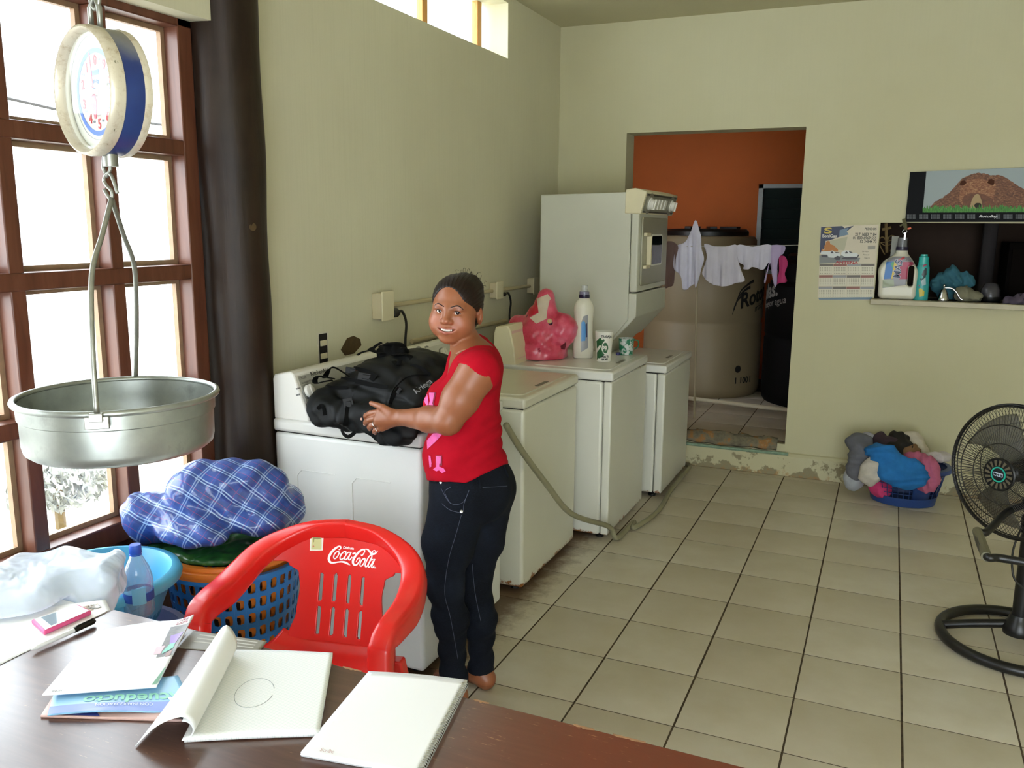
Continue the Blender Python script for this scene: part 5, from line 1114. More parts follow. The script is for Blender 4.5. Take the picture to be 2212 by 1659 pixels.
strap(zz5([(1150, 1060), (1100, 1130), (1080, 1190)]), .006); strap(zz5([(1240, 880), (1320, 900), (1400, 960)]), .006); strap(zz5([(560, 1040), (620, 1060), (740, 1060)]), .006); strap(zz5([(500, 1230), (540, 1200), (560, 1280)]), .006)
strap(zz5([(1380, 960), (1230, 970), (1120, 1060), (1080, 1150)]), .0025, lift=.002)
def buckle(x, y, ang, w_=.017, h_=.024):
    u, v = zb_(x, y); P = cast(u, v, .005, bp_b)
    if P is None: return
    n = (Vector(CAM)-P).normalized(); T = rot_frame(P, n, (0, 0, 1)) @ Matrix.Rotation(ang, 4, 'Z'); b = MB(); b.box(-h_, h_, -w_, w_, -.003, .004, T); b.box(-h_*.5, h_*.5, -w_*.55, w_*.55, .004, .007, T); b.build('buckle', M_BUCK, BP, bev=.0015)
buckle(750, 1195, .2); buckle(890, 975, 1.4, .014, .03); buckle(790, 925, 1.45, .012, .03); buckle(1150, 1085, -.6, .006, .012)
def freestrap(P, w_, name='strap', m=M_WEB, nrm=(0, 0, 1)):
    b = MB(); b.tube(catmull([tuple(p) for p in P], 5), w_, 8, flat=.22, nrm=nrm); b.build(name, m, BP, smooth=60)
q = lambda x, y, yy: aty(*zb_(x, y), yy)
freestrap([q(480, 1000, 2.52), q(500, 970, 2.50), q(560, 975, 2.5), q(640, 990, 2.52)], .010, 'loose_strap'); freestrap([q(480, 1000, 2.52), q(490, 1025, 2.5), q(560, 1010, 2.5), q(620, 1000, 2.52)], .010, 'loose_strap')
freestrap([q(690, 1390, 2.44), q(710, 1430, 2.425), q(750, 1450, 2.425), q(800, 1415, 2.43)], .007, 'loose_strap', nrm=(0, 1, 0))
freestrap([q(560, 980, 2.53), q(590, 920, 2.52), q(640, 900, 2.53), (.42, 2.56, 1.075)], .012, 'loose_strap')
for P, w_ in (([(.50, 2.66, 1.15), q(930, 760, 2.72), q(960, 730, 2.74), q(1010, 700, 2.76)], .014), ([q(820, 800, 2.62), q(850, 780, 2.64), q(920, 760, 2.68), q(960, 740, 2.70)], .008), ([q(1000, 790, 2.70), q(1040, 720, 2.72), q(1150, 715, 2.72), q(1165, 790, 2.70)], .024), ([q(1000, 740, 2.74), q(1060, 715, 2.76), q(1150, 720, 2.76), q(1160, 780, 2.72)], .022), ([q(1100, 800, 2.66), q(1180, 790, 2.66), q(1240, 810, 2.66), q(1210, 860, 2.64)], .012), ([q(1110, 850, 2.62), q(1140, 880, 2.60), q(1160, 840, 2.62)], .010)): freestrap(P, w_, 'shoulder_strap')
Fr = Field((.46, 2.58, 1.09), (.72, 2.85, 1.24), .005); Fr.op(P_rc(q(950, 800, 2.70), q(1170, 800, 2.70), .024, .03), .02); Fr.op(P_rc(q(1060, 750, 2.72), q(1150, 760, 2.72), .022), .015); Fr.apply(lambda P, D: D+.003*np.sin(P[..., 0]*160+P[..., 2]*130)); sdf_obj('rolled_straps', Fr, M_WEB, BP)
text_px('Kriega', *zb_(1285, 1112), 17, -.62, mat('grey_print', '8d8f93', .5), BP, bp_b, bold=.3); text_px('U-20', *zb_(868, 950), 6, .12, MATS['grey_print'], BP, bp_b); text_px('C', *zb_(1140, 1100), 10, -.5, MATS['grey_print'], BP, bp_b, bold=.3)
decal('red_tag', [zz5([(790, 905), (820, 910), (822, 922), (792, 920)])], mat('tag_red', 'b07068', .6), BP, bp_b, .009, 1.0)

# ---- pink carrier bag on the third machine
PB = thing('plastic_bag', 'full pink plastic carrier bag standing on the third washing machine', 'bag', (.50, 4.40, .897))
zp = lambda x, y: (1090+x/7.628, 610+y/7.628)
Fp = Field((.26, 4.14, .89), (.74, 4.72, 1.34), .006); yy = 4.40; A_ = lambda x, y: np.array(aty(*zp(x, y), yy))
Fp.op(P_ell(A_(610, 1130)+np.array([0, 0, .0]), (.145, .15, .135)), .04); Fp.op(P_ell(A_(580, 850), (.155, .14, .10)), .05); Fp.op(P_rc(A_(600, 720), A_(690, 260), .115, .050), .05); Fp.op(P_ell(A_(980, 780), (.07, .09, .09)), .04); Fp.op(P_ell(A_(240, 800), (.07, .09, .09)), .04)
def pw(P, D): x, y, z = P[..., 0], P[..., 1], P[..., 2]; return np.maximum(D+.004*np.sin(x*38+z*30+2*np.sin(z*22+y*20))+.0015*np.sin(x*110-z*70+y*60)+.0012*np.sin(z*120+x*60+5*np.sin(x*20)), .8985-z)
Fp.apply(pw); t = newmat('pink_film'); v = t.coord(); n = t.noise(v, 9, 4, .6); t.base(t.ramp(n, [(.3, 'b5253f'), (.5, 'd34c68'), (.75, 'dd7890')])); t.b.inputs['Roughness'].default_value = .28; t.b.inputs['Subsurface Weight'].default_value = .15; t.b.inputs['Subsurface Radius'].default_value = (.03, .01, .01)
bag = sdf_obj('bag_film', Fp, t.m, PB); bb = bvh_of(bag); M_PAPER = mat('cream_paper', 'c9b9a6', .7, .05, 20)
decal('paper_inside', [[zp(*p) for p in q_] for q_ in ([(530, 270), (710, 190), (770, 270), (740, 300), (700, 480), (690, 600), (520, 680), (410, 580), (560, 500)],)], M_PAPER, PB, bb, .004, 2.)
decal('red_patch', [[zp(*p) for p in [(400, 380), (525, 280), (560, 495), (400, 560), (380, 470)]]], mat('bag_red', 'c01832', .3), PB, bb, .004, 2.)
T = rot_frame(Vector(A_(800, 610))+Vector((.03, -.125, .0)), (.15, -.9, .45), (0, 0, 1)); b = MB(); b.lathe([(.012, -.02), (.0125, .012), (.0135, .014)], 20, T=T); cp_ = b.build('carton', mat('carton_navy', '1c1c3c', .5), PB); b = MB(); b.lathe([(.0135, .012), (.013, .0145)], 20, T=T); b.build('carton_top', mat('carton_top', 'c7a7a0', .5), cp_); b = MB(); b.lathe([(.010, .0148), (.010, .0156), (.0075, .0156), (.0075, .0148)], 20, T=T, cap=False); b.build('carton_ring', mat('carton_yellow', 'c9b524', .5), cp_)
text_px('S', *zp(555, 1150), 12, -.15, mat('bag_ink', 'a01c3c', .5), PB, bb, bold=.4); text_px('y', *zp(355, 560), 9, 0, mat('bag_ink2', '401030', .5), PB, bb, bold=.3)
decal('dark_gap', [[zp(*p) for p in [(920, 1050), (1010, 985), (1015, 1040), (990, 1110), (930, 1100)]]], mat('bag_gap', '6a1428', .5), PB, bb, .003, 2.)
# ---- white detergent bottle
def lathe_obj(name, prof, c, m, parent, n=40, sx=1., sy=1., rz=0., smooth=40, cap=True):
    b = MB(); b.lathe(prof, n, (0, 0, 0), Matrix.Translation(Vector(c)) @ Matrix.Rotation(rz, 4, 'Z'), cap, sx, sy); return b.build(name, m, parent, smooth=smooth)
M_HDPE = mat('bottle_white', 'd6d2c2', .35, .02, 6)
ZL = .8975
BT = thing('detergent_bottle', 'tall white detergent bottle with a purple cap beside the pink bag', 'bottle', (.655, 4.47, ZL))
bo = lathe_obj('bottle_body', [(0, 0), (.050, 0), (.056, .006), (.057, .06), (.052, .12), (.050, .20), (.053, .235), (.056, .265), (.054, .285), (.044, .310), (.030, .325), (.026, .332), (.026, .338), (0, .338)], (.655, 4.47, ZL), M_HDPE, BT, sy=.62, rz=.5, smooth=60); bob = bvh_of(bo)
lathe_obj('cap_base', [(.029, .332), (.030, .334), (.029, .350), (.026, .352), (0, .352)], (.655, 4.47, ZL), mat('cap_purple', '231c38', .3), BT)
lathe_obj('cap_collar', [(.027, .350), (.027, .366), (.023, .368)], (.655, 4.47, ZL), mat('cap_clear_purple', '7f7c94', .2), BT); lathe_obj('dosing_cap', [(.020, .366), (.019, .400), (.018, .400), (.019, .366)], (.655, 4.47, ZL), mat('clear_plastic', 'c9ccd0', .1, alpha=.35), BT, cap=False)
decal('label_print', [[zp(*p) for p in q_] for q_ in ([(1262, 660), (1300, 560), (1375, 530), (1375, 1080), (1262, 1150)],)], mat('label_grey', '8f9196', .4), BT, bob, .0012, 1.5); decal('label_print', [[zp(*p) for p in [(1265, 660), (1300, 640), (1330, 660), (1340, 800), (1330, 960), (1262, 970)]]], mat('label_blue', '2f7fc0', .4), BT, bob, .002, 1.2); decal('label_print', [[zp(*p) for p in [(1335, 690), (1360, 670), (1362, 900), (1340, 910)]]], mat('label_navy', '1a2350', .4), BT, bob, .0026, 1.2)
# ---- paper cup with green print
CU = thing('paper_cup', 'white paper cup with green printed emblem on the third machine', 'cup', (.79, 4.42, ZL)); cc_ = (.79, 4.42, ZL)
cu_ = lathe_obj('cup_body', [(0, .004), (.036, .004), (.037, 0), (.0385, .0), (.049, .158), (.0505, .158), (.0505, .162), (.047, .162), (.037, .008), (0, .008)], cc_, mat('cup_white', 'dcdad0', .5), CU); cub = bvh_of(cu_)
lathe_obj('powder', [(0, .150), (.046, .150), (.046, .1505)], cc_, mat('powder_blue', 'a9c4cf', .9, .1, 60), CU)
decal('cup_print', [[zp(*p) for p in q_] for q_ in ([(1450, 1060), (1500, 980), (1560, 920), (1590, 915), (1600, 950), (1640, 935), (1650, 960), (1610, 1010), (1595, 1100), (1620, 1160), (1650, 1190), (1600, 1230), (1520, 1280), (1455, 1290), (1448, 1180)],)], mat('print_green', '1f5a32', .5), CU, cub, .0014, 1.0)
decal('cup_print', [[zp(*p) for p in q_] for q_ in ([(1465, 1165), (1560, 1040), (1590, 1040), (1585, 1070), (1490, 1195), (1468, 1195)], [(1500, 1310), (1550, 1245), (1562, 1255), (1520, 1318)])], MATS['cup_white'], CU, cub, .0022, .8)
b_ = []
for k in range(24): a = 2*PI*k/24; b_.append(zp(1660+58*math.cos(a), 1080+105*math.sin(a)))
decal('cup_print', [b_], MATS['cup_white'], CU, cub, .0018, .8); decal('cup_print', [[(1307.6+(x-1307.6)*.82, 751.6+(y-751.6)*.84) for x, y in b_]], MATS['print_green'], CU, cub, .0024, .8)
M_INK = mat('black_ink', '141414', .6)
text_px('PR', *zp(1612, 1120), 13, 0, MATS['cup_white'], CU, cub, .75, .5, .003); text_px('TRABAJA', *zp(1592, 912), 7.5, 0, M_INK, CU, cub, .75, .2, .0016); text_px('POR TI', *zp(1600, 1245), 6, -.05, M_INK, CU, cub, .8, .3, .0026); text_px('EN MX', *zp(1600, 1285), 5.5, -.05, M_INK, CU, cub, .8, .3, .0026); text_px('i', *zp(1440, 1080), 14, 0, M_INK, CU, cub, 1, .5, .0026)
# ---- green cup smeared with powder
t = newmat('green_cup'); v = t.coord(); n = t.noise(v, 32, 4, .6); t.base(t.ramp(n, [(.47, '12714f'), (.56, 'c3c9c6')])); t.b.inputs['Roughness'].default_value = .4
GC = thing('scoop_cup', 'small green plastic cup smeared with white powder', 'cup', (.84, 4.72, ZL)); gc = (.835, 4.70, ZL)
lathe_obj('cup_body', [(0, .003), (.034, .003), (.036, .001), (.038, .001), (.044, .092), (.046, .094), (.043, .094), (.036, .006), (0, .006)], gc, t.m, GC)
b = MB(); b.tube(catmull([Vector(gc)+Vector(p) for p in ((.040, .012, .085), (.062, .02, .080), (.064, .022, .05), (.044, .013, .03))], 6), .006, 8, flat=.6); b.build('handle', mat('green_plastic', '12714f', .35), GC, smooth=180)
b = MB(); b.lathe([(.012, 0), (.012, .014), (.009, .016), (0, .016)], 16, (.80, 4.66, ZL)); b.build('bottle_cap', mat('cap_blue', '2b2a6a', .4), None, label='tiny dark blue cap lying between the two cups', cat='cap')
# ================================================================== baskets, basin, bundles
def fold(P, seed, amp=1.0, f0=30.):
    r = np.random.RandomState(seed); o = np.zeros(P.shape[:-1], np.float32)
    for k in range(7):
        d = r.normal(size=3); d /= np.linalg.norm(d); e = r.normal(size=3); e /= np.linalg.norm(e); fr_ = f0*(.6+.45*k); o = o+np.sin((P@d.astype(np.float32))*fr_+1.6*np.sin((P@e.astype(np.float32))*fr_*.5+r.uniform(0, 6))+r.uniform(0, 6))/(1.+.7*k)
    return o*amp
def lattice(b, c, prof, nc, hole=(.62, .66), nq=8, z_rows=None):
    """perforated wall: each cell is a quad with a rounded hole; prof(t) -> radius, z"""
    nr = z_rows
    def pt(a, t): r, z = prof(t); return (c[0]+r*math.cos(a), c[1]+r*math.sin(a), c[2]+z)
    for i in range(nc):
        for j in range(nr):
            a0, a1, t0, t1 = 2*PI*i/nc, 2*PI*(i+1)/nc, j/nr, (j+1)/nr; am, tm = (a0+a1)/2, (t0+t1)/2
            out = [(a0, t0), (am, t0), (a1, t0), (a1, tm), (a1, t1), (am, t1), (a0, t1), (a0, tm)]
            inn = []
            for q in range(8):
                an = math.radians(-135+45*q); ca, sa = math.cos(an), math.sin(an); k = 1./max(abs(ca), abs(sa)) if q % 2 else 1.18; inn.append((am+ca*k*.5*(a1-a0)*hole[0], tm+sa*k*.5*(t1-t0)*hole[1]))
            b.add([pt(*p) for p in out+inn], [(q, (q+1) % 8, 8+(q+1) % 8, 8+q) for q in range(8)])
def basket(label, cat, c, r0, r1, h, m, nc, nr, rim=None, group=None, hole=(.62, .66), name='laundry_basket', solid_top=.10):
    t = thing(name, label, cat, c, group=group)
    lo, hi = .05, 1-solid_top
    b = MB(); lattice(b, c, lambda q: (r0+(r1-r0)*(lo+(hi-lo)*q), h*(lo+(hi-lo)*q)), nc, hole, z_rows=nr); b.build('mesh_wall', m, t, solid=.0035, off=0, smooth=0)
    b = MB(); b.lathe([(0, .003), (r0*.98, 0), (r0+(r1-r0)*lo, h*lo), (r0+(r1-r0)*lo-.004, h*lo), (r0*.97, .006), (0, .006)], 48, c); b.build('floor_dish', m, t, smooth=40)
    b = MB(); ra = r0+(r1-r0)*hi; b.lathe([(ra, h*hi), (r1, h*.985), (r1+.014, h*.985), (r1+.020, h*.97), (r1+.022, h*.985), (r1+.016, h), (r1-.002, h), (ra-.005, h*hi)], 64, c, cap=False); rm = b.build('rim', rim or m, t, smooth=50)
    return t, rm
M_BBLUE = mat('basket_blue', '2f7cc8', .35, .03, 5); M_BOR = mat('basket_orange', 'e8832e', .35, .03, 5)
KC = (.285, 2.075, 0)
OB, orim = basket('orange laundry basket nested inside the blue one under the plaid bundle', 'basket', (KC[0], KC[1], .012), .135, .200, .575, M_BOR, 34, 9, hole=(.6, .62))
for a in (-1.35, 1.75):
    b = MB(); b.loft([[(KC[0]+r*math.cos(a+d), KC[1]+r*math.sin(a+d), z) for r, z in ((.205, .572), (.232, .578), (.238, .565), (.232, .548), (.212, .55))] for d in np.linspace(-.42, .42, 12)]); b.build('handle_lip', M_BOR, orim, bev=.004)
basket('tall blue perforated laundry basket on the floor beside the red chair', 'basket', KC, .150, .214, .555, M_BBLUE, 36, 10, hole=(.68, .72), solid_top=.035)
def cloth_in(name, label, c, r, col, seed, cat='clothes', k=.01):
    F = Field(np.array(c)-np.array(r)*1.35-.02, np.array(c)+np.array(r)*1.35+.02, max(.005, min(r)/14)); F.op(P_ell(c, r), .01); F.apply(lambda P, D: D+fold(P, seed, k, 34)); return sdf_obj(name, F, mat('cloth_'+col+'_%d' % seed, col, .85, .12, 20), None, label=label, cat=cat)
cloth_in('folded_clothes', 'dark mixed laundry seen through the holes of the nested baskets', (KC[0], KC[1], .27), (.125, .125, .20), '4a3e3a', 3, k=.006)
# green bag spilling over the rim
Fg = Field((.0, 1.78, .52), (.60, 2.36, .76), .006); Fg.op(P_ell((.285, 2.075, .592), (.190, .190, .026)), .01); Fg.op(P_ell((.385, 2.15, .597), (.085, .085, .034)), .02); Fg.op(P_ell((.16, 1.94, .597), (.09, .07, .02)), .01)
Fg.apply(lambda P, D: np.maximum(D+fold(P, 5, .004, 60), .572-P[..., 2])); t = newmat('green_film'); v = t.coord(); n = t.noise(v, 14, 4); t.base(t.ramp(n, [(.3, '0f3a24'), (.6, '2f6a34'), (.8, '6a8f4a')])); t.b.inputs['Roughness'].default_value = .3
sdf_obj('green_bag', Fg, t.m, None, label='shiny green plastic bag bulging over the rim of the orange basket', cat='bag')
# plaid bundle
def plaid():
    t = newmat('blue_plaid'); v = t.coord(); rot = t.node('ShaderNodeMapping'); t.link(v, rot.inputs[0]); wv = t.node('ShaderNodeVectorMath', operation='ADD'); nz = t.node('ShaderNodeTexNoise'); nz.inputs['Scale'].default_value = 6; t.link(v, nz.inputs['Vector']); sc_ = t.node('ShaderNodeVectorMath', operation='SCALE'); sc_.inputs['Scale'].default_value = .03; t.link(nz.outputs['Color'], sc_.inputs[0]); t.link(rot.outputs[0], wv.inputs[0]); t.link(sc_.outputs[0], wv.inputs[1])
    nv = Vector((.55, -.6, .58)).normalized(); a_ = nv.cross(Vector((0, 0, 1))).normalized(); b_ = nv.cross(a_); ca, sa = math.cos(.9), math.sin(.9); e1, e2 = a_*ca+b_*sa, b_*ca-a_*sa
    def dotn(e): d = t.node('ShaderNodeVectorMath', operation='DOT_PRODUCT'); d.inputs[1].default_value = e; t.link(wv.outputs[0], d.inputs[0]); return d.outputs['Value']
    x, y = dotn(e1), dotn(e2); c = t.ramp(t.noise(v, 40, 3), [(.3, '22418c'), (.7, '3558a8')])
    def lines(src, period, off, wd, col, amt, c):
        ph = t.math('FRACT', t.math('ADD', t.math('MULTIPLY', src, 1/period), off)); d = t.math('ABSOLUTE', t.math('SUBTRACT', ph, .5)); return t.mix(t.math('MULTIPLY', t.math('LESS_THAN', d, wd), amt), c, col)
    c = lines(x, .055, 0, .16, '1c2f6e', .45, c)
    for o_ in (.0, .14): c = lines(x, .055, o_, .028, 'a9c6ea', .85, c)
    c = lines(y, .075, .3, .12, '1c2f6e', .4, c)
    for o_ in (.0, .10): c = lines(y, .075, o_, .022, '9fbce6', .6, c)
    c = lines(x, .055, .5, .012, 'b0426a', .6, c); c = lines(y, .075, .55, .010, 'b0426a', .4, c)
    t.base(c); t.b.inputs['Roughness'].default_value = .6; t.b.inputs['Coat Weight'].default_value = .5; t.b.inputs['Coat Roughness'].default_value = .08; return t.m
yy = 2.02; Pq = lambda u, v, y=yy: np.array(aty(u, v+14, y))
Fq = Field((-.02, 1.70, .55), (.66, 2.42, 1.02), .0055)
Fq.op(P_rc(Pq(325, 1105, 1.93), Pq(470, 1085, 2.02), .080, .10), .04); Fq.op(P_rc(Pq(430, 1050, 1.98), Pq(570, 1050, 2.10), .095, .085), .04); Fq.op(P_ell(Pq(605, 1070, 2.16), (.075, .085, .065)), .03); Fq.op(P_ell(Pq(420, 1135, 1.90), (.13, .08, .050)), .04); Fq.op(P_ell(Pq(500, 1010, 2.05), (.12, .09, .04)), .03); Fq.op(P_ell(Pq(545, 1105, 2.04), (.13, .10, .055)), .03); Fq.op(P_ell(Pq(610, 1095, 2.13), (.08, .09, .05)), .03)
def pq(P, D): z = P[..., 2]; a = fold(P, 21, .0065, 13)+.003*np.sin(P[..., 0]*60+z*50+P[..., 1]*30+3*np.sin(z*25)); return np.maximum(np.maximum(D+a, .594-z), .012-P[..., 0])
Fq.apply(pq); sdf_obj('plaid_bundle', Fq, plaid(), None, label='blue plaid cloth bundle in clear plastic on top of the tall basket', cat='bundle')

# ---- light blue basin on a stacked basket, with bottle and bag
BC = (.213, 1.62, .47)
basket('pale violet basket underneath the light blue basin by the window', 'basket', (.26, 1.575, 0), .15, .205, .483, mat('basket_violet', 'a4b2e2', .4), 30, 8, hole=(.5, .55))
M_AQ = mat('aqua_plastic', '59b4df', .35, .02, 5)
BS = thing('wash_basin', 'light blue plastic basin holding a water bottle beside the window', 'basin', (BC[0], BC[1], .487))
b = MB(); c = (BC[0], BC[1], .487); b.lathe([(0, .0), (.16, .0), (.17, .01), (.205, .085), (.222, .13), (.226, .150), (.240, .152), (.250, .144), (.256, .136), (.258, .146), (.250, .160), (.225, .164), (.214, .15), (.196, .088), (.16, .016), (0, .008)], 64, c, sx=.84, sy=.84); b.build('basin_body', M_AQ, BS, smooth=60)
b = MB(); lattice(b, c, lambda q: (.148+.029*q, .025+.09*q), 44, (.5, .55), z_rows=2); b.build('pierced_band', mat('aqua_dark', '2d86b8', .4), BS, solid=.002, off=1, smooth=0)
lab_l = 'grey checked cloth lying in the light blue basin under the bottle'
t = newmat('grey_check'); v = t.coord(); ck = t.node('ShaderNodeTexChecker'); ck.inputs['Scale'].default_value = 90; ck.inputs[1].default_value = (*lin('b9c2cf'), 1); ck.inputs[2].default_value = (*lin('6b7484'), 1); t.link(v, ck.inputs[0]); t.base(ck.outputs[0])
F = Field((.03, 1.44, .50), (.40, 1.80, .62), .006); F.op(P_ell((.215, 1.615, .535), (.118, .118, .035)), .01); F.apply(lambda P, D: np.maximum(D+fold(P, 9, .008, 40), .4975-P[..., 2])); sdf_obj('checked_cloth', F, t.m, None, label=lab_l, cat='cloth')
# water bottle
bx, by = atz(300, 1290, .635)[:2]; bz = .585
WB = thing('water_bottle', 'clear plastic water bottle with a blue cap standing in the basin', 'bottle', (bx, by, bz))
pet = newmat('clear_pet'); nt = pet.t; out = nt.nodes['Material Output']; tr = pet.node('ShaderNodeBsdfTransparent'); tr.inputs[0].default_value = (.86, .91, .96, 1); gl = pet.node('ShaderNodeBsdfGlossy'); gl.inputs['Roughness'].default_value = .06; df = pet.node('ShaderNodeBsdfDiffuse'); df.inputs[0].default_value = (.55, .66, .78, 1)
lw = pet.node('ShaderNodeLayerWeight'); lw.inputs[0].default_value = .4; m1 = pet.node('ShaderNodeMixShader'); m1.inputs[0].default_value = .22; pet.link(tr.outputs[0], m1.inputs[1]); pet.link(df.outputs[0], m1.inputs[2]); m2 = pet.node('ShaderNodeMixShader'); pet.link(pet.math('ADD', pet.math('MULTIPLY', lw.outputs[1], .35), .05), m2.inputs[0]); pet.link(m1.outputs[0], m2.inputs[1]); pet.link(gl.outputs[0], m2.inputs[2]); pet.link(m2.outputs[0], out.inputs[0])
rr = 31*depth((bx, by, .63))/FPX; hh = (aty(301, 1178, by)[2]-bz)
wb = lathe_obj('bottle_shell', [(0, 0), (rr*.8, 0), (rr, .012), (rr, hh*.32), (rr*.95, hh*.36), (rr, hh*.42), (rr*.98, hh*.55), (rr*.80, hh*.68), (rr*.5, hh*.80), (rr*.36, hh*.86), (rr*.34, hh*.88)], (bx, by, bz), pet.m, WB, smooth=60, cap=False)
lathe_obj('cap', [(rr*.37, hh*.875), (rr*.40, hh*.885), (rr*.40, hh*.985), (rr*.36, hh), (0, hh)], (bx, by, bz), mat('cap_cobalt', '2456c8', .4), WB); lathe_obj('cap_ring', [(rr*.40, hh*.855), (rr*.41, hh*.87), (rr*.36, hh*.872)], (bx, by, bz), MATS['cap_cobalt'], WB, cap=False)
lb_ = lathe_obj('label_band', [(rr*1.012, hh*.24), (rr*1.012, hh*.36)], (bx, by, bz), mat('label_cobalt', '2a4fa8', .5), WB, cap=False); lbb = bvh_of(lb_)
an = math.atan2(CAM[1]-by, CAM[0]-bx); b = MB(); b.add([(bx+rr*1.022*math.cos(an+.05+d), by+rr*1.022*math.sin(an+.05+d), bz+z) for d in np.linspace(-.48, .42, 8) for z in (hh*.22, hh*.45)], [(2*i, 2*i+2, 2*i+3, 2*i+1) for i in range(7)]); st = b.build('label_sticker', mat('label_sky', '7ec3ee', .5), WB)
stb = bvh_of(st)
text_px('AGUA', 289, 1258, 8, -.06, mat('label_ink', '1d3560', .5), WB, stb, bold=.2, off=.0008); text_px('1 LITRO', 288, 1272, 5, -.06, MATS['label_ink'], WB, stb, bold=.1, off=.0008)
# translucent white carrier bag beside the bottle
film = newmat('white_film'); film.b.inputs['Base Color'].default_value = (*lin('dfe8f4'), 1); film.b.inputs['Roughness'].default_value = .25; film.b.inputs['Subsurface Weight'].default_value = .3; film.b.inputs['Subsurface Radius'].default_value = (.05, .05, .06); film.b.inputs['Alpha'].default_value = .7; fv = film.coord(); film.bump(film.noise(fv, 7, 2, .5, 1.2), .55, .03)
Fw = Field((-.02, .98, .62), (.62, 1.62, .96), .006)
for u, v, y, r in ((30, 1285, 1.28, (.15, .09, .07)), (185, 1290, 1.36, (.075, .05, .055)), (5, 1310, 1.22, (.14, .09, .06))): Fw.op(P_ell(aty(u, v, y), r), .05)
Fw.op(P_box(aty(128, 1247, 1.37), (.150, .075, .055), .03, Rz(.45)), .04); Fw.op(P_box(aty(60, 1262, 1.33), (.13, .08, .05), .03, Rz(.2)), .04)
def fw(P, D): return np.maximum(np.maximum(D+.014*np.abs(fold(P, 33, .8, 16))-.008+.010*np.abs(np.sin(P[..., 0]*23+P[..., 2]*31+P[..., 1]*12)), .012-P[..., 0]), np.where(P[..., 1] < 1.31, .7585-P[..., 2], .675-P[..., 2]))
Fw.apply(fw); sdf_obj('white_bag', Fw, film.m, None, label='crumpled translucent white plastic bag by the window, left of the bottle', cat='bag')
# ================================================================== things on the table
ST = thing('side_table', 'small white-topped table against the left end of the brown table', 'table', (.36, .85, 0))
b = MB(); b.box(.03, .612, .30, 1.302, .722, .7495); b.build('table_top', mat('white_laminate', 'f0f0f0', .4), ST, bev=.003)
for x in (.07, .57):
    for y in (.34, 1.26): b = MB(); b.box(x-.02, x+.02, y-.02, y+.02, 0, .722); b.build('leg', mat('leg_grey', '8a8a88', .5, metal=.3), ST, bev=.003)
M_SHEET = mat('white_paper', 'f6f6f6', .6); M_SHEET2 = mat('magazine_gloss', 'f2f2f2', .2)
def Z(u, v, z): return Vector(atz(u, v, z))
def sheet(name, px, z, th, m, parent=None, lift=None, nu=24, nv=24, **kw):
    """paper from four px corners (tl, tr, br, bl) lying at height z, optional lift(u, v)"""
    q = [Z(*p, z) for p in px]
    def f_(u, v): P = (q[0]*(1-u)+q[1]*u)*(1-v)+(q[3]*(1-u)+q[2]*u)*v; return (P.x, P.y, P.z+(lift(u, v) if lift else 0))
    b = MB(); b.grid(f_, nu, nv); o = b.build(name, m, parent, smooth=60, solid=th, off=1, **kw); o['_q'] = 0; del o['_q']; return o, f_
def on_sheet(f_, name, uv, m, parent, dz=.0012):
    """flat printed patch on a sheet"""
    b = MB(); n = 8
    us = [p[0] for p in uv]; 
    ring_ = []
    for i in range(len(uv)):
        a, c = uv[i], uv[(i+1) % len(uv)]
        for k in range(n): ring_.append((a[0]+(c[0]-a[0])*k/n, a[1]+(c[1]-a[1])*k/n))
    cx = sum(p[0] for p in ring_)/len(ring_); cy = sum(p[1] for p in ring_)/len(ring_); vs = []; 
    for s in (0.0, .33, .66, 1.0):
        for p in ring_: P = f_(cx+(p[0]-cx)*s, cy+(p[1]-cy)*s); vs.append((P[0], P[1], P[2]+dz))
    L = len(ring_); b.add(vs, [(r*L+i, r*L+(i+1) % L, (r+1)*L+(i+1) % L, (r+1)*L+i) for r in range(3) for i in range(L)]); return b.build(name, m, parent, smooth=60)
def text_sheet(f_, s, u0, v0, size, du, dv, m, parent, dz=.0016, bold=0., shear=0.):
    """lettering laid on a sheet: du, dv = (u,v) step per unit text x and y"""
    cu = bpy.data.curves.new('t', 'FONT'); cu.body = s; cu.size = size; cu.offset = bold; cu.shear = shear; o = bpy.data.objects.new('t', cu); me = bpy.data.meshes.new_from_object(o); bpy.data.objects.remove(o)
    for w_ in me.vertices: x, y = w_.co.x, w_.co.y; P = f_(u0+x*du[0]+y*dv[0], v0+x*du[1]+y*dv[1]); w_.co = (P[0], P[1], P[2]+dz)
    return link('lettering', me, m, parent)
# large white sheet on the side table
SH = thing('paper_sheet', 'large white sheet of paper under the phone at the left edge', 'paper', Z(90, 1370, .752))
o, f0 = sheet('sheet', [(-60, 1330), (228, 1296), (238, 1318), (-60, 1466)], .7505, .0012, M_SHEET, SH)
on_sheet(f0, 'print', [(.80, .25), (.93, .2), (.95, .6), (.85, .6)], mat('print_peach', 'e8d3bd', .6), SH); on_sheet(f0, 'print', [(.55, .3), (.66, .25), (.66, .5), (.57, .5)], mat('print_pale', 'd6dccf', .6), SH)
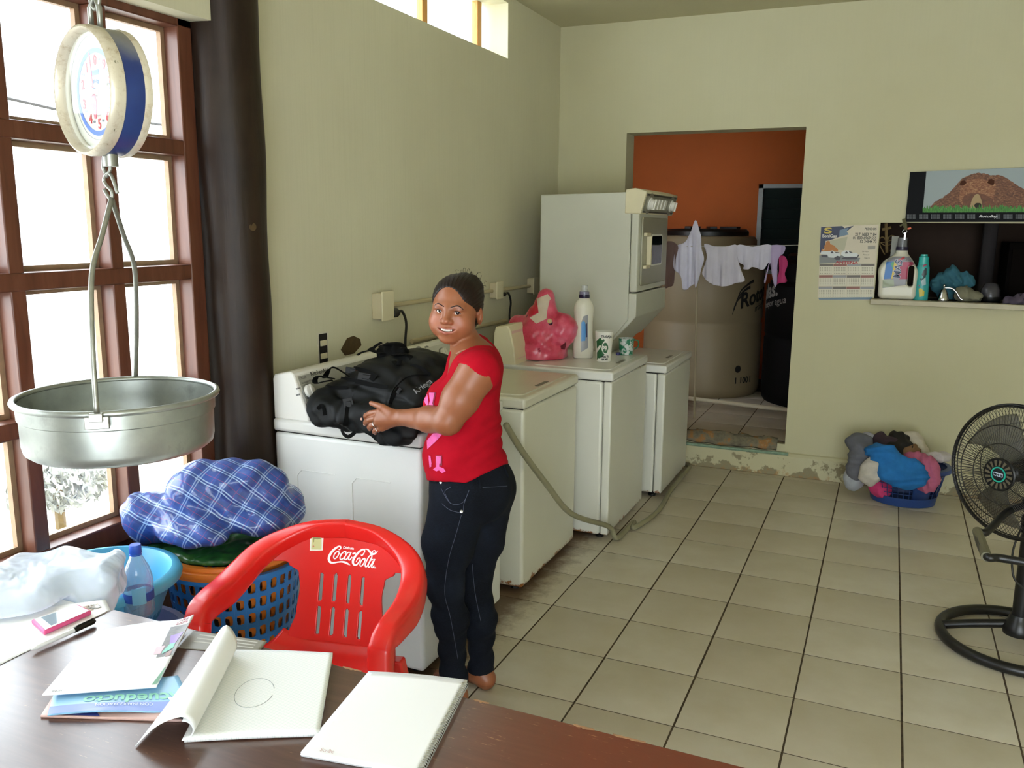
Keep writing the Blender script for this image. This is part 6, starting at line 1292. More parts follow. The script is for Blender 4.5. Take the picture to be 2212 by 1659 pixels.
# phone in a pink case
zq = lambda x, y: (x/5.53, 1160+y/5.53)
PH = thing('phone', 'white phone in a pink case lying on the white sheet', 'phone', Z(130, 1350, .753))
q = [Z(*zq(*p), .7525) for p in ((375, 1040), (930, 850), (1100, 930), (530, 1180))]
def quadprism(b, q, z0, z1, ins=0.): c = sum(q, Vector())/4; P = [p+(c-p).normalized()*ins for p in q]; b.loft([[(p.x, p.y, z) for p in P] for z in (z0, z1)])
b = MB(); quadprism(b, q, .7525, .7635); b.build('case', mat('pink_case', 'e4588f', .35), PH, bev=.004, seg=3)
b = MB(); quadprism(b, q, .7630, .7640, .006); b.build('front_glass', mat('phone_white', 'eceef0', .1), PH, bev=.0004)
qs = [q[0].lerp(q[1], .18).lerp(q[3].lerp(q[2], .18), .12), q[0].lerp(q[1], .84).lerp(q[3].lerp(q[2], .84), .12), q[0].lerp(q[1], .84).lerp(q[3].lerp(q[2], .84), .88), q[0].lerp(q[1], .18).lerp(q[3].lerp(q[2], .18), .88)]
b = MB(); quadprism(b, qs, .7640, .7643); b.build('screen', mat('screen_grey', '9fb0bd', .05, spec=.8), PH)
# pen
PE = thing('pen', 'white ballpoint pen with a black cap beside the pink phone', 'pen', Z(140, 1370, .757)); A = Z(*zq(375, 1345), .759); B = Z(*zq(1135, 1000), .7595); d = B-A
b = MB(); b.tube([A, A+d*.08, A+d*.66], [.0012, .005, .0052], 14); b.build('barrel', mat('pen_white', 'e6e6e6', .3), PE, smooth=40); b = MB(); b.tube([A+d*.65, A+d*.97, A+d], [.0060, .0058, .0035], 14); b.build('pen_cap', M_BLACK, PE, smooth=40)
b = MB(); b.tube([A+d*.70+Vector((0, 0, .0065)), A+d*.98+Vector((0, 0, .0068))], .0014, 6); b.build('clip', M_BLACK, PE)
# magazines
zm = lambda x, y: (60+x/5.185, 1310+y/5.185)
MG = thing('magazine', 'grey leaflet lying under the open notebook at the table edge', 'magazine', Z(500, 1390, .751)); o, f1 = sheet('leaflet', [(412, 1362), (577, 1386), (556, 1414), (380, 1400)], .7505, .001, mat('leaflet_grey', '8d887c', .35), MG)
for k in range(3): on_sheet(f1, 'print', [(.15, .15+.2*k), (.9, .15+.2*k), (.9, .22+.2*k), (.15, .22+.2*k)], mat('print_white', 'c9c6be', .5), MG)
MB_ = thing('magazine', 'pink and navy magazine at the bottom of the pile by the notebook', 'magazine', Z(240, 1540, .751)); o, f2 = sheet('pages', [(120, 1500), (330, 1500), (395, 1560), (88, 1550)], .7505, .004, mat('page_pink', 'c9a59c', .5), MB_); on_sheet(f2, 'print', [(.12, .82), (.4, .8), (.42, .98), (.1, .97)], mat('print_navy', '2c3580', .5), MB_, .0058)
q3 = [(142, 1494), (350, 1480), (432, 1525), (100, 1545)]
MC = thing('magazine', 'light blue magazine with pale green script title under the white one', 'magazine', Z(250, 1520, .756)); o, f3 = sheet('cover', [(120, 1490), (385, 1462), (425, 1535), (103, 1547)], .7560, .003, mat('cover_sky', '8fc0e4', .3), MC, lift=lambda u, v: .004*math.sin(u*5)*v)
on_sheet(f3, 'print', [(.0, .72), (1, .72), (1, 1), (0, 1)], mat('cover_periwinkle', '6f86cc', .3), MC, .0036)
text_sheet(f3, 'Acueducto', .98, .48, .40, (-.42, 0), (0, .9), mat('title_green', '8fd0b8', .4), MC, .004, .01, .2); text_sheet(f3, 'CON INAUGURACION', .72, .76, .14, (-.28, 0), (0, .9), mat('title_pale', 'dfe6f4', .4), MC, .0045)
on_sheet(f3, 'print', [(.40, .05), (.55, .05), (.47, .2), (.40, .2)], mat('cover_green', '5f7a4c', .4), MC, .0036); on_sheet(f3, 'print', [(.52, .05), (.70, .05), (.60, .2), (.52, .22)], MATS['cover_green'], MC, .0036); on_sheet(f3, 'print', [(.84, .62), (.97, .62), (.99, .84), (.86, .86)], M_SHEET, MC, .0050)
MD = thing('magazine', 'open white magazine with a dancer photo on top of the pile', 'magazine', Z(240, 1430, .764))
lift4 = lambda u, v: .006*math.sin(PI*u)*(1-v)+.012*max(0, (u-.75)/.25)**2*(1-v)+.004*v
o, f4 = sheet('pages', [(208, 1366), (420, 1341), (338, 1490), (92, 1508)], .7620, .003, M_SHEET2, MD, lift=lift4, nu=30, nv=30)
on_sheet(f4, 'photo', [(.80, .12), (1.0, .13), (1.0, .60), (.84, .60)], mat('photo_dark', '4a443c', .3, .5, 90), MD, .0036); on_sheet(f4, 'photo', [(.86, .28), (.985, .27), (.96, .42), (.90, .42)], mat('photo_violet', '7a4fa8', .3), MD, .0042); on_sheet(f4, 'photo', [(.905, .42), (.96, .42), (.965, .50), (.88, .56), (.87, .53)], mat('photo_teal', '4fa890', .3), MD, .0042); on_sheet(f4, 'photo', [(.92, .55), (.97, .53), (.975, .60), (.93, .62)], mat('photo_brown', '7a4a38', .3), MD, .0042); on_sheet(f4, 'photo', [(.78, .44), (.86, .43), (.86, .55), (.79, .55)], mat('photo_pink', 'e2a9b2', .3), MD, .0038); on_sheet(f4, 'photo', [(.985, .78), (1., .76), (1., .97), (.95, .98)], mat('photo_green', '2f7a48', .3), MD, .0040)
text_sheet(f4, 'SAN', .955, .018, .05, (-1., 0), (0, 1.0), mat('mag_red', '8a2438', .5), MD, .0042, .002); text_sheet(f4, 'ROBE', .965, .07, .05, (-1., 0), (0, 1.0), MATS['mag_red'], MD, .0042, .002); text_sheet(f4, 'HOME', .16, .955, .035, (-1., 0), (0, 1.0), MATS['dark_print'], MD, .0042)
# open graph notebook with a turned-over page
t = newmat('graph_paper'); v = t.coord(); mp = t.node('ShaderNodeMapping'); mp.inputs['Rotation'].default_value = (0, 0, .12); t.link(v, mp.inputs[0]); x, y, z = t.xyz(mp.outputs[0]); c = None
lx = t.math('LESS_THAN', t.math('FRACT', t.math('MULTIPLY', x, 1/.007)), .10); ly = t.math('LESS_THAN', t.math('FRACT', t.math('MULTIPLY', y, 1/.007)), .10); t.base(t.mix(t.math('MULTIPLY', t.math('MAXIMUM', lx, ly), .35), 'f4f5f5', 'b9cfc8')); t.b.inputs['Roughness'].default_value = .65; M_GRAPH = t.m
NB = thing('open_notebook', 'open squared notebook with a page curling over on the table', 'notebook', Z(560, 1510, .752))
o, f5 = sheet('page_block', [(497, 1412), (719, 1419), (690, 1592), (398, 1604)], .7505, .009, M_GRAPH, NB, lift=lambda u, v: .002*math.sin(u*3))
fo0, fo1 = Z(500, 1413, .7605), Z(402, 1600, .7605); fr0, fr1 = Z(462, 1392, .765), Z(292, 1612, .7525)
def curl(u, v, k=1., vs=.55):
    a, c = fo0.lerp(fo1, u), fr0.lerp(fr1, u); d = c-a; d.z = 0; L = d.length; d.normalize(); rho = (.030-.008*u)*k; o = a+d*rho*.35
    if v < vs: an = math.radians(-90-180*(v/vs)*1.0); return tuple(o+d*rho*math.cos(an)*1.0+Vector((0, 0, rho+rho*math.sin(an))))      # the roll: out to the right, over the top
    w_ = (v-vs)/(1-vs); tp_ = o+Vector((0, 0, 2*rho)); P = tp_.lerp(c, w_); return (P.x, P.y, P.z+.010*math.sin(PI*w_))
b = MB(); b.grid(curl, 24, 44); b.build('curled_page', M_SHEET, NB, smooth=180, solid=.0006, off=0)
b = MB(); b.grid(lambda u, v: curl(.02+.96*u, v*.56, .72), 20, 24); b.build('inner_page', M_GRAPH, NB, smooth=180, solid=.0006, off=0)
pts = [f5(.40+.16*math.cos(a), .55+.17*math.sin(a)) for a in np.linspace(.2, 6.0, 40)]; b = MB(); b.tube([(p[0], p[1], p[2]+.0093) for p in pts], .0006, 4); b.build('pencil_circle', mat('pencil', 'a8adb0', .7), NB)
# closed spiral notebook
NS = thing('spiral_notebook', 'closed white spiral notebook at the front edge of the table', 'notebook', Z(830, 1560, .752))
o, f6 = sheet('page_block', [(797, 1458), (1009, 1477), (905, 1680), (650, 1634)], .7505, .008, mat('page_white', 'e8e8ea', .6), NS, lift=lambda u, v: .003*math.sin(PI*u)*(1-v))
o, f7 = sheet('cover', [(797, 1456), (1004, 1475), (900, 1677), (649, 1632)], .7592, .0012, mat('cover_white', 'f8f8fa', .45), NS, lift=lambda u, v: .003*math.sin(PI*u)*(1-v)+.001)
b = MB()
for k in range(46):
    v = .015+.97*k/45; P = Vector(f7(1.005, v)); P2 = Vector(f7(.97, v)); d = (P-P2).normalized(); c_ = P+Vector((0, 0, -.003)); up_ = Vector((0, 0, 1)); b.tube([tuple(c_+d*.0065*math.cos(a)+up_*.0065*math.sin(a)) for a in np.linspace(0, 2*PI, 11)[:-1]], .0008, 4, loop=True)
b.build('spiral_binding', M_STEEL, NS, smooth=180, kind='stuff')
text_sheet(f7, 'Scribe', .13, .945, .05, (1, 0), (0, -1), mat('faint_red', 'c9a8a2', .5), NS, .0022)
# ================================================================== calendars, serving hatch, laundry
def wall_poly(px, y, m, name, parent, dy): b = MB(); q = [tuple(aty(u, v, y)) for u, v in px]; n = len(q); b.add([(x, y_-dy, z) for x, y_, z in q]+[(x, y_-dy+.0004, z) for x, y_, z in q], [tuple(range(n)), tuple(range(2*n-1, n-1, -1))]+[(k, n+k, n+(k+1) % n, (k+1) % n) for k in range(n)]); return b.build(name, m, parent, smooth=0)
def wall_text(s, u, v, hpx, y, m, parent, dy, sx=1., bold=0., align='LEFT', shear=0., rot=0.):
    P = aty(u, v, y); k = hpx*depth(P)/FPX; T = F3((P[0], P[1]-dy, P[2]), (math.cos(rot), 0, math.sin(rot)), (0, 0, 1)); return text('lettering', s, k, T, m, parent, .0001, align, sx, bold*k, shear)
YW = YB-.004
c1 = lambda x, y: (1760+x/8.732, 470+y/8.732)
CA = thing('wall_calendar', 'white gas company calendar with trucks and a month grid beside the hatch', 'calendar', aty(*c1(620, 1550), YW))
wall_poly([c1(*p) for p in [(118, 168), (150, 160), (1205, 135), (1195, 330), (1130, 1150), (1085, 1545), (1040, 1560), (85, 1560), (50, 1500), (85, 900)]], YW, mat('calendar_paper', 'c8bda6', .45, .05, 9), 'sheet', CA, .0)
wall_poly([c1(*p) for p in [(120, 180), (520, 160), (560, 200), (740, 150), (605, 260), (640, 320), (470, 362), (280, 430), (205, 440), (190, 560), (120, 660), (95, 660)]], YW, mat('cal_navy', '2b3350', .5), 'print', CA, .0006)
wall_poly([c1(*p) for p in [(470, 235), (640, 190), (605, 260), (640, 320), (460, 362)]], YW, mat('cal_steel', '6b8094', .5), 'print', CA, .001)
wall_poly([c1(*p) for p in [(85, 715), (400, 700), (860, 760), (830, 830), (400, 850), (85, 870)]], YW, mat('cal_road', '7d7f80', .6), 'print', CA, .0006)
wall_poly([c1(*p) for p in [(280, 440), (620, 360), (560, 620), (330, 600)]], YW, mat('cal_mist', 'b0ac94', .6), 'print', CA, .0006)
wall_poly([c1(*p) for p in [(180, 530), (205, 505), (210, 460), (240, 440), (280, 445), (295, 500), (360, 525), (395, 560), (440, 610), (440, 640), (120, 645), (135, 590), (155, 590), (160, 620), (180, 620)]], YW, mat('cal_orange', 'b07030', .5), 'print', CA, .001)
for P in ([(120, 640), (290, 630), (340, 620), (380, 650), (480, 680), (490, 720), (400, 760), (260, 750), (240, 700), (110, 690)], [(500, 660), (560, 620), (640, 620), (700, 660), (790, 670), (830, 700), (800, 740), (640, 745), (560, 740), (500, 700)]): wall_poly([c1(*p) for p in P], YW, mat('cal_white', 'cfd2d2', .5), 'print', CA, .0014)
for P in ([(300, 650), (330, 635), (365, 670), (310, 675)], [(570, 660), (600, 635), (640, 670), (580, 680)], [(370, 650), (440, 655), (470, 665), (400, 668)], [(640, 630), (700, 650), (720, 665), (660, 662)], [(360, 760), (430, 720), (490, 750), (470, 800), (400, 800)], [(560, 745), (700, 740), (800, 740), (820, 690), (835, 720), (780, 790), (600, 790), (500, 770)], [(120, 700), (230, 700), (240, 750), (130, 745)]): wall_poly([c1(*p) for p in P], YW, mat('cal_dark', '45424a', .5), 'print', CA, .0018)
wall_text('S', *c1(170, 295), 17, YW, mat('cal_yellow', 'c2a83a', .4), CA, .0014, 2.1, .03); wall_text('SoniGas', *c1(140, 372), 9.0, YW, mat('cal_text_white', 'c9c6c0', .5), CA, .0014, 1.0, .03)
for s, y, h in (('PEDIDOS', 235, 7), ('217 1683 Y 84', 345, 8.6), ('01 800 6969 555', 412, 8.2), ("52 34844 73", 478, 7.8)): wall_text(s, *c1(1165, y), h, YW, M_PRINT, CA, .0008, .85, .02, 'RIGHT')
wall_text('ANTEÑA', *c1(390, 865), 7.5, YW, mat('cal_red', 'a83238', .5), CA, .0022, 1.5, .03)
for k in range(3): wall_text(('Servicio', 'Puntual', 'Seguro')[k], *c1(890+20*k, 650+60*k), 4, YW, M_PRINT, CA, .0008, 1., 0, shear=.2)
wall_poly([c1(*p) for p in [(1000, 535), (1145, 530), (1140, 600), (1000, 605)]], YW, mat('cal_grey', '99948a', .6), 'print', CA, .0008)
for r in range(3):
    for k in range(4):
        X = lambda a: 88+a*262-8*r; y0, y1 = 920+r*215, 1075+r*215; L = [(X(k)+4, y0), (X(k+1)-6, y0-2), (X(k+1)-8, y1-4), (X(k), y1)]
        wall_poly([c1(*p) for p in L], YW, mat('cal_cell', 'd2ccb8', .5), 'month_cell', CA, .0008)
        wall_poly([c1(*p) for p in [(X(k)+2, y0-48), (X(k+1)-6, y0-50), (X(k+1)-6, y0-4), (X(k)+2, y0-2)]], YW, mat('cal_strip%d' % ((k+r) % 3), ('6a625c', '8a5a50', '8f8e90')[(k+r) % 3], .5), 'month_header', CA, .001)
        b = MB()
        for i in range(7):
            for j in range(5):
                u, v = c1(X(k)+22+i*33, y0+22+j*28); P = aty(u, v, YW); e = .0022; b.box(P[0]-e, P[0]+e, P[1]-.0014, P[1]-.001, P[2]-e*.7, P[2]+e*.7)
        b.build('date_marks', mat('cal_ink', '6b655c', .6), CA, smooth=0, kind='stuff')
wall_poly([c1(*p) for p in [(65, 1515), (1090, 1500), (1080, 1545), (85, 1552)]], YW, MATS['cal_steel'], 'print', CA, .0008)

c2 = lambda x, y: (1940+x/5.184, 350+y/5.184); YC = YB-.012
CB = thing('wall_calendar', 'wide dark calendar with a sleeping brown bear photo above the hatch', 'calendar', aty(*c2(900, 670), YC))
b = MB(); q = [tuple(aty(*c2(*p), YC)) for p in [(135, 113), (1900, 40), (1900, 668), (78, 672)]]; b.add([(x, y-.0, z) for x, y, z in q]+[(x, YB-.001, z) for x, y, z in q], [(0, 1, 2, 3), (7, 6, 5, 4), (0, 4, 5, 1), (1, 5, 6, 2), (2, 6, 7, 3), (3, 7, 4, 0)]); b.build('sheet', mat('poster_black', '0a0b0e', .5, spec=.08), CB)
wall_poly([c2(*p) for p in [(318, 104), (1880, 44), (1880, 560), (275, 565)]], YC, mat('poster_sky', '9aa4a6', .5, spec=.2), 'photo', CB, .0006)
t = newmat('bear_fur'); v = t.coord((30, 30, 60)); n = t.noise(v, 2.2, 5, .7, .8); t.base(t.ramp(n, [(.3, '3f2418'), (.5, '6d4129'), (.72, 'a0744f')])); t.b.inputs['Roughness'].default_value = .6
r_ = random.Random(2); J = lambda L, a=8: [(x+r_.uniform(-a, a), y+r_.uniform(-a, a)) for x, y in catmull([np.array(p, float) for p in L], 6)]
wall_poly([c2(*p) for p in J([(360, 500), (420, 440), (500, 400), (560, 350), (640, 270), (700, 200), (790, 150), (880, 125), (980, 130), (1060, 150), (1150, 150), (1230, 190), (1330, 260), (1420, 300), (1600, 330), (1880, 380), (1880, 510), (360, 515)], 5)], YC, t.m, 'photo', CB, .001)
t = newmat('bear_face'); v = t.coord((30, 30, 60)); n = t.noise(v, 2.2, 5, .7, .8); t.base(t.ramp(n, [(.3, '5a3220'), (.5, '8a5636'), (.72, 'c09468')])); t.b.inputs['Roughness'].default_value = .6
wall_poly([c2(*p) for p in J([(690, 330), (720, 250), (790, 200), (900, 185), (990, 205), (1060, 200), (1090, 250), (1080, 350), (1060, 460), (960, 500), (760, 500), (690, 430), (690, 330)], 5)], YC, t.m, 'photo', CB, .0014)
wall_poly([c2(*p) for p in J([(690, 255), (705, 215), (750, 210), (760, 240), (720, 265)], 3)], YC, MATS['bear_dark'] if 'bear_dark' in MATS else mat('bear_dark', '4a2b1e', .7, spec=.1), 'photo', CB, .0018)
wall_poly([c2(*p) for p in J([(1000, 230), (1030, 190), (1075, 205), (1070, 250), (1030, 255)], 3)], YC, mat('bear_dark', '4a2b1e', .7, spec=.1), 'photo', CB, .0018)
wall_poly([c2(*p) for p in J([(720, 440), (740, 380), (820, 350), (900, 350), (980, 370), (1060, 420), (1050, 500), (730, 500)], 4)], YC, mat('bear_shade', '6a3f28', .6, .3, 60), 'photo', CB, .0018)
wall_poly([c2(*p) for p in J([(800, 510), (830, 420), (860, 370), (900, 360), (930, 420), (940, 520), (870, 530)], 2)], YC, mat('bear_muzzle', 'a8916f', .7, spec=.1), 'photo', CB, .0022); wall_poly([c2(*p) for p in J([(850, 490), (870, 462), (920, 462), (935, 490), (920, 520), (870, 520)], 2)], YC, mat('bear_nose', '3b3834', .7, spec=.1), 'photo', CB, .0026)
G = [(275, 565)]+[(275+k*8, 505+r_.uniform(-32, 22)) for k in range(200)]+[(1880, 560)]
t = newmat('poster_grass'); v = t.coord((60, 60, 12)); n = t.noise(v, 3, 4); t.base(t.ramp(n, [(.3, '23501c'), (.6, '4a8f34'), (.8, '86b060')])); t.b.inputs['Roughness'].default_value = .6
wall_poly([c2(*p) for p in G], YC, t.m, 'photo', CB, .003)
wall_text('RotoBay', *c2(900, 620), 7.5, YC, mat('poster_white', 'c4c6c8', .4), CB, .0008, 1.35, .02, shear=.35)
b = MB()
for k in range(12):
    for i in range(8):
        for j in range(5):
            if 860 < 105+k*135+i*13 < 1090: continue
            P = aty(*c2(105+k*135+i*13, 592+j*11), YC); b.box(P[0]-.0016, P[0]+.0016, P[1]-.0010, P[1]-.0006, P[2]-.0022, P[2]+.0022)
b.build('date_marks', mat('poster_marks', '6a6f76', .5), CB, smooth=0, kind='stuff')

# ---- things on the hatch shelf
ZS = HAZ0+.0005
JG = thing('detergent_jug', 'big white detergent jug with a red and blue label on the shelf', 'jug', (2.225, 5.80, ZS))
yj = 5.80; J0 = aty(*c1(1540, 1480), yj); jc = np.array([J0[0], yj, ZS]); jw = (1870-1215)/8.732*depth(jc)/FPX/2
F = Field(jc+np.array([-jw-.03, -.08, -.005]), jc+np.array([jw+.03, .08, .36]), .0032)
F.op(P_box(jc+np.array([0, 0, .095]), (jw, .052, .095), .03), .02); F.op(P_rc(jc+np.array([-jw*.25, 0, .17]), jc+np.array([jw*.12, 0, .17]), .085, .085), .03); F.op(P_rc(jc+np.array([.008, 0, .23]), jc+np.array([.008, 0, .285]), .06, .032), .03); F.op(P_rc(jc+np.array([.008, 0, .28]), jc+np.array([.008, 0, .295]), .029), .01)
F.apply(lambda P, D: np.maximum(np.maximum(D, np.abs(P[..., 1]-yj)-.055), P[..., 2]-(ZS+.30)))
hx, hz = aty(*c1(1830, 1100), yj)[[0, 2]]; F.op(P_box((hx-.006, yj, hz), (.016, .12, .062), .014), .012, 'sub')
jg = sdf_obj('jug_body', F, M_HDPE, JG); jb = bvh_of(jg)
for col, L, of in (('8f8e96', [(1390, 770), (1520, 735), (1700, 735), (1890, 760), (1900, 870), (1760, 920), (1745, 1265), (1280, 1330), (1300, 1150), (1350, 830)], .0012), ('2a6fb8', [(1352, 835), (1480, 830), (1510, 900), (1480, 1150), (1302, 1160)], .002), ('4aa070', [(1430, 850), (1500, 830), (1480, 1000)], .0026), ('d8b840', [(1500, 835), (1560, 835), (1470, 1155), (1440, 1155)], .0026), ('a82a50', [(1600, 835), (1890, 835), (1890, 880), (1760, 930), (1745, 1160), (1590, 1160)], .002), ('c04048', [(1570, 800), (1680, 735), (1705, 760), (1600, 830)], .003), ('9fa892', [(1285, 1170), (1490, 1170), (1500, 1290), (1275, 1325)], .002)):
    decal('label_print', [[c1(*p) for p in L]], mat('jug_'+col, col, .4), JG, jb, of, .8)
text_px('MAS', *c1(1600, 1150), 21, -1.42, mat('jug_white', 'd8d8e0', .4), JG, jb, 1., 1.1, .0034); text_px('MAS', *c1(1600, 1150), 21, -1.42, mat('jug_ink', '1c2550', .4), JG, jb, 1., .35, .0044)
jn = jc+np.array([.008, 0, 0]); lathe_obj('cap_base', [(.034, .296), (.035, .300), (.034, .318), (0, .318)], jn, MATS['cap_purple'], JG); lathe_obj('dosing_cap', [(.028, .318), (.026, .372), (0, .372)], jn, mat('cap_smoke', '6f7074', .25), JG)
b = MB(); b.box(jn[0]-.062, jn[0]-.022, yj+.02, yj+.03, ZS+.25, ZS+.38); b.build('price_card', mat('grey_card', '8a8a84', .6), JG)
SB = thing('softener_bottle', 'slim turquoise softener bottle standing against the white jug', 'bottle', (2.36, 5.79, ZS)); J1 = aty(*c1(1990, 1515), 5.79); sc_ = np.array([J1[0], 5.79, ZS]); k = depth(sc_)/FPX/8.732
sb = lathe_obj('bottle_body', [(0, 0), (125*k, 0), (130*k, .006), (125*k, 350*k), (112*k, 600*k), (95*k, 660*k), (85*k, 680*k), (0, 680*k)], sc_, mat('turquoise', '2f9a98', .35), SB, sy=.7, smooth=60); lathe_obj('bottle_cap', [(92*k, 670*k), (84*k, 740*k), (86*k, 800*k), (62*k, 815*k), (60*k, 850*k), (0, 850*k)], sc_, mat('turquoise_cap', '2aa6a0', .3), SB, sy=.8); sbb = bvh_of(sb)
for col, L, of in (('1c2a34', [(2040, 1020), (2090, 950), (2115, 960), (2110, 1080), (2050, 1130), (2020, 1080)], .0012), ('a04060', [(2030, 910), (2100, 870), (2120, 890), (2050, 935)], .0012), ('c0b030', [(1960, 1340), (2000, 1330), (2070, 1390), (2060, 1480), (1970, 1500)], .0012), ('9ab4b8', [(2000, 1200), (2090, 1130), (2100, 1260), (2030, 1290)], .0014), ('b05a80', [(1945, 1270), (1980, 1280), (1975, 1310)], .0014)): decal('label_print', [[c1(*p) for p in L]], mat('soft_'+col, col, .4), SB, sbb, of, .7)
text_px('Suavi', *c1(2005, 1195), 7, -.7, M_INK, SB, sbb, 1., .2, .0022)
c3 = c2
def at3(x, y, yy): return np.array(aty(*c3(x, y), yy))
BL = thing('desk_bell', 'small chrome bell with a curved lever on the hatch shelf', 'bell', (2.50, 5.80, ZS)); p0 = at3(505, 1510, 5.80); p0[2] = ZS; k = depth(p0)/FPX/5.184
lathe_obj('bell_body', [(0, 0), (60*k, 0), (62*k, 8*k), (52*k, 40*k), (38*k, 90*k), (30*k, 120*k), (12*k, 128*k), (0, 128*k)], p0, M_CHROME, BL, smooth=60); lathe_obj('bell_knob', [(8*k, 125*k), (8*k, 150*k), (14*k, 158*k), (12*k, 180*k), (0, 186*k)], p0, M_CHROME, BL, smooth=60)
b = MB(); b.tube(catmull([p0+np.array([8*k, 0, 142*k]), p0+np.array([75*k, 0, 140*k]), p0+np.array([125*k, 0, 100*k]), p0+np.array([165*k, 0, 35*k]), p0+np.array([200*k, 0, 15*k])], 6), .006, 8); b.build('lever', M_CHROME, BL, smooth=180)
def lump(name, label, cat, parts, col, seed, amp=.008, f0=60, h=.005, rough=.85, zmin=ZS, k=.02, m=None):
    lo = np.min([np.array(c)-np.array(r) for c, r in parts], 0)-.02; hi = np.max([np.array(c)+np.array(r) for c, r in parts], 0)+.02; F = Field(lo, hi, h)
    for c, r in parts: F.op(P_ell(c, r), k)
    rs_ = np.random.RandomState(seed+500); dd, ee = rs_.normal(size=3), rs_.normal(size=3); dd = (dd/np.linalg.norm(dd)).astype(np.float32); ee = (ee/np.linalg.norm(ee)).astype(np.float32)
    F.apply(lambda P, D: np.maximum(D+fold(P, seed, amp, f0)+.009*np.abs(np.sin((P@dd)*48+2.2*np.sin((P@ee)*26)))-.005, zmin-P[..., 2])); return sdf_obj(name, F, m or mat('%s_%d' % (name, seed), col, rough, .12, 25), None, label=label, cat=cat)
lump('blue_cloth', 'teal folded cloth behind the chrome bell on the shelf', 'cloth', [(at3(600, 1390, 5.93), (.105, .03, .10)), (at3(600, 1250, 5.93), (.05, .025, .04)), (at3(480, 1330, 5.93), (.05, .03, .06)), (at3(730, 1330, 5.93), (.05, .03, .06))], '2f6272', 41)
lump('grey_rag', 'crumpled grey rag beside the bell lever on the shelf', 'rag', [(at3(760, 1470, 5.84), (.06, .05, .05)), (at3(850, 1500, 5.84), (.05, .05, .03))], '77745f', 42)
DK = thing('glass_jar', 'dark lidded jar at the back of the hatch shelf', 'jar', (2.66, 5.92, ZS)); p0 = at3(1025, 1530, 5.92); p0[2] = ZS; lathe_obj('jar_base', [(0, 0), (.055, 0), (.06, .01), (.06, .028), (0, .03)], p0, M_BLACK, DK); lathe_obj('jar_dome', [(.055, .028), (.052, .07), (.035, .105), (0, .112)], p0, mat('dome_grey', '3f3d42', .25), DK, smooth=60)
lump('purple_cloth', 'dull purple cloth hanging over the right end of the hatch shelf', 'cloth', [(at3(1340, 1560, 5.76), (.06, .06, .03)), (at3(1500, 1560, 5.78), (.10, .06, .03))], '4a4050', 43, zmin=ZS-.0)
OR = thing('wire_ornament', 'rustic twig and wire heart ornament hanging in the hatch corner', 'ornament', aty(*c1(1360, 640), 5.90)); M_TWIG = mat('twig', '75603a', .7, .15, 40); o_ = lambda x, y: tuple(aty(*c1(x, y), 5.90))
b = MB(); b.tube([o_(1345, 110), o_(1360, 660)], .009, 8); b.build('stick', M_TWIG, OR); b = MB(); b.tube([o_(1270, 230), o_(1440, 185)], .009, 8); b.build('cross_stick', M_TWIG, OR)
b = MB(); b.tube(catmull([o_(1320, 700), o_(1240, 540), o_(1210, 430), o_(1260, 370), o_(1320, 390), o_(1355, 470), o_(1400, 370), o_(1470, 340), o_(1530, 400), o_(1490, 540), o_(1420, 640)], 6), .004, 6); b.build('heart_wire', M_TWIG, OR, smooth=180)
b = MB(); b.tube(catmull([o_(1240, 470), o_(1350, 460), o_(1475, 420), o_(1440, 500), o_(1330, 530), o_(1240, 470)], 4), .003, 6); b.build('star_wire', M_TWIG, OR, smooth=180)
KY = thing('key_bundle', 'keys with an orange tag hanging above the white jug', 'keys', aty(*c1(1700, 250), 5.76)); o_ = lambda x, y, yy=5.755: Vector(aty(*c1(x, y), yy))
b = MB(); b.tube([o_(1680, 20), o_(1705, 140), o_(1720, 235)], [.010, .012, .008], 8); b.build('strap', mat('olive_strap', '5d583a', .7), KY); b = MB(); b.tube([o_(1690, 110), o_(1605, 165)], .006, 6); b.build('toggle', MATS['olive_strap'], KY)
cR = o_(1697, 265); b = MB(); b.tube([tuple(cR+Vector((.012*math.cos(a), 0, .012*math.sin(a)))) for a in np.linspace(0, 2*PI, 17)[:-1]], .0016, 6, loop=True); b.build('key_ring', M_CHROME, KY, smooth=180)
b = MB(); b.box(-.004, .004, -.02, .02, -.001, .001, F3(o_(1700, 350), (1, 0, 0), (0, 0, 1))); b.build('key', M_CHROME, KY); b = MB(); b.box(-.010, .010, -.005, .005, -.001, .001, F3(o_(1785, 205), (1, 0, .3), (0, 0, 1))); b.build('orange_tag', mat('tag_orange', 'd8603a', .5), KY)
b = MB(); P = at3(1010, 900, 6.6); b.tube([(P[0], 6.6, .1), (P[0]+.01, 6.6, 2.6)], .045, 12); b.build('store_post', mat('store_grey', '393434', .9), None, label='grey post standing inside the dark store behind the hatch', cat='post')
CBN = thing('dark_cabinet', 'dark cabinet inside the store at the right edge of the hatch', 'cabinet', (3.05, 6.3, .02)); P = at3(1250, 900, 6.15); b = MB(); b.box(P[0], P[0]+.5, 6.15, 6.6, .022, P[2]); b.build('cabinet_body', mat('cabinet_dark', '0c0908', .9, spec=.05), CBN, bev=.004); b = MB(); b.box(P[0]+.02, P[0]+.48, 6.142, 6.15, .06, P[2]-.04); b.build('cabinet_door', mat('cabinet_door', '100c0a', .9, spec=.05), CBN, bev=.002)

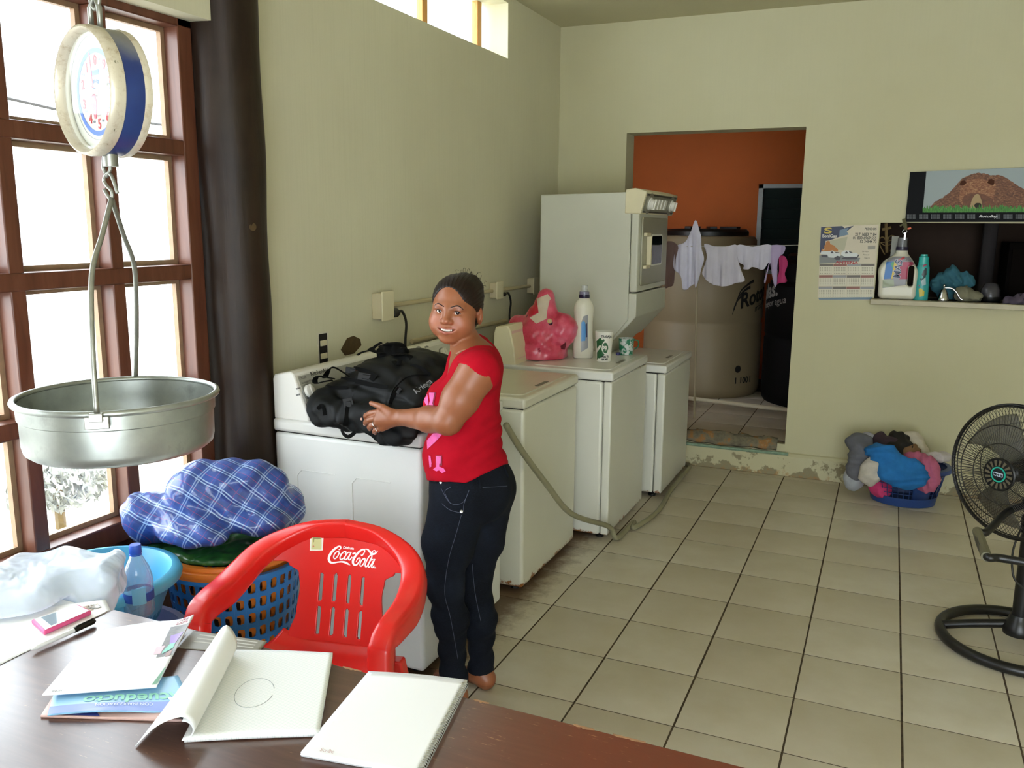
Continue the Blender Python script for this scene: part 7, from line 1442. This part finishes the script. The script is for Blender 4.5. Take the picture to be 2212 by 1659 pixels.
# ---- laundry on the line in the back room
YL = 6.12; z3 = lambda x, y: (1330+x/4.047, 240+y/4.047)
b = MB(); La, Lb = aty(1440, 529, YL), aty(1705, 528, YL); dv = (Lb-La)/(Lb[0]-La[0]); pA = La+dv*(-.38-La[0]); pB = La+dv*(1.93-La[0]); b.tube([tuple(pA+(pB-pA)*k/10-np.array([0, 0, .012*math.sin(PI*k/10)])) for k in range(11)], .003, 6); b.build('clothesline', mat('line_white', 'a9a49a', .6), None, label='white clothesline strung across the back room doorway', cat='clothesline')
def garment(label, px, col, seed, amp=.012, y=YL, m=None, name='garment'):
    xs = [p[0] for p in px]; ys = [p[1] for p in px]; N = 46; r = np.random.RandomState(seed); ph = r.uniform(0, 6, 8)
    def ins(x, y_):
        c = False; j = len(px)-1
        for i in range(len(px)):
            if (px[i][1] > y_) != (px[j][1] > y_) and x < (px[j][0]-px[i][0])*(y_-px[i][1])/(px[j][1]-px[i][1])+px[i][0]: c = not c
            j = i
        return c
    x0, x1, y0, y1 = min(xs), max(xs), min(ys), max(ys)
    def f_(u, v):
        X, Y = x0+(x1-x0)*u, y0+(y1-y0)*v; P = aty(*z3(X, Y), y); t = X/45.
        P[1] += -.006+amp*(.12+.88*v)*(math.sin(t*2.1+ph[0]+.6*v)+.6*math.sin(t*4.3+ph[1]-.8*v)+.3*math.sin(t*7.9+ph[2]+v*3)); return tuple(P)
    def clip(P, ax, lim, less):
        out = []
        for i in range(len(P)):
            a, c = P[i-1], P[i]; ia = (a[ax] <= lim) if less else (a[ax] >= lim); ic = (c[ax] <= lim) if less else (c[ax] >= lim)
            if ia != ic: k = (lim-a[ax])/(c[ax]-a[ax]); out.append((a[0]+(c[0]-a[0])*k, a[1]+(c[1]-a[1])*k))
            if ic: out.append(c)
        return out
    b = MB(); ids = {}; sm = [tuple(p) for p in catmull([np.array(p, float) for p in px], 4, True)]; N = 40; x0, x1, y0, y1 = min(p[0] for p in sm), max(p[0] for p in sm), min(p[1] for p in sm), max(p[1] for p in sm)
    for a in range(N):
        colp = clip(clip(sm, 0, x0+(x1-x0)*a/N, False), 0, x0+(x1-x0)*(a+1)/N, True)
        if len(colp) < 3: continue
        for c in range(N):
            q = clip(clip(colp, 1, y0+(y1-y0)*c/N, False), 1, y0+(y1-y0)*(c+1)/N, True)
            if len(q) < 3: continue
            fc = []
            for p in q:
                key = (round(p[0], 2), round(p[1], 2))
                if key not in ids: ids[key] = len(b.v); b.v.append(f_((p[0]-x0)/(x1-x0), (p[1]-y0)/(y1-y0)))
                if ids[key] not in fc: fc.append(ids[key])
            if len(fc) >= 3: b.f.append(tuple(fc)); b.mi.append(0)
    return b.build(name, m or mat('garment_%d' % seed, col, .8, .06, 12), None, smooth=180, solid=.003, off=0, label=label, cat='laundry', group='washing on the line')
garment('brown lacy garment hanging next to the dryer on the clothesline', [(435, 1160), (545, 1175), (525, 1300), (505, 1500), (470, 1535), (430, 1515)], '6d5550', 1)
garment('white cloth pushed up into a tall peak on the clothesline', [(690, 965), (702, 958), (714, 968), (735, 1050), (748, 1100), (752, 1200), (772, 1290), (748, 1380), (712, 1535), (690, 1512), (652, 1532), (618, 1562), (590, 1548), (575, 1440), (512, 1385), (508, 1290), (532, 1180), (600, 1150), (645, 1080)], 'd2cfe0', 2, .016)
garment('white sleeveless shirt hanging in the middle of the clothesline', [(775, 1162), (870, 1182), (960, 1185), (1062, 1172), (1072, 1300), (1102, 1400), (1130, 1482), (1050, 1502), (980, 1528), (900, 1528), (825, 1500), (757, 1430), (775, 1350), (800, 1270)], 'cbc6d2', 3)
garment('white short garment hanging right of the sleeveless shirt', [(1066, 1172), (1200, 1186), (1362, 1172), (1400, 1342), (1340, 1322), (1290, 1388), (1200, 1362), (1165, 1382), (1110, 1380), (1120, 1350), (1075, 1310)], 'c9c5d4', 4)
garment('pale lilac bra hanging by the door jamb on the clothesline', [(1345, 1182), (1475, 1178), (1470, 1240), (1420, 1300), (1410, 1510), (1385, 1510), (1350, 1340), (1330, 1400), (1312, 1495), (1300, 1480), (1340, 1320)], 'b3a3c4', 5)
garment('bright pink garment at the right end of the clothesline', [(1430, 1275), (1480, 1270), (1505, 1335), (1480, 1420), (1498, 1490), (1440, 1500), (1400, 1510), (1430, 1400)], 'c03a70', 6, y=YL+.03)

# ---- basket of dirty clothes by the back wall
z6 = lambda x, y: (1780+x/4.88, 860+y/4.88); KB = np.array([2.355, 5.505, 0.])
FBK = thing('clothes_basket', 'low navy blue mesh basket of dirty clothes by the back wall', 'basket', tuple(KB)); M_NAVY = mat('basket_navy', '23407e', .4, .03, 6)
def oval(b, prof, n=56, cap=False): b.lathe(prof, n, tuple(KB), cap=cap, sx=1.12, sy=.95)
b = MB(); oval(b, [(0, .004), (.150, .0), (.160, .004), (.168, .055), (.163, .055), (.152, .010), (0, .010)], cap=True); b.build('base', M_NAVY, FBK, smooth=50)
b = MB()
def mesh_pt(a, t): r = .166+.034*t; z = .055+.165*t; return (KB[0]+1.12*r*math.cos(a), KB[1]+.95*r*math.sin(a), z)
for i in range(40): a = 2*PI*i/40; b.tube([mesh_pt(a, 0), mesh_pt(a, .5), mesh_pt(a, 1)], .0022, 4)
for j in range(7): t_2 = j/6; b.tube([mesh_pt(2*PI*i/48, t_2) for i in range(48)], .0022, 4, loop=True)
b.build('mesh_wall', M_NAVY, FBK, smooth=180, kind='stuff')
for a0 in (-1.05, 1.2, 2.9, -2.6+PI):
    b = MB(); b.add([mesh_pt(a0+d, t) for d in np.linspace(-.28, .28, 9) for t in (0, 1)], [(2*i, 2*i+2, 2*i+3, 2*i+1) for i in range(8)]); b.build('side_panel', M_NAVY, FBK, solid=.004, off=0)
b = MB(); oval(b, [(.196, .215), (.206, .225), (.222, .224), (.226, .212), (.230, .222), (.224, .236), (.200, .238)]); b.build('rim', M_NAVY, FBK, smooth=50)
def dirty(label, P, col, seed, amp=.004, f0=42): 
    lump('dirty_garment', label, 'clothes', [((np.array(aty(*z6(x, y), yy))), r) for x, y, yy, r in P], col, seed, amp, f0, .0065, zmin=.003, k=.03)['group'] = 'dirty clothes in the navy basket'
dirty('dark grey crumpled trousers hanging off the left of the clothes basket', [(370, 480, 5.48, (.075, .07, .065)), (390, 600, 5.42, (.075, .06, .08)), (340, 730, 5.38, (.06, .045, .09)), (460, 620, 5.42, (.05, .05, .06))], '5f6068', 51)
dirty('pale lavender top heaped at the back of the clothes basket', [(490, 460, 5.53, (.07, .05, .06))], '9a9aa4', 52)
dirty('dark purple cloth poking up in the clothes basket', [(600, 440, 5.50, (.045, .04, .055)), (690, 480, 5.47, (.06, .04, .05))], '33242e', 53)
dirty('black garment in the middle of the clothes basket', [(780, 430, 5.52, (.065, .05, .05)), (800, 510, 5.46, (.08, .05, .05)), (740, 570, 5.42, (.04, .04, .05))], '15120f', 54)
dirty('white shirt bulging at the back right of the clothes basket', [(930, 480, 5.56, (.075, .05, .08)), (1010, 580, 5.54, (.055, .05, .07))], 'bdb4a4', 55)
dirty('tan cloth between the black and white clothes in the basket', [(880, 560, 5.46, (.075, .05, .06))], '77593c', 56)
dirty('bright blue shirt draped over the front of the clothes basket', [(560, 560, 5.37, (.075, .05, .05)), (650, 620, 5.33, (.085, .05, .075)), (780, 760, 5.30, (.115, .042, .10)), (880, 840, 5.29, (.105, .036, .075)), (960, 780, 5.30, (.06, .04, .07))], '1b6cb0', 57)
dirty('white cloth bundle hanging at the front left of the clothes basket', [(570, 720, 5.34, (.085, .05, .075)), (480, 810, 5.32, (.06, .04, .06))], 'bdb6ac', 58)
dirty('yellow strip of cloth showing above the blue shirt', [(900, 670, 5.34, (.055, .03, .016)), (970, 705, 5.33, (.035, .025, .016))], 'bfae52', 59, .003)
dirty('pink patterned shirt hanging over the right of the clothes basket', [(980, 640, 5.40, (.07, .05, .045)), (1090, 740, 5.35, (.065, .05, .08)), (1120, 850, 5.33, (.05, .035, .07)), (1070, 920, 5.33, (.05, .03, .045))], 'b55f80', 60)
dirty('light grey cloth trailing onto the floor left of the basket', [(320, 850, 5.40, (.065, .05, .07))], '9fa2a8', 61)
dirty('white towel lying on the right rim of the clothes basket', [(1180, 630, 5.44, (.07, .04, .028)), (1260, 605, 5.44, (.04, .03, .018))], 'b9b2b4', 62, .003)
dirty('hot pink clothing showing through the mesh of the basket', [(600, 950, 5.42, (.065, .05, .06))], 'c8386e', 63)

# ---- outside: street, shrubs, overhead cable
b = MB(); b.box(-14, -.19, -10, 14, -.35, -.25); structure('ground', b, mat('street_concrete', 'b7b3aa', .9, .1, 1.5))
b = MB(); b.tube([tuple(atx(-60, 200, -4)), tuple(atx(20, 213, -4)), tuple(atx(115, 235, -4)), tuple(atx(420, 280, -4)), tuple(atx(560, 330, -4))], .012, 6); b.build('overhead_cable', M_CORD, None, label='dark overhead cable sagging outside the upper window panes', cat='cable')
def shrub(label, u, v, z, R, seed, col):
    c = np.array(atx(u, v, z)); c[2] = max(c[2], .0); r = random.Random(seed); b = MB()
    t = thing('shrub', label, 'shrub', (c[0], c[1], -.25), group='shrubs outside the window')
    for k in range(900):
        d = np.array([r.gauss(0, 1) for _ in range(3)]); d /= np.linalg.norm(d); P = c+d*np.array(R)*r.uniform(.55, 1.0); s = r.uniform(.02, .05); T = Matrix.Translation(Vector(P)) @ Euler((r.uniform(0, 6), r.uniform(0, 6), 0)).to_matrix().to_4x4(); b.add([(-s, 0, 0), (0, s*.4, 0), (s, 0, 0), (0, -s*.4, s*.15)], [(0, 1, 2), (0, 2, 3)], T)
    b.build('foliage', mat('foliage_%d' % seed, col, .7, .3, 8), t, smooth=0, kind='stuff'); b = MB(); b.tube([(c[0], c[1], -.25), (c[0], c[1], c[2])], .03, 6); b.build('stem', M_TWIG, t)
shrub('dark leafy shrub outside, seen through the pane under the pan', 190, 1020, -3.2, (.30, .24, .13), 5, '8a8c80'); shrub('grey shrub outside, low behind the bottom left pane', 130, 1115, -2.4, (.25, .35, .12), 6, '94948c'); shrub('dark shrub outside, behind the bottom right pane', 390, 985, -3.6, (.25, .25, .10), 8, '94908a')
for o in list(bpy.data.objects):
    if '_local' in o: del o['_local']
